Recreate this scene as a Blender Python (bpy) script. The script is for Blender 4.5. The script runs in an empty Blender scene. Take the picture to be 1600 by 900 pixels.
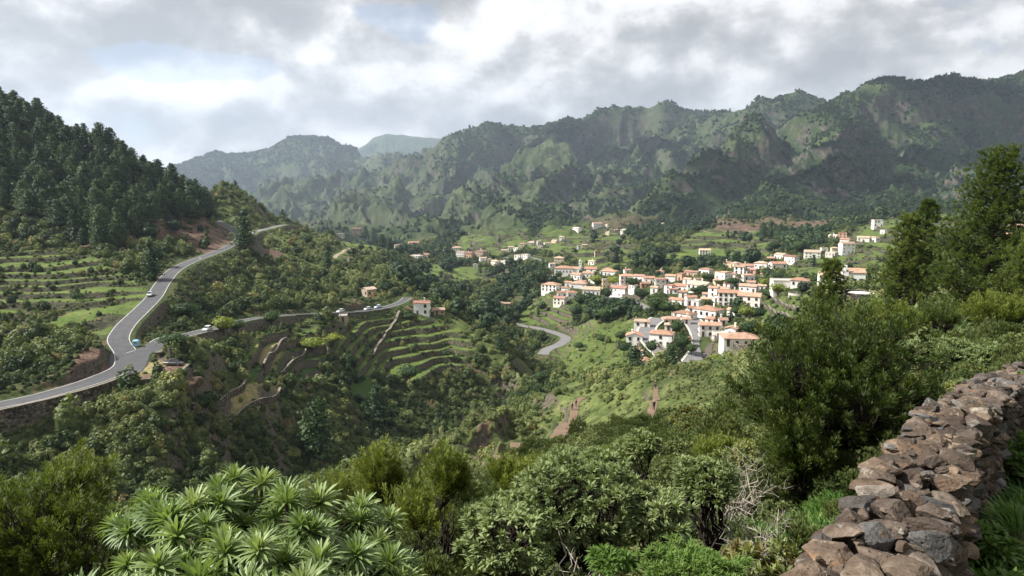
import bpy, math, random
import numpy as np
from mathutils import Vector, Matrix

scene = bpy.context.scene
# ------------------------------------------------------------------ camera
F = 1067.0                      # focal length in photo pixels (1600 wide)
PITCH = math.atan(150.0 / F)
cam_d = bpy.data.cameras.new("camera")
cam_d.sensor_width = 36.0
cam_d.lens = 36.0 * F / 1600.0
cam_d.clip_start = 0.1
cam_d.clip_end = 40000.0
cam = bpy.data.objects.new("camera", cam_d)
scene.collection.objects.link(cam)
cam.location = (0, 0, 0)
cam.rotation_euler = (math.pi / 2 - PITCH, 0, 0)
scene.camera = cam

# ------------------------------------------------------------------ sky, sun, exposure
SUN_EL = math.radians(44)
SUN_AZ = math.radians(-90)      # from +Y (view direction), negative = to the left
world = bpy.data.worlds.new("World")
scene.world = world
world.use_nodes = True
scene.view_settings.view_transform = 'Standard'
scene.view_settings.look = 'None'
scene.view_settings.gamma = 1.0
scene.view_settings.use_curve_mapping = False
scene.view_settings.exposure = 1.06
scene.cycles.use_denoising = True
scene.cycles.max_bounces = 5
scene.cycles.diffuse_bounces = 2
scene.cycles.transmission_bounces = 2
scene.cycles.transparent_max_bounces = 4
scene.cycles.volume_bounces = 0
scene.cycles.sample_clamp_indirect = 4.0
scene.cycles.caustics_reflective = False
scene.cycles.caustics_refractive = False

sl = bpy.data.lights.new("sun", 'SUN')
sl.energy = 5.0
sl.angle = math.radians(0.6)
sl.color = (1.0, 0.96, 0.90)
sun = bpy.data.objects.new("sun", sl)
scene.collection.objects.link(sun)
sd = Vector((math.sin(SUN_AZ) * math.cos(SUN_EL), math.cos(SUN_AZ) * math.cos(SUN_EL), math.sin(SUN_EL)))
sun.rotation_euler = (-sd).to_track_quat('-Z', 'Y').to_euler()


class NT:
    """tiny helper for node graphs"""
    def __init__(s, tree):
        s.t = tree
        s.n = tree.nodes
        s.l = tree.links

    def new(s, kind, ins=None, **kw):
        nd = s.n.new(kind)
        for k, v in kw.items():
            setattr(nd, k, v)
        for k, v in (ins or {}).items():
            s.put(nd.inputs[k], v)
        return nd

    def put(s, sock, v):
        if isinstance(v, bpy.types.NodeSocket):
            s.l.new(v, sock)
        elif isinstance(v, bpy.types.Node):
            s.l.new(v.outputs[0], sock)
        else:
            if sock.type == 'RGBA' and hasattr(v, '__len__') and len(v) == 3:
                v = (v[0], v[1], v[2], 1.0)
            sock.default_value = v

    def math(s, op, a, b=0.0, c=None, clamp=False):
        nd = s.new('ShaderNodeMath', operation=op, use_clamp=clamp)
        s.put(nd.inputs[0], a)
        s.put(nd.inputs[1], b)
        if c is not None:
            s.put(nd.inputs[2], c)
        return nd.outputs[0]

    def mix(s, fac, a, b, blend='MIX'):
        nd = s.new('ShaderNodeMix', data_type='RGBA', blend_type=blend)
        s.put(nd.inputs[0], fac)
        s.put(nd.inputs[6], a)
        s.put(nd.inputs[7], b)
        return nd.outputs[2]

    def ramp(s, fac, stops, interp='LINEAR'):
        nd = s.new('ShaderNodeValToRGB')
        nd.color_ramp.interpolation = interp
        el = nd.color_ramp.elements
        while len(el) < len(stops):
            el.new(0.5)
        for e, (p, c) in zip(el, stops):
            e.position = p
            if not hasattr(c, '__len__'):
                c = (c, c, c)
            e.color = (c[0], c[1], c[2], 1)
        s.put(nd.inputs[0], fac)
        return nd.outputs[0]

    def noise(s, vec, scale, detail=4, rough=0.55, dist=0.0, dim='3D'):
        nd = s.new('ShaderNodeTexNoise', noise_dimensions=dim)
        nd.inputs['Scale'].default_value = scale
        nd.inputs['Detail'].default_value = detail
        nd.inputs['Roughness'].default_value = rough
        nd.inputs['Distortion'].default_value = dist
        if vec is not None:
            s.put(nd.inputs['Vector'], vec)
        return nd.outputs[0]

    def smooth(s, v, a, b):
        nd = s.new('ShaderNodeMapRange', interpolation_type='SMOOTHSTEP')
        s.put(nd.inputs[0], v)
        nd.inputs[1].default_value = a
        nd.inputs[2].default_value = b
        return nd.outputs[0]


def ray(px, py):
    u = px - 800.0
    v = py - 450.0
    c, s_ = math.cos(PITCH), math.sin(PITCH)
    return np.array([u, F * c - v * s_, -F * s_ - v * c])


def PX(px, py, Y):
    """world point on the sight line of a photo pixel, at forward distance Y"""
    d = ray(px, py)
    return d * (Y / d[1])


SKY_OFF = 9.3


def sky_nodes():
    g = NT(world.node_tree)
    g.n.clear()
    sky = g.new('ShaderNodeTexSky')
    sky.sky_type = 'NISHITA'
    sky.sun_disc = False
    sky.sun_elevation = SUN_EL
    sky.sun_rotation = SUN_AZ
    sky.altitude = 800
    sky.air_density = 1.0
    sky.dust_density = 1.5
    tc = g.new('ShaderNodeTexCoord')
    sep = g.new('ShaderNodeSeparateXYZ', {0: tc.outputs['Generated']})
    x, y, z = sep.outputs
    # cloud heaps: noise over the view direction, flattened towards the horizon, heavier overhead
    zs = g.math('MULTIPLY', z, 1.45)
    vec = g.new('ShaderNodeCombineXYZ', {0: x, 1: y, 2: zs}).outputs[0]

    def at(dx, dy, dz):
        return g.new('ShaderNodeVectorMath', {0: vec, 1: (dx, dy, dz)}, operation='ADD').outputs[0]

    def field(v):
        a = g.noise(v, 2.6, 3, 0.5, 0.1)
        b = g.noise(v, 7.5, 12, 0.56, 0.12)
        return g.math('ADD', g.math('MULTIPLY', a, 0.5), g.math('MULTIPLY', b, 0.55))
    f0 = field(at(SKY_OFF, 1.7, 4.4))
    f1 = field(at(SKY_OFF - 0.02, 1.7, 4.4 + 0.055))
    relief = g.math('SUBTRACT', f0, f1)
    veil_n = g.noise(at(3.0, 8.0, 1.0), 2.2, 4, 0.5, 0.3)
    dirv = tc.outputs['Generated']

    def blob(px, py, rx, ry):
        d = ray(px, py)
        d = d / np.linalg.norm(d)
        # local frame at that direction
        r_ = np.array([d[1], -d[0], 0.0]); r_ /= np.linalg.norm(r_)
        u_ = np.cross(r_, d)
        a = g.new('ShaderNodeVectorMath', {0: dirv, 1: tuple(r_)}, operation='DOT_PRODUCT').outputs['Value']
        b = g.new('ShaderNodeVectorMath', {0: dirv, 1: tuple(u_)}, operation='DOT_PRODUCT').outputs['Value']
        b = g.math('SUBTRACT', b, 0.0)
        q = g.math('ADD', g.math('POWER', g.math('DIVIDE', a, rx), 2.0),
                   g.math('POWER', g.math('DIVIDE', b, ry), 2.0))
        return g.math('EXPONENT', g.math('MULTIPLY', q, -1.0))
    gaps = None
    for b in ((300, 108, .10, .020), (645, 45, .05, .030), (590, 22, .05, .018), (380, 104, .05, .014), (235, 100, .03, .02)):
        q = blob(*b)
        gaps = q if gaps is None else g.math('ADD', gaps, q)
    cov2 = g.math('SUBTRACT', g.math('ADD', g.math('MULTIPLY', g.math('SUBTRACT', f0, 0.5), 2.4), 0.72), g.math('MULTIPLY', gaps, 0.46))
    alpha = g.smooth(cov2, 0.42, 0.58)
    # brightness of the clouds
    shade = g.math('ADD', g.math('ADD', 0.50, g.math('MULTIPLY', relief, 3.6)), g.math('ADD', g.math('MULTIPLY', g.math('SUBTRACT', f0, 0.5), -0.9), g.math('MULTIPLY', g.math('SUBTRACT', veil_n, 0.5), 0.5)))
    bright = None
    for b, w in (((430, 140, .22, .05), .15), ((120, 150, .10, .03), .08), ((250, 60, .2, .03), .04),
                 ((520, 110, .06, .03), .05), ((880, 40, .16, .04), .05), ((700, 120, .1, .05), .05)):
        q = g.math('MULTIPLY', blob(*b), w)
        bright = q if bright is None else g.math('ADD', bright, q)
    dark = None
    for b, w in (((60, 90, .16, .05), .16), ((150, 20, .2, .03), .05), ((1120, 100, .22, .06), .05), ((1450, 40, .3, .05), .05), ((560, 185, .2, .02), .06)):
        q = g.math('MULTIPLY', blob(*b), w)
        dark = q if dark is None else g.math('ADD', dark, q)
    shade = g.math('SUBTRACT', g.math('ADD', shade, bright), dark)
    ccol = g.ramp(shade, [(0.14, (0.375, 0.37, 0.37)), (0.34, (0.50, 0.495, 0.49)), (0.50, (0.68, 0.67, 0.66)),
                          (0.62, (0.88, 0.87, 0.855)), (0.80, (1.03, 1.01, 0.985))])
    scl = g.new('ShaderNodeVectorMath', {0: ccol, 1: (7.2, 7.2, 7.25)}, operation='MULTIPLY').outputs[0]
    skyc = g.mix(1.0, sky.outputs[0], (1.0, 1.02, 1.05), 'MULTIPLY')
    skyb = g.new('ShaderNodeVectorMath', {0: skyc, 1: (1.0, 1.0, 1.0)}, operation='MULTIPLY').outputs[0]
    # thin veil over the gaps
    veil = g.mix(0.62, skyb, scl)
    col = g.mix(alpha, veil, scl)
    # below the horizon: plain pale air
    low = g.smooth(z, -0.02, 0.02)
    col = g.mix(low, (4.6, 4.9, 5.3), col)
    bg = g.new('ShaderNodeBackground', {'Color': col, 'Strength': 0.078})
    out = g.new('ShaderNodeOutputWorld')
    g.l.new(bg.outputs[0], out.inputs[0])
    world.cycles.sampling_method = 'MANUAL'
    world.cycles.sample_map_resolution = 512


sky_nodes()

# ------------------------------------------------------------------ noise in numpy
def _hash(ix, iy, seed):
    h = (ix.astype(np.int64) * 374761393 + iy.astype(np.int64) * 668265263 + seed * 974634777) & 0xffffffff
    h = ((h ^ (h >> 13)) * 1274126177) & 0xffffffff
    return (h ^ (h >> 16)) & 0xffff


def perlin(x, y, seed=0):
    x0 = np.floor(x); y0 = np.floor(y)
    fx = x - x0; fy = y - y0
    ux = fx * fx * fx * (fx * (fx * 6 - 15) + 10)
    uy = fy * fy * fy * (fy * (fy * 6 - 15) + 10)
    ix = x0.astype(np.int64); iy = y0.astype(np.int64)

    def gr(i, j, dx, dy):
        a = _hash(i, j, seed) * (2 * math.pi / 65536.0)
        return np.cos(a) * dx + np.sin(a) * dy
    n00 = gr(ix, iy, fx, fy); n10 = gr(ix + 1, iy, fx - 1, fy)
    n01 = gr(ix, iy + 1, fx, fy - 1); n11 = gr(ix + 1, iy + 1, fx - 1, fy - 1)
    return ((n00 * (1 - ux) + n10 * ux) * (1 - uy) + (n01 * (1 - ux) + n11 * ux) * uy) * 1.5


def fbm(x, y, wl, octv=4, gain=0.5, seed=0):
    s = 0; a = 1.0
    for o in range(octv):
        s = s + a * perlin(x / wl + 17.3 * o, y / wl - 9.1 * o, seed + o)
        wl /= 2.03; a *= gain
    return s


def ridged(x, y, wl, octv=4, gain=0.5, seed=0):
    s = 0; a = 1.0; w = 1.0
    for o in range(octv):
        n = 1.0 - np.abs(perlin(x / wl + 5.3 * o, y / wl + 3.7 * o, seed + o)) * 1.6
        n = n * n
        s = s + a * n * w
        w = np.clip(n * 1.6, 0, 1)
        wl /= 2.1; a *= gain
    return s


def sstep(a, b, x):
    t = np.clip((x - a) / (b - a), 0, 1)
    return t * t * (3 - 2 * t)

# ------------------------------------------------------------------ terrain control
CTRL = []          # (x, y, z)


RIDGES = []


def line(pts, step=28.0, behind=None):
    """a terrain feature line of (photo x, photo y, forward distance)"""
    pts = [tuple(map(float, p)) for p in pts]
    i0 = len(CTRL)
    for (a, b) in zip(pts[:-1], pts[1:]):
        n = max(1, int(math.hypot(b[0] - a[0], b[1] - a[1], 60 * math.log(b[2] / a[2])) / step))
        for k in range(n):
            t = k / n
            CTRL.append(PX(a[0] + (b[0] - a[0]) * t, a[1] + (b[1] - a[1]) * t, a[2] * (b[2] / a[2]) ** t))
    CTRL.append(PX(*pts[-1]))
    if min(p[2] for p in pts) > 850 and max(p[2] for p in pts) < 5600:
        RIDGES.append((i0, len(CTRL)))
    if behind:
        f, dpy = behind
        for p in pts[::2]:
            CTRL.append(PX(p[0], p[1] + dpy, p[2] * f))


def pts3(*pp):
    for p in pp:
        CTRL.append(PX(*p))


def W(*pp):
    for p in pp:
        CTRL.append(np.array(p, float))


ROAD_UP = [(-260, 690, 118), (-140, 662, 124), (-60, 646, 130), (0, 634, 135), (60, 619, 140), (120, 602, 148), (165, 589, 156), (195, 573, 164),
           (197, 553, 174), (185, 533, 185), (194, 511, 198), (216, 489, 215), (240, 465, 237), (255, 441, 260),
           (274, 421, 288), (300, 408, 318), (330, 397, 357), (358, 385, 396), (374, 373, 425), (368, 361, 450),
           (350, 351, 480), (338, 345, 520)]
ROAD_LOW = [(200, 556, 172), (235, 545, 180), (262, 531, 192), (300, 521, 205), (340, 511, 223), (370, 503, 241), (400, 497, 259),
            (440, 493, 278), (480, 491, 296), (520, 489, 312), (560, 487, 328), (600, 481, 344), (625, 473, 356), (636, 465, 368)]
ROAD_HILL = [(385, 371, 455), (400, 362, 510), (425, 355.5, 560), (446, 351, 600), (470, 352, 660)]
STREET = [(1060, 596, 218), (1072, 582, 228), (1087, 562, 248), (1098, 542, 270), (1095, 522, 292), (1086, 506, 312), (1078, 494, 332), (1092, 480, 352)]
LANE = [(1047, 572, 236), (1040, 558, 248), (1022, 540, 268), (1010, 524, 288), (1014, 509, 308), (1030, 497, 324)]
LANE_UP = [(935, 462, 500), (960, 465, 488), (985, 469, 468), (1003, 476, 440), (1017, 487, 410)]
VALLEY_ROAD = [(800, 505, 470), (815, 509, 466), (840, 513, 458), (867, 520, 440), (884, 528, 422), (874, 538, 402), (855, 545, 392), (848, 554, 384)]
BRIDGE_ROAD = [(790, 402, 880), (850, 408, 800), (880, 414, 740)]
GARDEN_LANE = [(1112, 520, 258), (1135, 534, 232), (1165, 540, 220), (1210, 546, 206), (1250, 548, 196)]
TRACK_A = [(1096, 360, 900), (1130, 362, 890), (1180, 361, 880), (1222, 363, 860)]
TRACK_B = [(1000, 355, 1120), (1030, 353, 1130), (1052, 351, 1150)]
TRACK_C = [(520, 403, 560), (530, 396, 590), (556, 388, 640), (566, 392, 650)]
TRACK_D = [(640, 383, 900), (720, 381, 980), (760, 372, 1050)]
TRAIL_A = [(912, 622, 158), (896, 640, 148), (884, 662, 131), (870, 688, 114), (856, 708, 104)]
TRAIL_B = [(1024, 606, 115), (1026, 622, 105), (1021, 640, 96), (1010, 658, 87), (990, 676, 80)]
TRAIL_C = [(806, 690, 118), (797, 704, 110), (782, 724, 100)]


def terrain_control():
    # camera's own hillside (world metres, eye at z = 0)
    W((0, .6, -1.75), (-1.5, 1, -2.3), (1.5, .6, -1.85), (-3, 0, -2.6), (4, 0, -1.6), (0, 2.2, -2.6), (-1.6, 2.4, -3.0), (-3.5, 3, -3.6),
      (1.1, 2.2, -2.5), (2.4, 2.4, -2.35), (4, 3, -2.2), (3.6, 5, -2.75), (5.5, 7, -3.1), (7.5, 9.5, -3.3), (9.2, 11, -3.3),
      (2.0, 5, -3.5), (3.4, 7.5, -4.1), (5.3, 10, -4.4),
      (0, 4, -3.1), (-1.6, 4.2, -3.6), (-3.2, 4.5, -4.1), (0.6, 6, -3.9), (-2.5, 7, -5.0), (-6, 8, -6.1), (-9, 7, -6.6),
      (1.5, 9, -5.4), (5, 11, -5.2), (-2, 11, -6.7), (8, 15, -5.3), (12, 18, -4.8), (4, 16, -7.2),
      (-3, 18, -10.2), (-14, 15, -11.5), (-8, 25, -14.5), (5, 27, -11.6), (15, 27, -8.6), (24, 30, -7.4), (22, 22, -5.5),
      (-25, 32, -21), (0, 40, -19.5), (15, 44, -14.5), (28, 45, -11.2), (44, 52, -9.4), (-45, 45, -30),
      (-30, 60, -31.5), (-5, 60, -28), (12, 62, -22), (30, 64, -17), (48, 72, -15), (65, 75, -11.5),
      (-65, 80, -39), (-38, 86, -42), (-10, 82, -34.5), (6, 80, -29.5))
    W((0, -3, -1.6), (0, -20, 2), (0, -80, 12), (0, -400, 60), (-30, -10, -8), (30, -10, 6), (120, -30, 30), (-200, -50, -30),
      (0, -2500, 200), (-2500, 0, 100), (2500, 0, 500), (-900, 0, 60), (900, 0, 140), (60, 20, 2), (150, 60, 8),
      (3000, 1200, 620), (-3000, 1500, 250), (-9000, 0, 300), (9000, 0, 500), (0, -9000, 400), (-1200, -1200, 100), (1200, -1200, 200), (-60, 20, -26), (-110, 60, -36))
    for L in (ROAD_UP, ROAD_LOW, ROAD_HILL, STREET, LANE, LANE_UP, VALLEY_ROAD):
        line(L, 22)
    # foot of the retaining wall under the upper road
    line([(-60, 690, 126), (0, 678, 129), (80, 664, 135), (150, 640, 144), (215, 622, 148), (265, 612, 148)], 25)
    pts3((250, 585, 160), (285, 570, 163), (245, 600, 155))
    pts3((305, 585, 168), (330, 560, 180), (300, 615, 158))
    # slope above the upper road and the left hill
    pts3((-80, 600, 146), (0, 590, 150), (60, 575, 155), (120, 560, 160), (165, 550, 170), (60, 530, 180), (130, 520, 188), (0, 530, 178),
         (-80, 540, 170), (0, 480, 215), (70, 480, 216), (150, 490, 212), (0, 430, 255), (80, 430, 258), (150, 440, 255), (215, 440, 255),
         (0, 390, 292), (80, 392, 298), (170, 392, 306), (250, 385, 350), (300, 370, 388), (335, 358, 430),
         (-80, 380, 280), (-100, 300, 340), (0, 325, 345), (100, 335, 350), (200, 345, 370), (280, 345, 410))
    line([(-250, 60, 400), (-100, 125, 410), (0, 182, 420), (60, 205, 430), (110, 225, 436), (160, 243, 442), (210, 266, 450), (260, 294, 458), (300, 316, 470), (330, 332, 490)], 25, (1.3, 60))
    pts3((0, 250, 385), (100, 280, 385), (200, 305, 405))
    line([(318, 305, 575), (345, 287, 590), (370, 293, 600), (400, 312, 605), (420, 335, 610), (450, 352, 615), (490, 366, 660), (540, 378, 720), (590, 384, 800), (630, 392, 860)], 22, (1.25, 55))
    pts3((360, 320, 560), (345, 340, 530), (400, 345, 560), (420, 372, 500), (460, 385, 500), (400, 395, 440), (370, 400, 400),
         (340, 420, 340), (300, 450, 290), (360, 460, 292), (300, 490, 245), (420, 450, 335), (420, 475, 298), (250, 500, 212), (480, 430, 385),
         (480, 465, 325), (540, 440, 405), (540, 470, 345), (580, 465, 366), (600, 445, 400), (620, 436, 440), (520, 395, 570), (580, 410, 580))
    # land below the lower road: terraces, the spur with the white house
    pts3((330, 545, 190), (380, 530, 220), (440, 520, 246), (500, 515, 272), (560, 515, 300), (600, 508, 325),
         (350, 590, 183), (400, 560, 212), (400, 610, 186), (470, 560, 244), (450, 600, 212), (540, 550, 272), (520, 600, 238),
         (600, 540, 305), (600, 575, 285), (650, 520, 330), (650, 550, 308), (660, 585, 288), (700, 545, 325), (715, 575, 306),
         (300, 650, 155), (360, 660, 168), (440, 650, 188), (520, 650, 215), (580, 640, 243), (640, 620, 265), (700, 615, 284), (760, 590, 305),
         (200, 660, 140), (120, 700, 130), (0, 720, 122), (-100, 740, 112), (200, 710, 132), (320, 705, 142), (420, 700, 165), (520, 685, 195))
    line([(640, 484, 348), (658, 492, 345), (690, 500, 345), (725, 512, 342), (760, 530, 330), (795, 556, 312), (825, 584, 298), (842, 594, 292)], 18)
    # ravine
    line([(-200, 800, 95), (0, 775, 106), (100, 765, 116), (250, 750, 130), (450, 732, 165), (600, 698, 215), (700, 662, 260), (790, 626, 300), (862, 602, 330),
          (872, 570, 365), (856, 552, 385)], 24)
    pts3((830, 530, 428), (790, 520, 435), (760, 492, 470), (720, 470, 520), (680, 448, 570), (700, 430, 700), (750, 430, 760), (800, 450, 650),
         (820, 480, 540), (770, 478, 530), (850, 480, 500), (830, 440, 690), (780, 410, 860), (640, 408, 850), (700, 402, 940), (660, 420, 720), (640, 430, 600))
    # the spur with the hikers
    line([(880, 606, 168), (905, 618, 160), (950, 610, 150), (1000, 594, 138), (1030, 588, 130), (1080, 582, 128), (1130, 574, 130), (1200, 560, 122), (1260, 535, 112), (1310, 515, 100),
          (1400, 488, 92), (1500, 462, 88), (1620, 440, 85), (1800, 420, 85)], 24)
    pts3((850, 620, 172), (820, 640, 165), (760, 660, 160), (700, 690, 145), (640, 720, 130), (560, 745, 118), (800, 680, 126), (900, 660, 130),
         (960, 650, 118), (960, 700, 88), (850, 740, 88), (740, 740, 100), (640, 770, 92), (1080, 640, 92), (1140, 620, 88), (1220, 600, 72), (1320, 560, 60),
         (1420, 530, 52), (1520, 510, 45), (1150, 680, 62))
    pts3((905, 590, 200), (960, 590, 190), (1030, 586, 180), (1100, 585, 178), (1180, 565, 170), (1250, 535, 165), (1330, 500, 150), (1450, 470, 150), (1600, 440, 150))
    # valley meadows and the village
    pts3((900, 575, 265), (895, 550, 320), (920, 535, 345), (950, 560, 270), (950, 520, 345), (930, 500, 400), (980, 560, 250), (985, 540, 285), (960, 490, 405),
         (1005, 575, 225), (900, 500, 440), (880, 500, 455), (870, 478, 490), (920, 480, 465), (1040, 530, 275), (1060, 545, 258), (1050, 480, 390), (1130, 500, 318),
         (1130, 520, 262), (1150, 480, 350), (1190, 480, 350), (1170, 510, 270), (1200, 500, 285), (1220, 530, 212), (1180, 525, 235),
         (1250, 500, 220), (1240, 480, 270), (1230, 455, 340), (1290, 470, 240), (1350, 468, 240), (1330, 448, 310), (1290, 448, 320), (1410, 450, 260), (1500, 420, 300), (1600, 400, 340),
         (1210, 440, 400), (1120, 460, 395), (1080, 460, 410), (1040, 455, 430), (990, 445, 480), (940, 460, 500), (900, 460, 505), (860, 455, 530),
         (850, 430, 640), (900, 440, 555), (920, 428, 590), (980, 425, 540), (1050, 430, 500), (1100, 432, 470), (1160, 428, 460), (1200, 420, 500),
         (870, 412, 690), (830, 405, 790), (820, 392, 880), (760, 398, 900), (880, 390, 830), (940, 410, 700), (1000, 405, 680), (1060, 412, 620), (1120, 412, 590),
         (900, 375, 950), (960, 370, 950), (1010, 378, 850), (1080, 385, 760), (1100, 395, 700), (1160, 385, 760), (1220, 385, 700), (1190, 405, 620),
         (1240, 408, 540), (1280, 400, 560), (1330, 395, 560), (1310, 375, 640), (1360, 380, 590), (1290, 425, 430), (1370, 410, 450),
         (1375, 352, 720), (1440, 380, 560), (1520, 370, 520), (1600, 350, 560), (1700, 330, 600), (1460, 345, 800), (1540, 330, 800), (1620, 310, 850),
         (1100, 362, 900), (1150, 362, 890), (1220, 364, 870), (1280, 364, 850), (1050, 362, 1020), (960, 355, 1100), (900, 362, 1080), (850, 372, 1040), (800, 378, 1020),
         (740, 388, 1000), (690, 392, 1020), (630, 388, 1000))
    # right massif: skyline, spurs and gullies
    line([(1165, 205, 2250), (1180, 190, 2300), (1210, 185, 2350), (1250, 172, 2400), (1290, 162, 2450), (1320, 148, 2500), (1350, 130, 2550), (1400, 115, 2650), (1440, 124, 2700),
          (1490, 116, 2750), (1550, 124, 2800), (1600, 112, 2900), (1700, 85, 3000), (1900, 60, 3200)], 25, (1.25, 70))
    line([(1165, 205, 2250), (1150, 228, 2100), (1100, 262, 1900), (1050, 288, 1700), (1000, 315, 1500), (960, 338, 1330), (935, 350, 1200)], 25)
    line([(1320, 190, 2350), (1300, 235, 1950), (1250, 270, 1650), (1200, 300, 1400), (1150, 335, 1150), (1105, 357, 960)], 25)
    def pz(*pp):            # valley floor points: photo column, distance, height
        for px, Y, z in pp:
            CTRL.append(np.array([(px - 800) / F * Y, Y, float(z)]))
    pz((1120, 2700, 110), (1085, 2400, 40), (1050, 2200, -25), (1010, 1900, -52), (965, 1620, -75), (935, 1420, -85),
       (1225, 2250, 95), (1190, 2050, 35), (1150, 1850, -15), (1105, 1600, -48), (1060, 1400, -68), (1030, 1230, -66),
       (1395, 2250, 130), (1380, 2000, 75), (1362, 1750, 25), (1345, 1500, -18), (1325, 1280, -42),
       (1490, 2250, 110), (1475, 1900, 50), (1455, 1600, 0), (1440, 1350, -25), (1590, 2200, 110), (1560, 1800, 50), (1540, 1450, 0),
       (735, 3200, 40), (700, 2750, -55), (660, 2250, -80), (620, 1900, -92), (590, 1650, -95),
       (915, 3300, 150), (915, 2800, 70), (912, 2400, 0), (905, 2050, -45), (885, 1750, -70), (850, 1500, -78), (820, 2100, -40), (845, 2400, 20),
       (1000, 3000, 130), (990, 2600, 40), (1040, 3300, 190),
       (580, 3300, -40), (530, 3000, -75), (480, 2700, -90), (430, 2300, -100), (640, 3400, 0),
       (330, 5000, -60), (420, 5050, -40), (500, 5000, -10), (570, 4800, 20), (370, 3600, -110))
    line([(1500, 160, 2600), (1460, 210, 2200), (1440, 250, 1850), (1420, 285, 1500), (1400, 310, 1250), (1370, 335, 1000)], 25)
    line([(1545, 150, 2650), (1530, 200, 2350), (1515, 250, 1950), (1500, 290, 1550), (1480, 310, 1250)], 25)
    line([(1650, 180, 2500), (1600, 230, 2000), (1580, 270, 1500), (1570, 300, 1200), (1560, 318, 1000)], 25)
    pts3((1230, 330, 1150), (1260, 345, 1020), (1200, 348, 1050), (1150, 356, 960))
    # crags in the middle distance
    line([(1120, 172, 3700), (1160, 168, 3500), (1180, 155, 3400), (1190, 149, 3380), (1205, 160, 3380), (1225, 152, 3380), (1245, 145, 3400), (1270, 153, 3350), (1300, 158, 3300), (1340, 158, 3300)], 15, (1.2, 60))
    # central massif
    line([(640, 243, 4100), (670, 236, 4000), (700, 213, 3900), (715, 210, 3900), (735, 200, 3900), (755, 190, 3900), (800, 196, 3950), (850, 197, 3950), (880, 187, 4050), (905, 186, 4100), (935, 165, 4200), (960, 160, 4250),
          (1020, 162, 4250), (1032, 155, 4200), (1045, 152, 4200), (1056, 158, 4200), (1070, 168, 4200), (1120, 172, 4200)], 16, (1.25, 60))
    line([(900, 200, 3700), (862, 208, 3200), (845, 218, 3050), (838, 235, 2950), (800, 265, 2650), (760, 292, 2350), (720, 320, 2000), (680, 350, 1600), (640, 378, 1200)], 20)
    line([(862, 208, 3200), (880, 250, 2700), (860, 275, 2400), (820, 310, 1900), (790, 340, 1450), (765, 365, 1150)], 22)
    pts3((740, 335, 1800), (700, 370, 1350), (830, 345, 1450), (880, 340, 1500))
    line([(1010, 215, 3600), (975, 270, 2900), (960, 310, 2200), (940, 335, 1700), (905, 350, 1350)], 24)
    line([(1080, 200, 3700), (1050, 240, 3200), (1020, 275, 2600), (1000, 298, 2100)], 24)
    line([(755, 190, 3900), (740, 230, 3500), (700, 262, 3200), (650, 290, 2900), (600, 287, 2850), (588, 292, 2800), (560, 318, 2500), (520, 348, 2050), (490, 362, 1800)], 18)
    line([(650, 290, 2900), (640, 320, 2300), (600, 350, 1800), (560, 368, 1500), (530, 376, 1300)], 20)
    line([(395, 305, 4400), (420, 287, 4300), (440, 280, 4200), (465, 283, 4200), (485, 272, 4200), (520, 279, 4200), (550, 266, 4200), (580, 275, 4000), (610, 268, 3900), (640, 260, 3900)], 16, (1.15, 25))
    line([(450, 285, 4000), (460, 310, 3400), (440, 330, 3000), (430, 345, 2700)], 20)
    line([(520, 285, 3800), (510, 310, 3200), (490, 335, 2700), (470, 355, 2200)], 20)
    pts3((550, 300, 3200), (545, 335, 2400), (480, 345, 2600), (410, 335, 3000), (400, 360, 2400), (450, 375, 1500), (500, 385, 1200))
    # far massif and the mesa behind it
    line([(150, 300, 6500), (265, 262, 6300), (300, 250, 6200), (332, 240, 6200), (368, 243, 6200), (400, 239, 6200), (425, 230, 6200), (443, 220, 6200), (455, 215, 6200), (515, 215, 6200),
          (528, 225, 6200), (560, 232, 6200), (585, 245, 6000)], 16, (1.2, 30))
    line([(575, 250, 5400), (590, 232, 5400), (605, 228, 5400), (625, 235, 5300), (645, 245, 5200), (690, 236, 5000)], 14, (1.15, 20))
    line([(540, 245, 10500), (567, 230, 10500), (585, 212, 10500), (605, 207, 10500), (650, 212, 10500), (695, 216, 10500), (740, 230, 10500), (800, 240, 10500)], 16, (1.2, 30))


terrain_control()


def flanks():
    """ground falling away on both sides of every mountain ridge"""
    allp = np.array(CTRL)
    new = []
    for i0, i1 in RIDGES:
        P = allp[i0:i1]
        T = np.gradient(P[:, :2], axis=0); T /= np.linalg.norm(T, axis=1)[:, None] + 1e-9
        N = np.stack([-T[:, 1], T[:, 0]], 1)
        others = np.delete(allp, np.arange(i0, i1), 0)
        for k in range(1, len(P) - 1, 2):
            Y = P[k, 1]
            for s in (-1, 1):
                off = 0.050 * Y + 25
                q = P[k, :2] + N[k] * s * off
                rr = np.hypot(others[:, 0] - q[0], others[:, 1] - q[1]).min()
                if rr < off * .95: continue
                if new and min(math.hypot(n[0] - q[0], n[1] - q[1]) for n in new) < off * .5: continue
                z = max(P[k, 2] - off * .9, -100 + .01 * Y)
                new.append((q[0], q[1], z))
    CTRL.extend(np.array(n) for n in new)
    print('flank points', len(new))


flanks()


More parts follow.
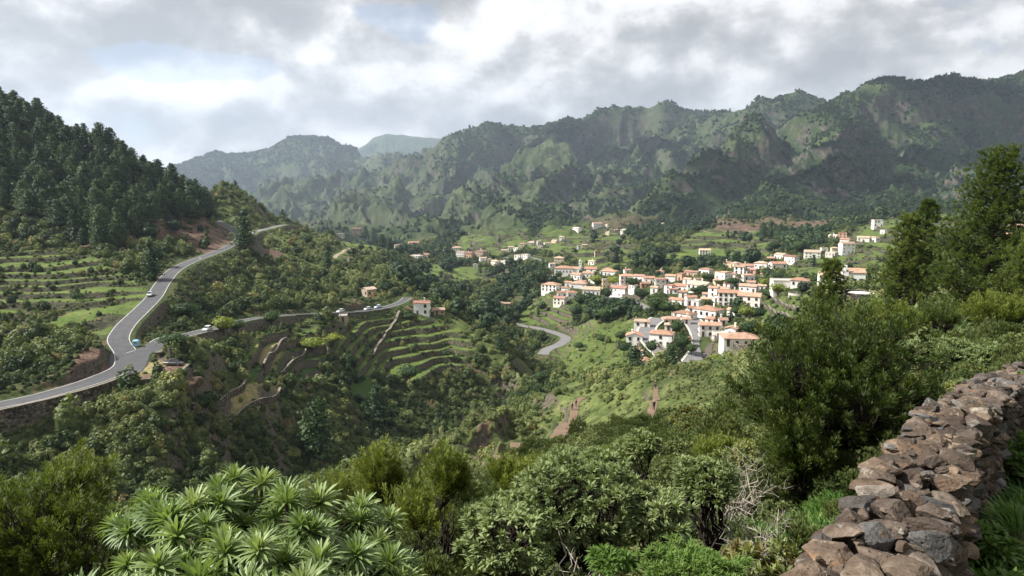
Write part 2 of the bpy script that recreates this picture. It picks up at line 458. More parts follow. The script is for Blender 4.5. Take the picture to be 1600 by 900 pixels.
def rbf_grid(A, S):
    """q = z / r over a coarse (angle, log distance) lattice"""
    C = np.array(CTRL)
    r = np.hypot(C[:, 0], C[:, 1])
    r = np.maximum(r, 0.8)
    ca = np.arctan2(C[:, 0], C[:, 1]); cs = np.log(r); cq = C[:, 2] / r
    AL = 2.6
    X = np.stack([ca * AL, cs], 1)
    keep = []
    for i in range(len(X)):
        if all((X[i, 0] - X[j, 0]) ** 2 + (X[i, 1] - X[j, 1]) ** 2 > 1.5e-4 for j in keep[-200:]):
            keep.append(i)
    X = X[keep]; cq = cq[keep]
    n = len(X)
    D = np.sqrt(((X[:, None] - X[None]) ** 2).sum(-1) + 1e-5)
    M = np.zeros((n + 1, n + 1))
    M[:n, :n] = -D + np.eye(n) * 0.0006 * -1
    M[:n, n] = 1; M[n, :n] = 1
    sol = np.linalg.solve(M, np.append(cq, 0))
    w, c = sol[:n], sol[n]
    Q = np.zeros((len(S), len(A)))
    wf = w.astype(np.float32)
    for i, s in enumerate(S):
        dx = (A[:, None] * AL - X[None, :, 0]).astype(np.float32)
        dy = np.float32(s) - X[None, :, 1].astype(np.float32)
        Q[i] = -(np.sqrt(dx * dx + dy * dy + 1e-5) @ wf) + c
    print("control points", n)
    return Q


AC = np.concatenate([np.linspace(-math.pi, -0.86, 22)[:-1], np.linspace(-0.86, 0.86, 430), np.linspace(0.86, math.pi, 22)[1:]])
SC = np.concatenate([np.linspace(math.log(0.5), math.log(60), 110)[:-1], np.linspace(math.log(60), math.log(12500), 430)])
QC = rbf_grid(AC, SC)
QC[:, -1] = QC[:, 0] = 0.5 * (QC[:, 0] + QC[:, -1])

# fine sheet
AF = np.concatenate([np.linspace(-math.pi, -0.80, 40)[:-1], np.linspace(-0.80, 0.80, 1150), np.linspace(0.80, math.pi, 40)[1:]])
SF = np.concatenate([np.linspace(math.log(0.5), math.log(90), 420)[:-1], np.linspace(math.log(90), math.log(1150), 900)[:-1],
                     np.linspace(math.log(1150), math.log(5500), 420)[:-1], np.linspace(math.log(5500), math.log(12500), 80)])


def bilin(A_, S_, G, a, s):
    fa = np.interp(a, A_, np.arange(len(A_))); fs = np.interp(s, S_, np.arange(len(S_)))
    ia = np.clip(fa.astype(int), 0, len(A_) - 2); is_ = np.clip(fs.astype(int), 0, len(S_) - 2)
    ta = fa - ia; ts = fs - is_
    return (G[is_, ia] * (1 - ta) + G[is_, ia + 1] * ta) * (1 - ts) + (G[is_ + 1, ia] * (1 - ta) + G[is_ + 1, ia + 1] * ta) * ts


AA, SS = np.meshgrid(AF, SF)
RR = np.exp(SS)
XX = np.sin(AA) * RR
YY = np.cos(AA) * RR
ZZ = bilin(AC, SC, QC, AA, SS) * RR


def project(x, y, z):
    c, s_ = math.cos(PITCH), math.sin(PITCH)
    d = np.maximum(y * c - z * s_, 0.01)
    return 800 + F * x / d, 450 - F * (y * s_ + z * c) / d


def inpoly(px, py, poly):
    ins = np.zeros(px.shape, bool)
    n = len(poly)
    for i in range(n):
        x0, y0 = poly[i]; x1, y1 = poly[(i + 1) % n]
        if y0 == y1:
            continue
        c = ((y0 > py) != (y1 > py)) & (px < (x1 - x0) * (py - y0) / (y1 - y0) + x0)
        ins ^= c
    return ins


PXG, PYG = project(XX, YY, ZZ)


def mask(poly, y0, y1):
    xs = [p[0] for p in poly]; ys = [p[1] for p in poly]
    m = (YY > y0) & (YY < y1) & (PXG > min(xs)) & (PXG < max(xs)) & (PYG > min(ys)) & (PYG < max(ys))
    out = np.zeros(XX.shape, bool)
    out[m] = inpoly(PXG[m], PYG[m], poly)
    return out


def soften(m, k=3):
    m = m.astype(np.float32)
    for _ in range(k):
        p = np.pad(m, 1, mode='edge')
        m = (p[1:-1, 1:-1] * 2 + p[:-2, 1:-1] + p[2:, 1:-1] + p[1:-1, :-2] + p[1:-1, 2:]) / 6
    return m


# ---- terraces: steps cut along the contours
TERR = [  # polygon, Y range, step height
    ([(-60, 405), (60, 385), (140, 400), (200, 430), (238, 455), (205, 500), (160, 525), (60, 520), (-60, 500)], 190, 330, 1.6),
    ([(505, 520), (560, 500), (640, 492), (720, 512), (745, 540), (720, 575), (620, 598), (570, 590), (520, 560)], 170, 420, 2.6),
    ([(385, 528), (440, 512), (500, 512), (515, 560), (500, 600), (455, 600), (430, 596), (385, 600), (378, 560)], 170, 300, 3.2),
    ([(800, 462), (850, 452), (900, 478), (890, 505), (810, 505)], 400, 620, 2.6),
    ([(880, 510), (1000, 500), (1000, 600), (900, 590), (860, 560)], 220, 430, 2.0),
    ([(700, 385), (780, 340), (820, 345), (830, 385), (790, 398), (700, 398)], 900, 1600, 7.0),
    ([(810, 385), (870, 340), (960, 350), (990, 380), (1000, 420), (920, 425), (890, 400)], 600, 1300, 4.5),
    ([(985, 425), (1050, 385), (1105, 352), (1210, 360), (1215, 405), (1150, 408), (1080, 418)], 560, 1100, 4.5),
    ([(1230, 410), (1300, 392), (1420, 380), (1440, 420), (1370, 428), (1260, 445), (1225, 432)], 380, 620, 2.6),
    ([(1300, 380), (1370, 340), (1480, 330), (1520, 380), (1420, 388)], 500, 900, 4.0),
    ([(520, 372), (640, 380), (640, 395), (560, 395)], 600, 980, 3.0),
    ([(640, 410), (800, 420), (800, 440), (700, 440), (640, 430)], 560, 950, 4.0),
    ([(1180, 470), (1260, 455), (1300, 480), (1240, 505), (1180, 500)], 200, 380, 2.4),
]
base = ZZ.copy()
TERM = np.zeros(XX.shape, np.float32)
TREAD = np.zeros(XX.shape, np.float32)
RISER = np.zeros(XX.shape, np.float32)
wob = fbm(XX, YY, 70, 3, 0.5, 77) * 2.4
for poly, y0, y1, st in TERR:
    m = soften(mask(poly, y0, y1), 4)
    h = (ZZ + wob * (st / 2.6)) / st
    fr = h - np.floor(h)
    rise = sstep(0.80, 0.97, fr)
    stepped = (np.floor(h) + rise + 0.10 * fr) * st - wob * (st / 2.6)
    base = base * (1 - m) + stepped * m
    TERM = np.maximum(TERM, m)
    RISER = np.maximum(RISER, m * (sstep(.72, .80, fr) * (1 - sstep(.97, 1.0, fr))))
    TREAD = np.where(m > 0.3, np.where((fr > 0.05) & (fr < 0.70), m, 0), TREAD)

# ---- relief noise
def relief():
    R = RR
    z = np.zeros_like(XX)
    nt = 1 - TERM
    sel = R > 800
    x, y, r = XX[sel], YY[sel], R[sel]
    wx = x + 120 * fbm(x, y, 600, 2, 0.5, 3); wy = y + 120 * fbm(x, y, 600, 2, 0.5, 9)
    g1 = ridged(wx, wy, 560, 4, 0.5, 21) - 0.95
    g2 = ridged(wx + 40, wy, 190, 4, 0.55, 31) - 0.95
    q = ZZ / RR
    top = q.max(0)[None, :]
    damp = np.clip((top - q) / np.where(RR > 4800, 0.010, 0.03), 0.25, 1)[sel]
    damp = np.where((np.abs(XX[sel] / YY[sel]) < .9) & (YY[sel] > 0), damp, 1)
    g3 = ridged(wx, wy, 1400, 5, 0.55, 41) - 0.95
    a = sstep(950, 2300, r)
    z[sel] = ((g1 * 64 * a + g2 * (8 + 30 * a)) * sstep(880, 1300, r) * (1 - .5 * sstep(4500, 6500, r)) + g3 * 60 * sstep(3600, 5600, r)) * damp
    sel = (R > 25) & (R <= 1300)
    x, y, r = XX[sel], YY[sel], R[sel]
    m1 = sstep(25, 70, r) * (1 - sstep(850, 1300, r))
    zz = (fbm(x, y, 46, 4, 0.5, 51) * 2.2 + (ridged(x, y, 70, 3, 0.5, 55) - 0.9) * 1.6) * m1 * nt[sel]
    # rocky gullies on the hikers' spur and above the ravine
    gx, gy = project(x, y, ZZ[sel])
    gm = sstep(560, 640, gx) * (1 - sstep(860, 960, gx)) * sstep(590, 640, gy) * sstep(60, 100, r) * (1 - sstep(200, 260, r))
    zz += (ridged(x * 1.0, y * 0.45, 17, 3, 0.5, 61) - 0.8) * 4.0 * gm
    z[sel] += zz
    sel = R <= 60
    x, y, r = XX[sel], YY[sel], R[sel]
    z[sel] += fbm(x, y, 1.6, 4, 0.5, 71) * 0.10 * sstep(1.0, 3.5, r) + fbm(x, y, 9, 3, 0.5, 72) * 0.45 * sstep(8, 25, r)
    return z


REL = relief()
ZZ = base + REL

# ---- roads: smooth centre lines that flatten the ground
def spline(pts, step):
    P = np.array([PX(*p) for p in pts])
    out = []
    n = len(P)
    for i in range(n - 1):
        p0 = P[max(i - 1, 0)]; p1 = P[i]; p2 = P[i + 1]; p3 = P[min(i + 2, n - 1)]
        m = max(2, int(np.linalg.norm(p2 - p1) / step))
        for k in range(m):
            t = k / m
            out.append(0.5 * ((2 * p1) + (-p0 + p2) * t + (2 * p0 - 5 * p1 + 4 * p2 - p3) * t * t + (-p0 + 3 * p1 - 3 * p2 + p3) * t ** 3))
    out.append(P[-1])
    return np.array(out)


def draped(pts, step, lift=0.0):
    """a line whose heights are read from the ground, smoothed"""
    L = spline(pts, step)
    if step <= 1.0:
        for _ in range(60):
            q = L[:, :2].copy(); q[1:-1] = .5 * L[1:-1, :2] + .25 * (L[:-2, :2] + L[2:, :2]); L[:, :2] = q
    z = bilin(AF, SF, ZZ, np.arctan2(L[:, 0], L[:, 1]), np.log(np.hypot(L[:, 0], L[:, 1])))
    for _ in range(6):
        z = np.convolve(np.pad(z, 1, mode='edge'), [.25, .5, .25], mode='valid')
    L[:, 2] = z + lift
    return L


def smooth_z(L, k=12):
    z = L[:, 2].copy()
    for _ in range(k):
        zz = np.convolve(np.pad(z, 1, mode='edge'), [.25, .5, .25], mode='valid')
        zz[0] = z[0]; zz[-1] = z[-1]
        z = zz
    L[:, 2] = z
    return L


ROADS = {}
DISTR = np.full(XX.shape, 1e9, np.float32)


def flatten(L, w0, w1, skirt=0.06):
    global ZZ
    lo = L.min(0) - w1 - 7; hi = L.max(0) + w1 + 7
    sel = np.where((XX > lo[0]) & (XX < hi[0]) & (YY > lo[1]) & (YY < hi[1]))
    x = XX[sel]; y = YY[sel]
    best = np.full(x.shape, 1e9); zb = np.zeros(x.shape)
    for i in range(len(L) - 1):
        a = L[i]; b = L[i + 1]
        ab = b[:2] - a[:2]; l2 = (ab ** 2).sum() + 1e-9
        near = (np.abs(x - a[0]) < w1 + 6) & (np.abs(y - a[1]) < w1 + 6)
        xx = x[near]; yy = y[near]
        t = np.clip(((xx - a[0]) * ab[0] + (yy - a[1]) * ab[1]) / l2, 0, 1)
        d = np.hypot(xx - a[0] - ab[0] * t, yy - a[1] - ab[1] * t)
        bb = best[near]; zc = zb[near]
        u = d < bb
        bb[u] = d[u]; zc[u] = (a[2] + (b[2] - a[2]) * t)[u]
        best[near] = bb; zb[near] = zc
    k = 1 - sstep(w0, w1, best)
    ZZ[sel] = ZZ[sel] * (1 - k) + (zb - skirt) * k
    DISTR[sel] = np.minimum(DISTR[sel], best - w0)


def gz(x, y):
    x = np.asarray(x, float); y = np.asarray(y, float)
    return bilin(AF, SF, ZZ, np.arctan2(x, y), np.log(np.maximum(np.hypot(x, y), 0.51)))


# ------------------------------------------------------------------ sight-line hit on the real terrain
def hit(px, py, y0=5.0, y1=9000.0):
    d = ray(px, py)
    Y = np.geomspace(y0, y1, 2600)
    P = d[None] * (Y / d[1])[:, None]
    below = P[:, 2] < gz(P[:, 0], P[:, 1])
    k = np.argmax(below) if below.any() else len(Y) - 1
    k = max(k, 1)
    p = P[k].copy()
    p[2] = float(gz(p[0], p[1]))
    return p




def junction_plane():
    A = []
    for p in ROAD_UP + ROAD_LOW[:2]:
        if 160 < p[0] < 250 and 535 < p[1] < 602:
            A.append(PX(*p))
    A = np.array(A)
    M = np.column_stack([A[:, 0], A[:, 1], np.ones(len(A))])
    return np.linalg.lstsq(M, A[:, 2], rcond=None)[0]


JP = junction_plane()
JPOLY = [(176, 600), (164, 575), (168, 552), (176, 540), (200, 537), (226, 537), (252, 532), (258, 545), (240, 566), (228, 588), (205, 600)]


def jplane(x, y):
    return np.maximum(JP[0] * x + JP[1] * y + JP[2], -43.05)


for nm, pts, w, w0, w1 in (('upper', ROAD_UP, 5.8, 3.9, 5.6), ('lower', ROAD_LOW, 5.2, 3.3, 5.2), ('hill', ROAD_HILL, 5, 3.2, 7),
                           ('street', STREET, 7.6, 4.6, 7.5), ('lane', LANE, 6.4, 3.8, 6.0), ('laneup', LANE_UP, 5, 3, 7), ('valley', VALLEY_ROAD, 6.5, 3.8, 8)):
    L = smooth_z(spline(pts, 2.5))
    if nm in ('upper', 'lower'):
        c_ = PX(205, 560, 170)
        k_ = 1 - sstep(14, 30, np.hypot(L[:, 0] - c_[0], L[:, 1] - c_[1]))
        L[:, 2] = L[:, 2] * (1 - k_) + jplane(L[:, 0], L[:, 1]) * k_
    ROADS[nm] = (L, w)
    if nm == 'upper':
        flatten(L[np.hypot(L[:, 0], L[:, 1]) > 270], 4.2, 17)
    flatten(L, w0, w1)
for nm, pts, w in (('bridge', BRIDGE_ROAD, 5), ('garden', GARDEN_LANE, 3), ('tracka', TRACK_A, 4), ('trackb', TRACK_B, 5), ('trackc', TRACK_C, 3.5), ('trackd', TRACK_D, 5),
                   ('traila', TRAIL_A, 1.5), ('trailb', TRAIL_B, 1.2), ('trailc', TRAIL_C, 1.9)):
    pts = [(p[0], p[1], float(hit(p[0], p[1], 60 if 'trail' in nm else (180 if nm == 'garden' else 450))[1])) for p in pts]
    L = draped(pts, 1.0 if 'trail' in nm else 4.0, 0.1)
    ROADS[nm] = (L, w)
    flatten(L, w / 2 + 0.3, w / 2 + (1.6 if 'trail' in nm else 6), 0.05)
# the gravel lay-by beside the junction is level
PAD = [PX(*p) for p in ((212, 592, 157), (232, 597, 155), (262, 592, 157), (292, 572, 163), (288, 566, 166), (262, 562, 168), (240, 560, 170), (222, 575, 163))]
_jm = soften(mask(JPOLY, 145, 200), 4)
ZZ = ZZ * (1 - _jm) + (jplane(XX, YY) - .06) * _jm
padm = mask([(205, 597), (235, 603), (262, 596), (296, 571), (288, 562), (245, 558), (228, 566)], 140, 190)
pads = soften(padm, 5)
ZZ = ZZ * (1 - pads) + (-43.08) * pads

# ---- ground kinds
GRASS = np.zeros(XX.shape, np.float32); SOIL = np.zeros(XX.shape, np.float32); CROP = np.zeros(XX.shape, np.float32); MEAD = np.zeros(XX.shape, np.float32); DRY = np.zeros(XX.shape, np.float32)
for poly, y0, y1, st in TERR:
    pass
GRASS = np.maximum(GRASS, TREAD * 1.0)
for poly, y0, y1 in (([(75, 620), (100, 590), (130, 548), (170, 560), (182, 588), (150, 598), (90, 612)], 130, 190),
                     ([(100, 345), (340, 330), (366, 375), (330, 392), (260, 372), (180, 395), (110, 380)], 280, 480),
                     ([(375, 385), (440, 395), (450, 410), (400, 412)], 340, 520),
                     ([(905, 350), (1060, 326), (1050, 350), (960, 356)], 1000, 1500),
                     ([(1100, 340), (1330, 330), (1290, 362), (1120, 358)], 850, 1250),
                     ([(205, 597), (235, 603), (262, 596), (296, 571), (288, 562), (245, 558), (228, 566)], 140, 190),
                     ([(800, 612), (760, 690), (740, 700), (770, 640)], 90, 220), ([(640, 378), (700, 376), (690, 390), (640, 390)], 800, 1100)):
    SOIL = np.maximum(SOIL, soften(mask(poly, y0, y1), 4))
for poly, y0, y1 in (([(385, 565), (410, 561), (408, 585), (386, 588)], 150, 260), ([(422, 585), (440, 550), (475, 545), (455, 570), (440, 588)], 150, 260),
                     ([(450, 595), (470, 562), (505, 558), (500, 580), (480, 600)], 150, 300), ([(552, 588), (585, 587), (583, 637), (550, 636)], 150, 300)):
    CROP = np.maximum(CROP, soften(mask(poly, y0, y1), 2))
for poly, y0, y1 in (([(395, 560), (402, 535), (447, 530), (430, 575)], 150, 280), ([(385, 600), (440, 595), (432, 635), (350, 662), (320, 655)], 140, 220),
                     ([(225, 566), (245, 558), (262, 562), (232, 590), (218, 590)], 140, 190), ([(100, 608), (220, 588), (222, 594), (100, 618)], 130, 170)):
    DRY = np.maximum(DRY, soften(mask(poly, y0, y1), 3))
for poly, y0, y1 in (([(340, 290), (400, 305), (450, 352), (520, 368), (600, 400), (640, 440), (600, 460), (540, 450), (480, 415), (420, 400), (380, 370), (350, 340)], 400, 700),
                     ([(670, 488), (740, 500), (830, 580), (850, 600), (800, 580), (740, 530), (690, 505)], 250, 450),
                     ([(870, 540), (920, 500), (1000, 470), (980, 560), (1040, 585), (960, 600), (880, 600)], 180, 450),
                     ([(860, 610), (1000, 590), (1040, 600), (1010, 640), (900, 650)], 90, 180),
                     ([(1110, 580), (1120, 545), (1190, 550), (1200, 570)], 120, 260)):
    MEAD = np.maximum(MEAD, soften(mask(poly, y0, y1), 5))
GRASS = np.where(CROP > 0.2, 0, GRASS)
_sp = mask([(560, 745), (700, 680), (850, 612), (1000, 588), (1110, 572), (1240, 545), (1260, 600), (1180, 700), (1000, 745), (800, 760)], 60, 190)
MEAD = np.maximum(MEAD, soften(_sp, 4) * np.clip(fbm(XX, YY, 16, 3, .5, 91) * 1.6 + .35, 0, .85).astype(np.float32))
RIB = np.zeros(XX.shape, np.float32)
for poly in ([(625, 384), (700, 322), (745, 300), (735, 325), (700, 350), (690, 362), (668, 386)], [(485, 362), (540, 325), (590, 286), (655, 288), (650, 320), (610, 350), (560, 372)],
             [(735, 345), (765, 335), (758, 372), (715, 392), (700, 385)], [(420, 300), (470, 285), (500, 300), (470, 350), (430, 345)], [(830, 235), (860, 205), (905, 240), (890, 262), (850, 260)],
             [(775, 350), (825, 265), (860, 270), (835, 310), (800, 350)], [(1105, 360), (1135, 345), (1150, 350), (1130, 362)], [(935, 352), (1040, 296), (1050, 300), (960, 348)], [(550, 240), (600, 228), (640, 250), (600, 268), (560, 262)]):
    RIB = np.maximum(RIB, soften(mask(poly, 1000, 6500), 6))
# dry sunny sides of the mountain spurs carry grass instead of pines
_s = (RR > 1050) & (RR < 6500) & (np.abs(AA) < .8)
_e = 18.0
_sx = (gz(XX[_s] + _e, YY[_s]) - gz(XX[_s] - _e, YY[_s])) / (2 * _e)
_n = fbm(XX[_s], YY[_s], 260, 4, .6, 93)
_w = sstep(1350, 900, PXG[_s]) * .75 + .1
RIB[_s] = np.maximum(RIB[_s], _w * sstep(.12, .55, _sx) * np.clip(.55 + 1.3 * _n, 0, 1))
print("terrain", XX.shape)
# ------------------------------------------------------------------ object helpers
def tag(o, label=None, cat=None, group=None, kind=None):
    if label: o['label'] = label
    if cat: o['category'] = cat
    if group: o['group'] = group
    if kind: o['kind'] = kind
    return o


def link(o, parent=None):
    scene.collection.objects.link(o)
    if parent is not None:
        o.parent = parent
    return o


def mesh_np(name, co, loops, sizes, mat=None, attrs=None, smooth=False, mats=None, midx=None):
    co = np.asarray(co, np.float32).reshape(-1, 3)
    loops = np.asarray(loops, np.int32).ravel()
    sizes = np.asarray(sizes, np.int32).ravel()
    me = bpy.data.meshes.new(name)
    me.vertices.add(len(co)); me.vertices.foreach_set('co', co.ravel())
    me.loops.add(len(loops)); me.loops.foreach_set('vertex_index', loops)
    me.polygons.add(len(sizes))
    st = np.zeros(len(sizes), np.int32); st[1:] = np.cumsum(sizes)[:-1]
    me.polygons.foreach_set('loop_start', st)
    me.polygons.foreach_set('loop_total', sizes)
    if midx is not None:
        me.polygons.foreach_set('material_index', np.asarray(midx, np.int32))
    me.polygons.foreach_set('use_smooth', np.full(len(sizes), smooth, bool))
    for k, v in (attrs or {}).items():
        v = np.asarray(v, np.float32)
        if v.ndim == 1:
            a = me.attributes.new(k, 'FLOAT', 'POINT'); a.data.foreach_set('value', v)
        elif v.shape[1] == 3:
            a = me.attributes.new(k, 'FLOAT_VECTOR', 'POINT'); a.data.foreach_set('vector', v.ravel())
        else:
            a = me.attributes.new(k, 'FLOAT_COLOR', 'POINT'); a.data.foreach_set('color', v.ravel())
    me.update(calc_edges=True)
    for m in (mats or ([mat] if mat else [])):
        me.materials.append(m)
    return me


def obj(name, me, parent=None, loc=None, rot=None, scale=None):
    o = bpy.data.objects.new(name, me)
    link(o, parent)
    if loc is not None: o.location = loc
    if rot is not None: o.rotation_euler = rot
    if scale is not None: o.scale = (scale,) * 3 if not hasattr(scale, '__len__') else scale
    return o


def empty(name, loc=(0, 0, 0), rz=0.0):
    o = bpy.data.objects.new(name, None)
    o.empty_display_size = 0.2
    link(o)
    o.location = loc
    o.rotation_euler = (0, 0, rz)
    return o


def mat_new(name):
    m = bpy.data.materials.new(name)
    m.use_nodes = True
    g = NT(m.node_tree)
    g.n.clear()
    return m, g


def finish(g, col, rough=0.8, bump=None, bstr=0.3, bdist=0.1, spec=0.3, metal=0.0, extra=None):
    b = g.new('ShaderNodeBsdfPrincipled')
    g.put(b.inputs['Base Color'], col)
    g.put(b.inputs['Roughness'], rough)
    b.inputs['Specular IOR Level'].default_value = spec
    b.inputs['Metallic'].default_value = metal
    if bump is not None:
        bn = g.new('ShaderNodeBump', {'Height': bump, 'Strength': bstr, 'Distance': bdist})
        g.l.new(bn.outputs[0], b.inputs['Normal'])
    for k, v in (extra or {}).items():
        g.put(b.inputs[k], v)
    o = g.new('ShaderNodeOutputMaterial')
    g.l.new(b.outputs[0], o.inputs[0])
    return b


def simple(name, col, rough=0.7, var=0.12, scale=3.0, spec=0.3, metal=0.0, bstr=0.15):
    m, g = mat_new(name)
    tc = g.new('ShaderNodeTexCoord').outputs['Object']
    n = g.noise(tc, scale, 5, 0.6)
    c = np.array(col)
    colr = g.ramp(n, [(0.3, tuple(c * (1 - var))), (0.7, tuple(np.minimum(c * (1 + var), 1)))])
    finish(g, colr, rough, n, bstr, 0.05, spec, metal)
    return m


def foliage_mat(name, stops, trans=0.3, rough=0.6, inst=True, nscale=0.0, spec=0.25):
    """leaf material: colour picked along a ramp by a per-leaf value plus a per-plant tint"""
    m, g = mat_new(name)
    at = g.new('ShaderNodeAttribute', attribute_name='rnd').outputs['Fac']
    v = g.math('MULTIPLY', g.math('SUBTRACT', at, 0.5), 0.42)
    if inst:
        ti = g.new('ShaderNodeAttribute', attribute_name='tint', attribute_type='INSTANCER').outputs['Fac']
        v = g.math('ADD', v, ti)
    else:
        ri = g.new('ShaderNodeObjectInfo').outputs['Random']
        v = g.math('ADD', g.math('ADD', v, 0.5), g.math('MULTIPLY', g.math('SUBTRACT', ri, 0.5), 0.35))
    col = g.ramp(v, stops)
    d = g.new('ShaderNodeBsdfPrincipled')
    g.put(d.inputs['Base Color'], col)
    d.inputs['Roughness'].default_value = rough
    d.inputs['Specular IOR Level'].default_value = spec
    t = g.new('ShaderNodeBsdfTranslucent')
    tcol = g.mix(1.0, col, (1.25, 1.3, 0.6), 'MULTIPLY')
    g.put(t.inputs[0], tcol)
    mx = g.new('ShaderNodeMixShader', {0: trans})
    g.l.new(d.outputs[0], mx.inputs[1]); g.l.new(t.outputs[0], mx.inputs[2])
    o = g.new('ShaderNodeOutputMaterial')
    g.l.new(mx.outputs[0], o.inputs[0])
    return m


# ------------------------------------------------------------------ ground sheet
def ground_material():
    m, g = mat_new('ground')
    geo = g.new('ShaderNodeNewGeometry')
    P = geo.outputs['Position']
    nz = g.new('ShaderNodeSeparateXYZ', {0: geo.outputs['Normal']}).outputs[2]
    k1 = g.new('ShaderNodeAttribute', attribute_name='kinds')     # grass, soil, crop
    k2 = g.new('ShaderNodeAttribute', attribute_name='kinds2')    # meadow, dry, mountain
    s1 = g.new('ShaderNodeSeparateColor', {0: k1.outputs['Color']})
    s2 = g.new('ShaderNodeSeparateColor', {0: k2.outputs['Color']})
    n1 = g.noise(P, 0.9, 6, 0.65)
    n2 = g.noise(P, 0.12, 5, 0.6)
    n3 = g.noise(P, 0.012, 6, 0.62)
    n4 = g.noise(P, 0.0035, 5, 0.6)
    scrub = g.ramp(n1, [(0.3, (0.018, 0.026, 0.010)), (0.5, (0.040, 0.055, 0.018)), (0.72, (0.085, 0.095, 0.035))])
    dirt = g.ramp(n1, [(0.3, (0.07, 0.045, 0.03)), (0.7, (0.19, 0.13, 0.085))])
    col = g.mix(g.smooth(n2, 0.56, 0.68), scrub, dirt)
    grass = g.ramp(g.math('ADD', g.math('MULTIPLY', n1, 0.5), g.math('MULTIPLY', n2, 0.5)),
                   [(0.36, (0.035, 0.062, 0.014)), (0.5, (0.075, 0.115, 0.024)), (0.62, (0.13, 0.16, 0.045))])
    grass = g.mix(g.smooth(g.noise(P, 0.33, 5, 0.7), 0.50, 0.64), grass, (0.115, 0.115, 0.048))
    mead = g.ramp(g.math('ADD', g.math('MULTIPLY', n1, 0.5), g.math('MULTIPLY', n2, 0.5)),
                  [(0.36, (0.035, 0.052, 0.016)), (0.5, (0.085, 0.11, 0.032)), (0.62, (0.16, 0.165, 0.07))])
    col = g.mix(g.math('MULTIPLY', s2.outputs[0], g.smooth(n2, 0.34, 0.5)), col, mead)
    col = g.mix(s1.outputs[0], col, grass)
    soil = g.ramp(g.math('ADD', g.math('MULTIPLY', n1, 0.6), g.math('MULTIPLY', n2, 0.4)),
                  [(0.38, (0.045, 0.030, 0.022)), (0.5, (0.10, 0.064, 0.046)), (0.62, (0.19, 0.135, 0.10))])
    col = g.mix(s1.outputs[1], col, soil)
    wv = g.new('ShaderNodeTexWave', {'Vector': P, 'Scale': 0.8, 'Distortion': 1.5, 'Detail': 2.0}, wave_type='BANDS').outputs['Fac']
    crop = g.ramp(g.math('ADD', g.math('MULTIPLY', wv, 0.5), g.math('MULTIPLY', n1, 0.5)), [(0.3, (0.025, 0.055, 0.014)), (0.7, (0.065, 0.12, 0.026))])
    col = g.mix(s1.outputs[2], col, crop)
    dry = g.ramp(n1, [(0.35, (0.12, 0.12, 0.045)), (0.6, (0.26, 0.22, 0.11))])
    col = g.mix(s2.outputs[1], col, dry)
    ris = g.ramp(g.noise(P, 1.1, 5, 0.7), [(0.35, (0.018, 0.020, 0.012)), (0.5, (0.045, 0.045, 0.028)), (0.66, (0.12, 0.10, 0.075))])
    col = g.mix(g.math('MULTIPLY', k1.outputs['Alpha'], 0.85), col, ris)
    # mountains: dark forest floor, grassy ribs, brown cliffs
    mfor = g.ramp(n3, [(0.36, (0.020, 0.034, 0.014)), (0.52, (0.035, 0.055, 0.019)), (0.68, (0.075, 0.095, 0.033))])
    mrock = g.ramp(g.noise(P, 0.03, 7, 0.7), [(0.3, (0.035, 0.030, 0.028)), (0.5, (0.085, 0.070, 0.060)), (0.72, (0.17, 0.14, 0.12))])
    steep = g.math('ADD', nz, g.math('MULTIPLY', g.math('SUBTRACT', n3, 0.5), 0.55))
    mcol = g.mix(g.math('MULTIPLY', g.smooth(steep, 0.68, 0.56), g.smooth(g.noise(P, 0.02, 5, 0.7), 0.43, 0.53)), mfor, mrock)
    spk = g.noise(P, 0.11, 4, 0.8)
    mcol = g.mix(g.math('MULTIPLY', g.smooth(spk, 0.46, 0.56), 0.75), mcol, (0.016, 0.030, 0.014))
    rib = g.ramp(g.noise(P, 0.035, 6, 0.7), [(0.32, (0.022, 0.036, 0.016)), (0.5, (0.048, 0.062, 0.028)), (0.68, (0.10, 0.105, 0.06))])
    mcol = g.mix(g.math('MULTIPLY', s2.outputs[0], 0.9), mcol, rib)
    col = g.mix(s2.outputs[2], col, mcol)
    # steep banks nearby show stone and earth
    bank = g.ramp(g.noise(P, 1.4, 5, 0.7), [(0.32, (0.03, 0.026, 0.02)), (0.5, (0.085, 0.072, 0.055)), (0.7, (0.17, 0.145, 0.11))])
    near = g.math('SUBTRACT', 1.0, s2.outputs[2])
    col = g.mix(g.math('MULTIPLY', g.smooth(g.math('ADD', nz, g.math('MULTIPLY', g.math('SUBTRACT', n1, 0.5), 0.3)), 0.74, 0.6), near), col, bank)
    bmp = g.math('ADD', n1, g.math('MULTIPLY', n2, 3.0))
    finish(g, col, 0.95, bmp, 0.6, 0.35, 0.1)
    return m


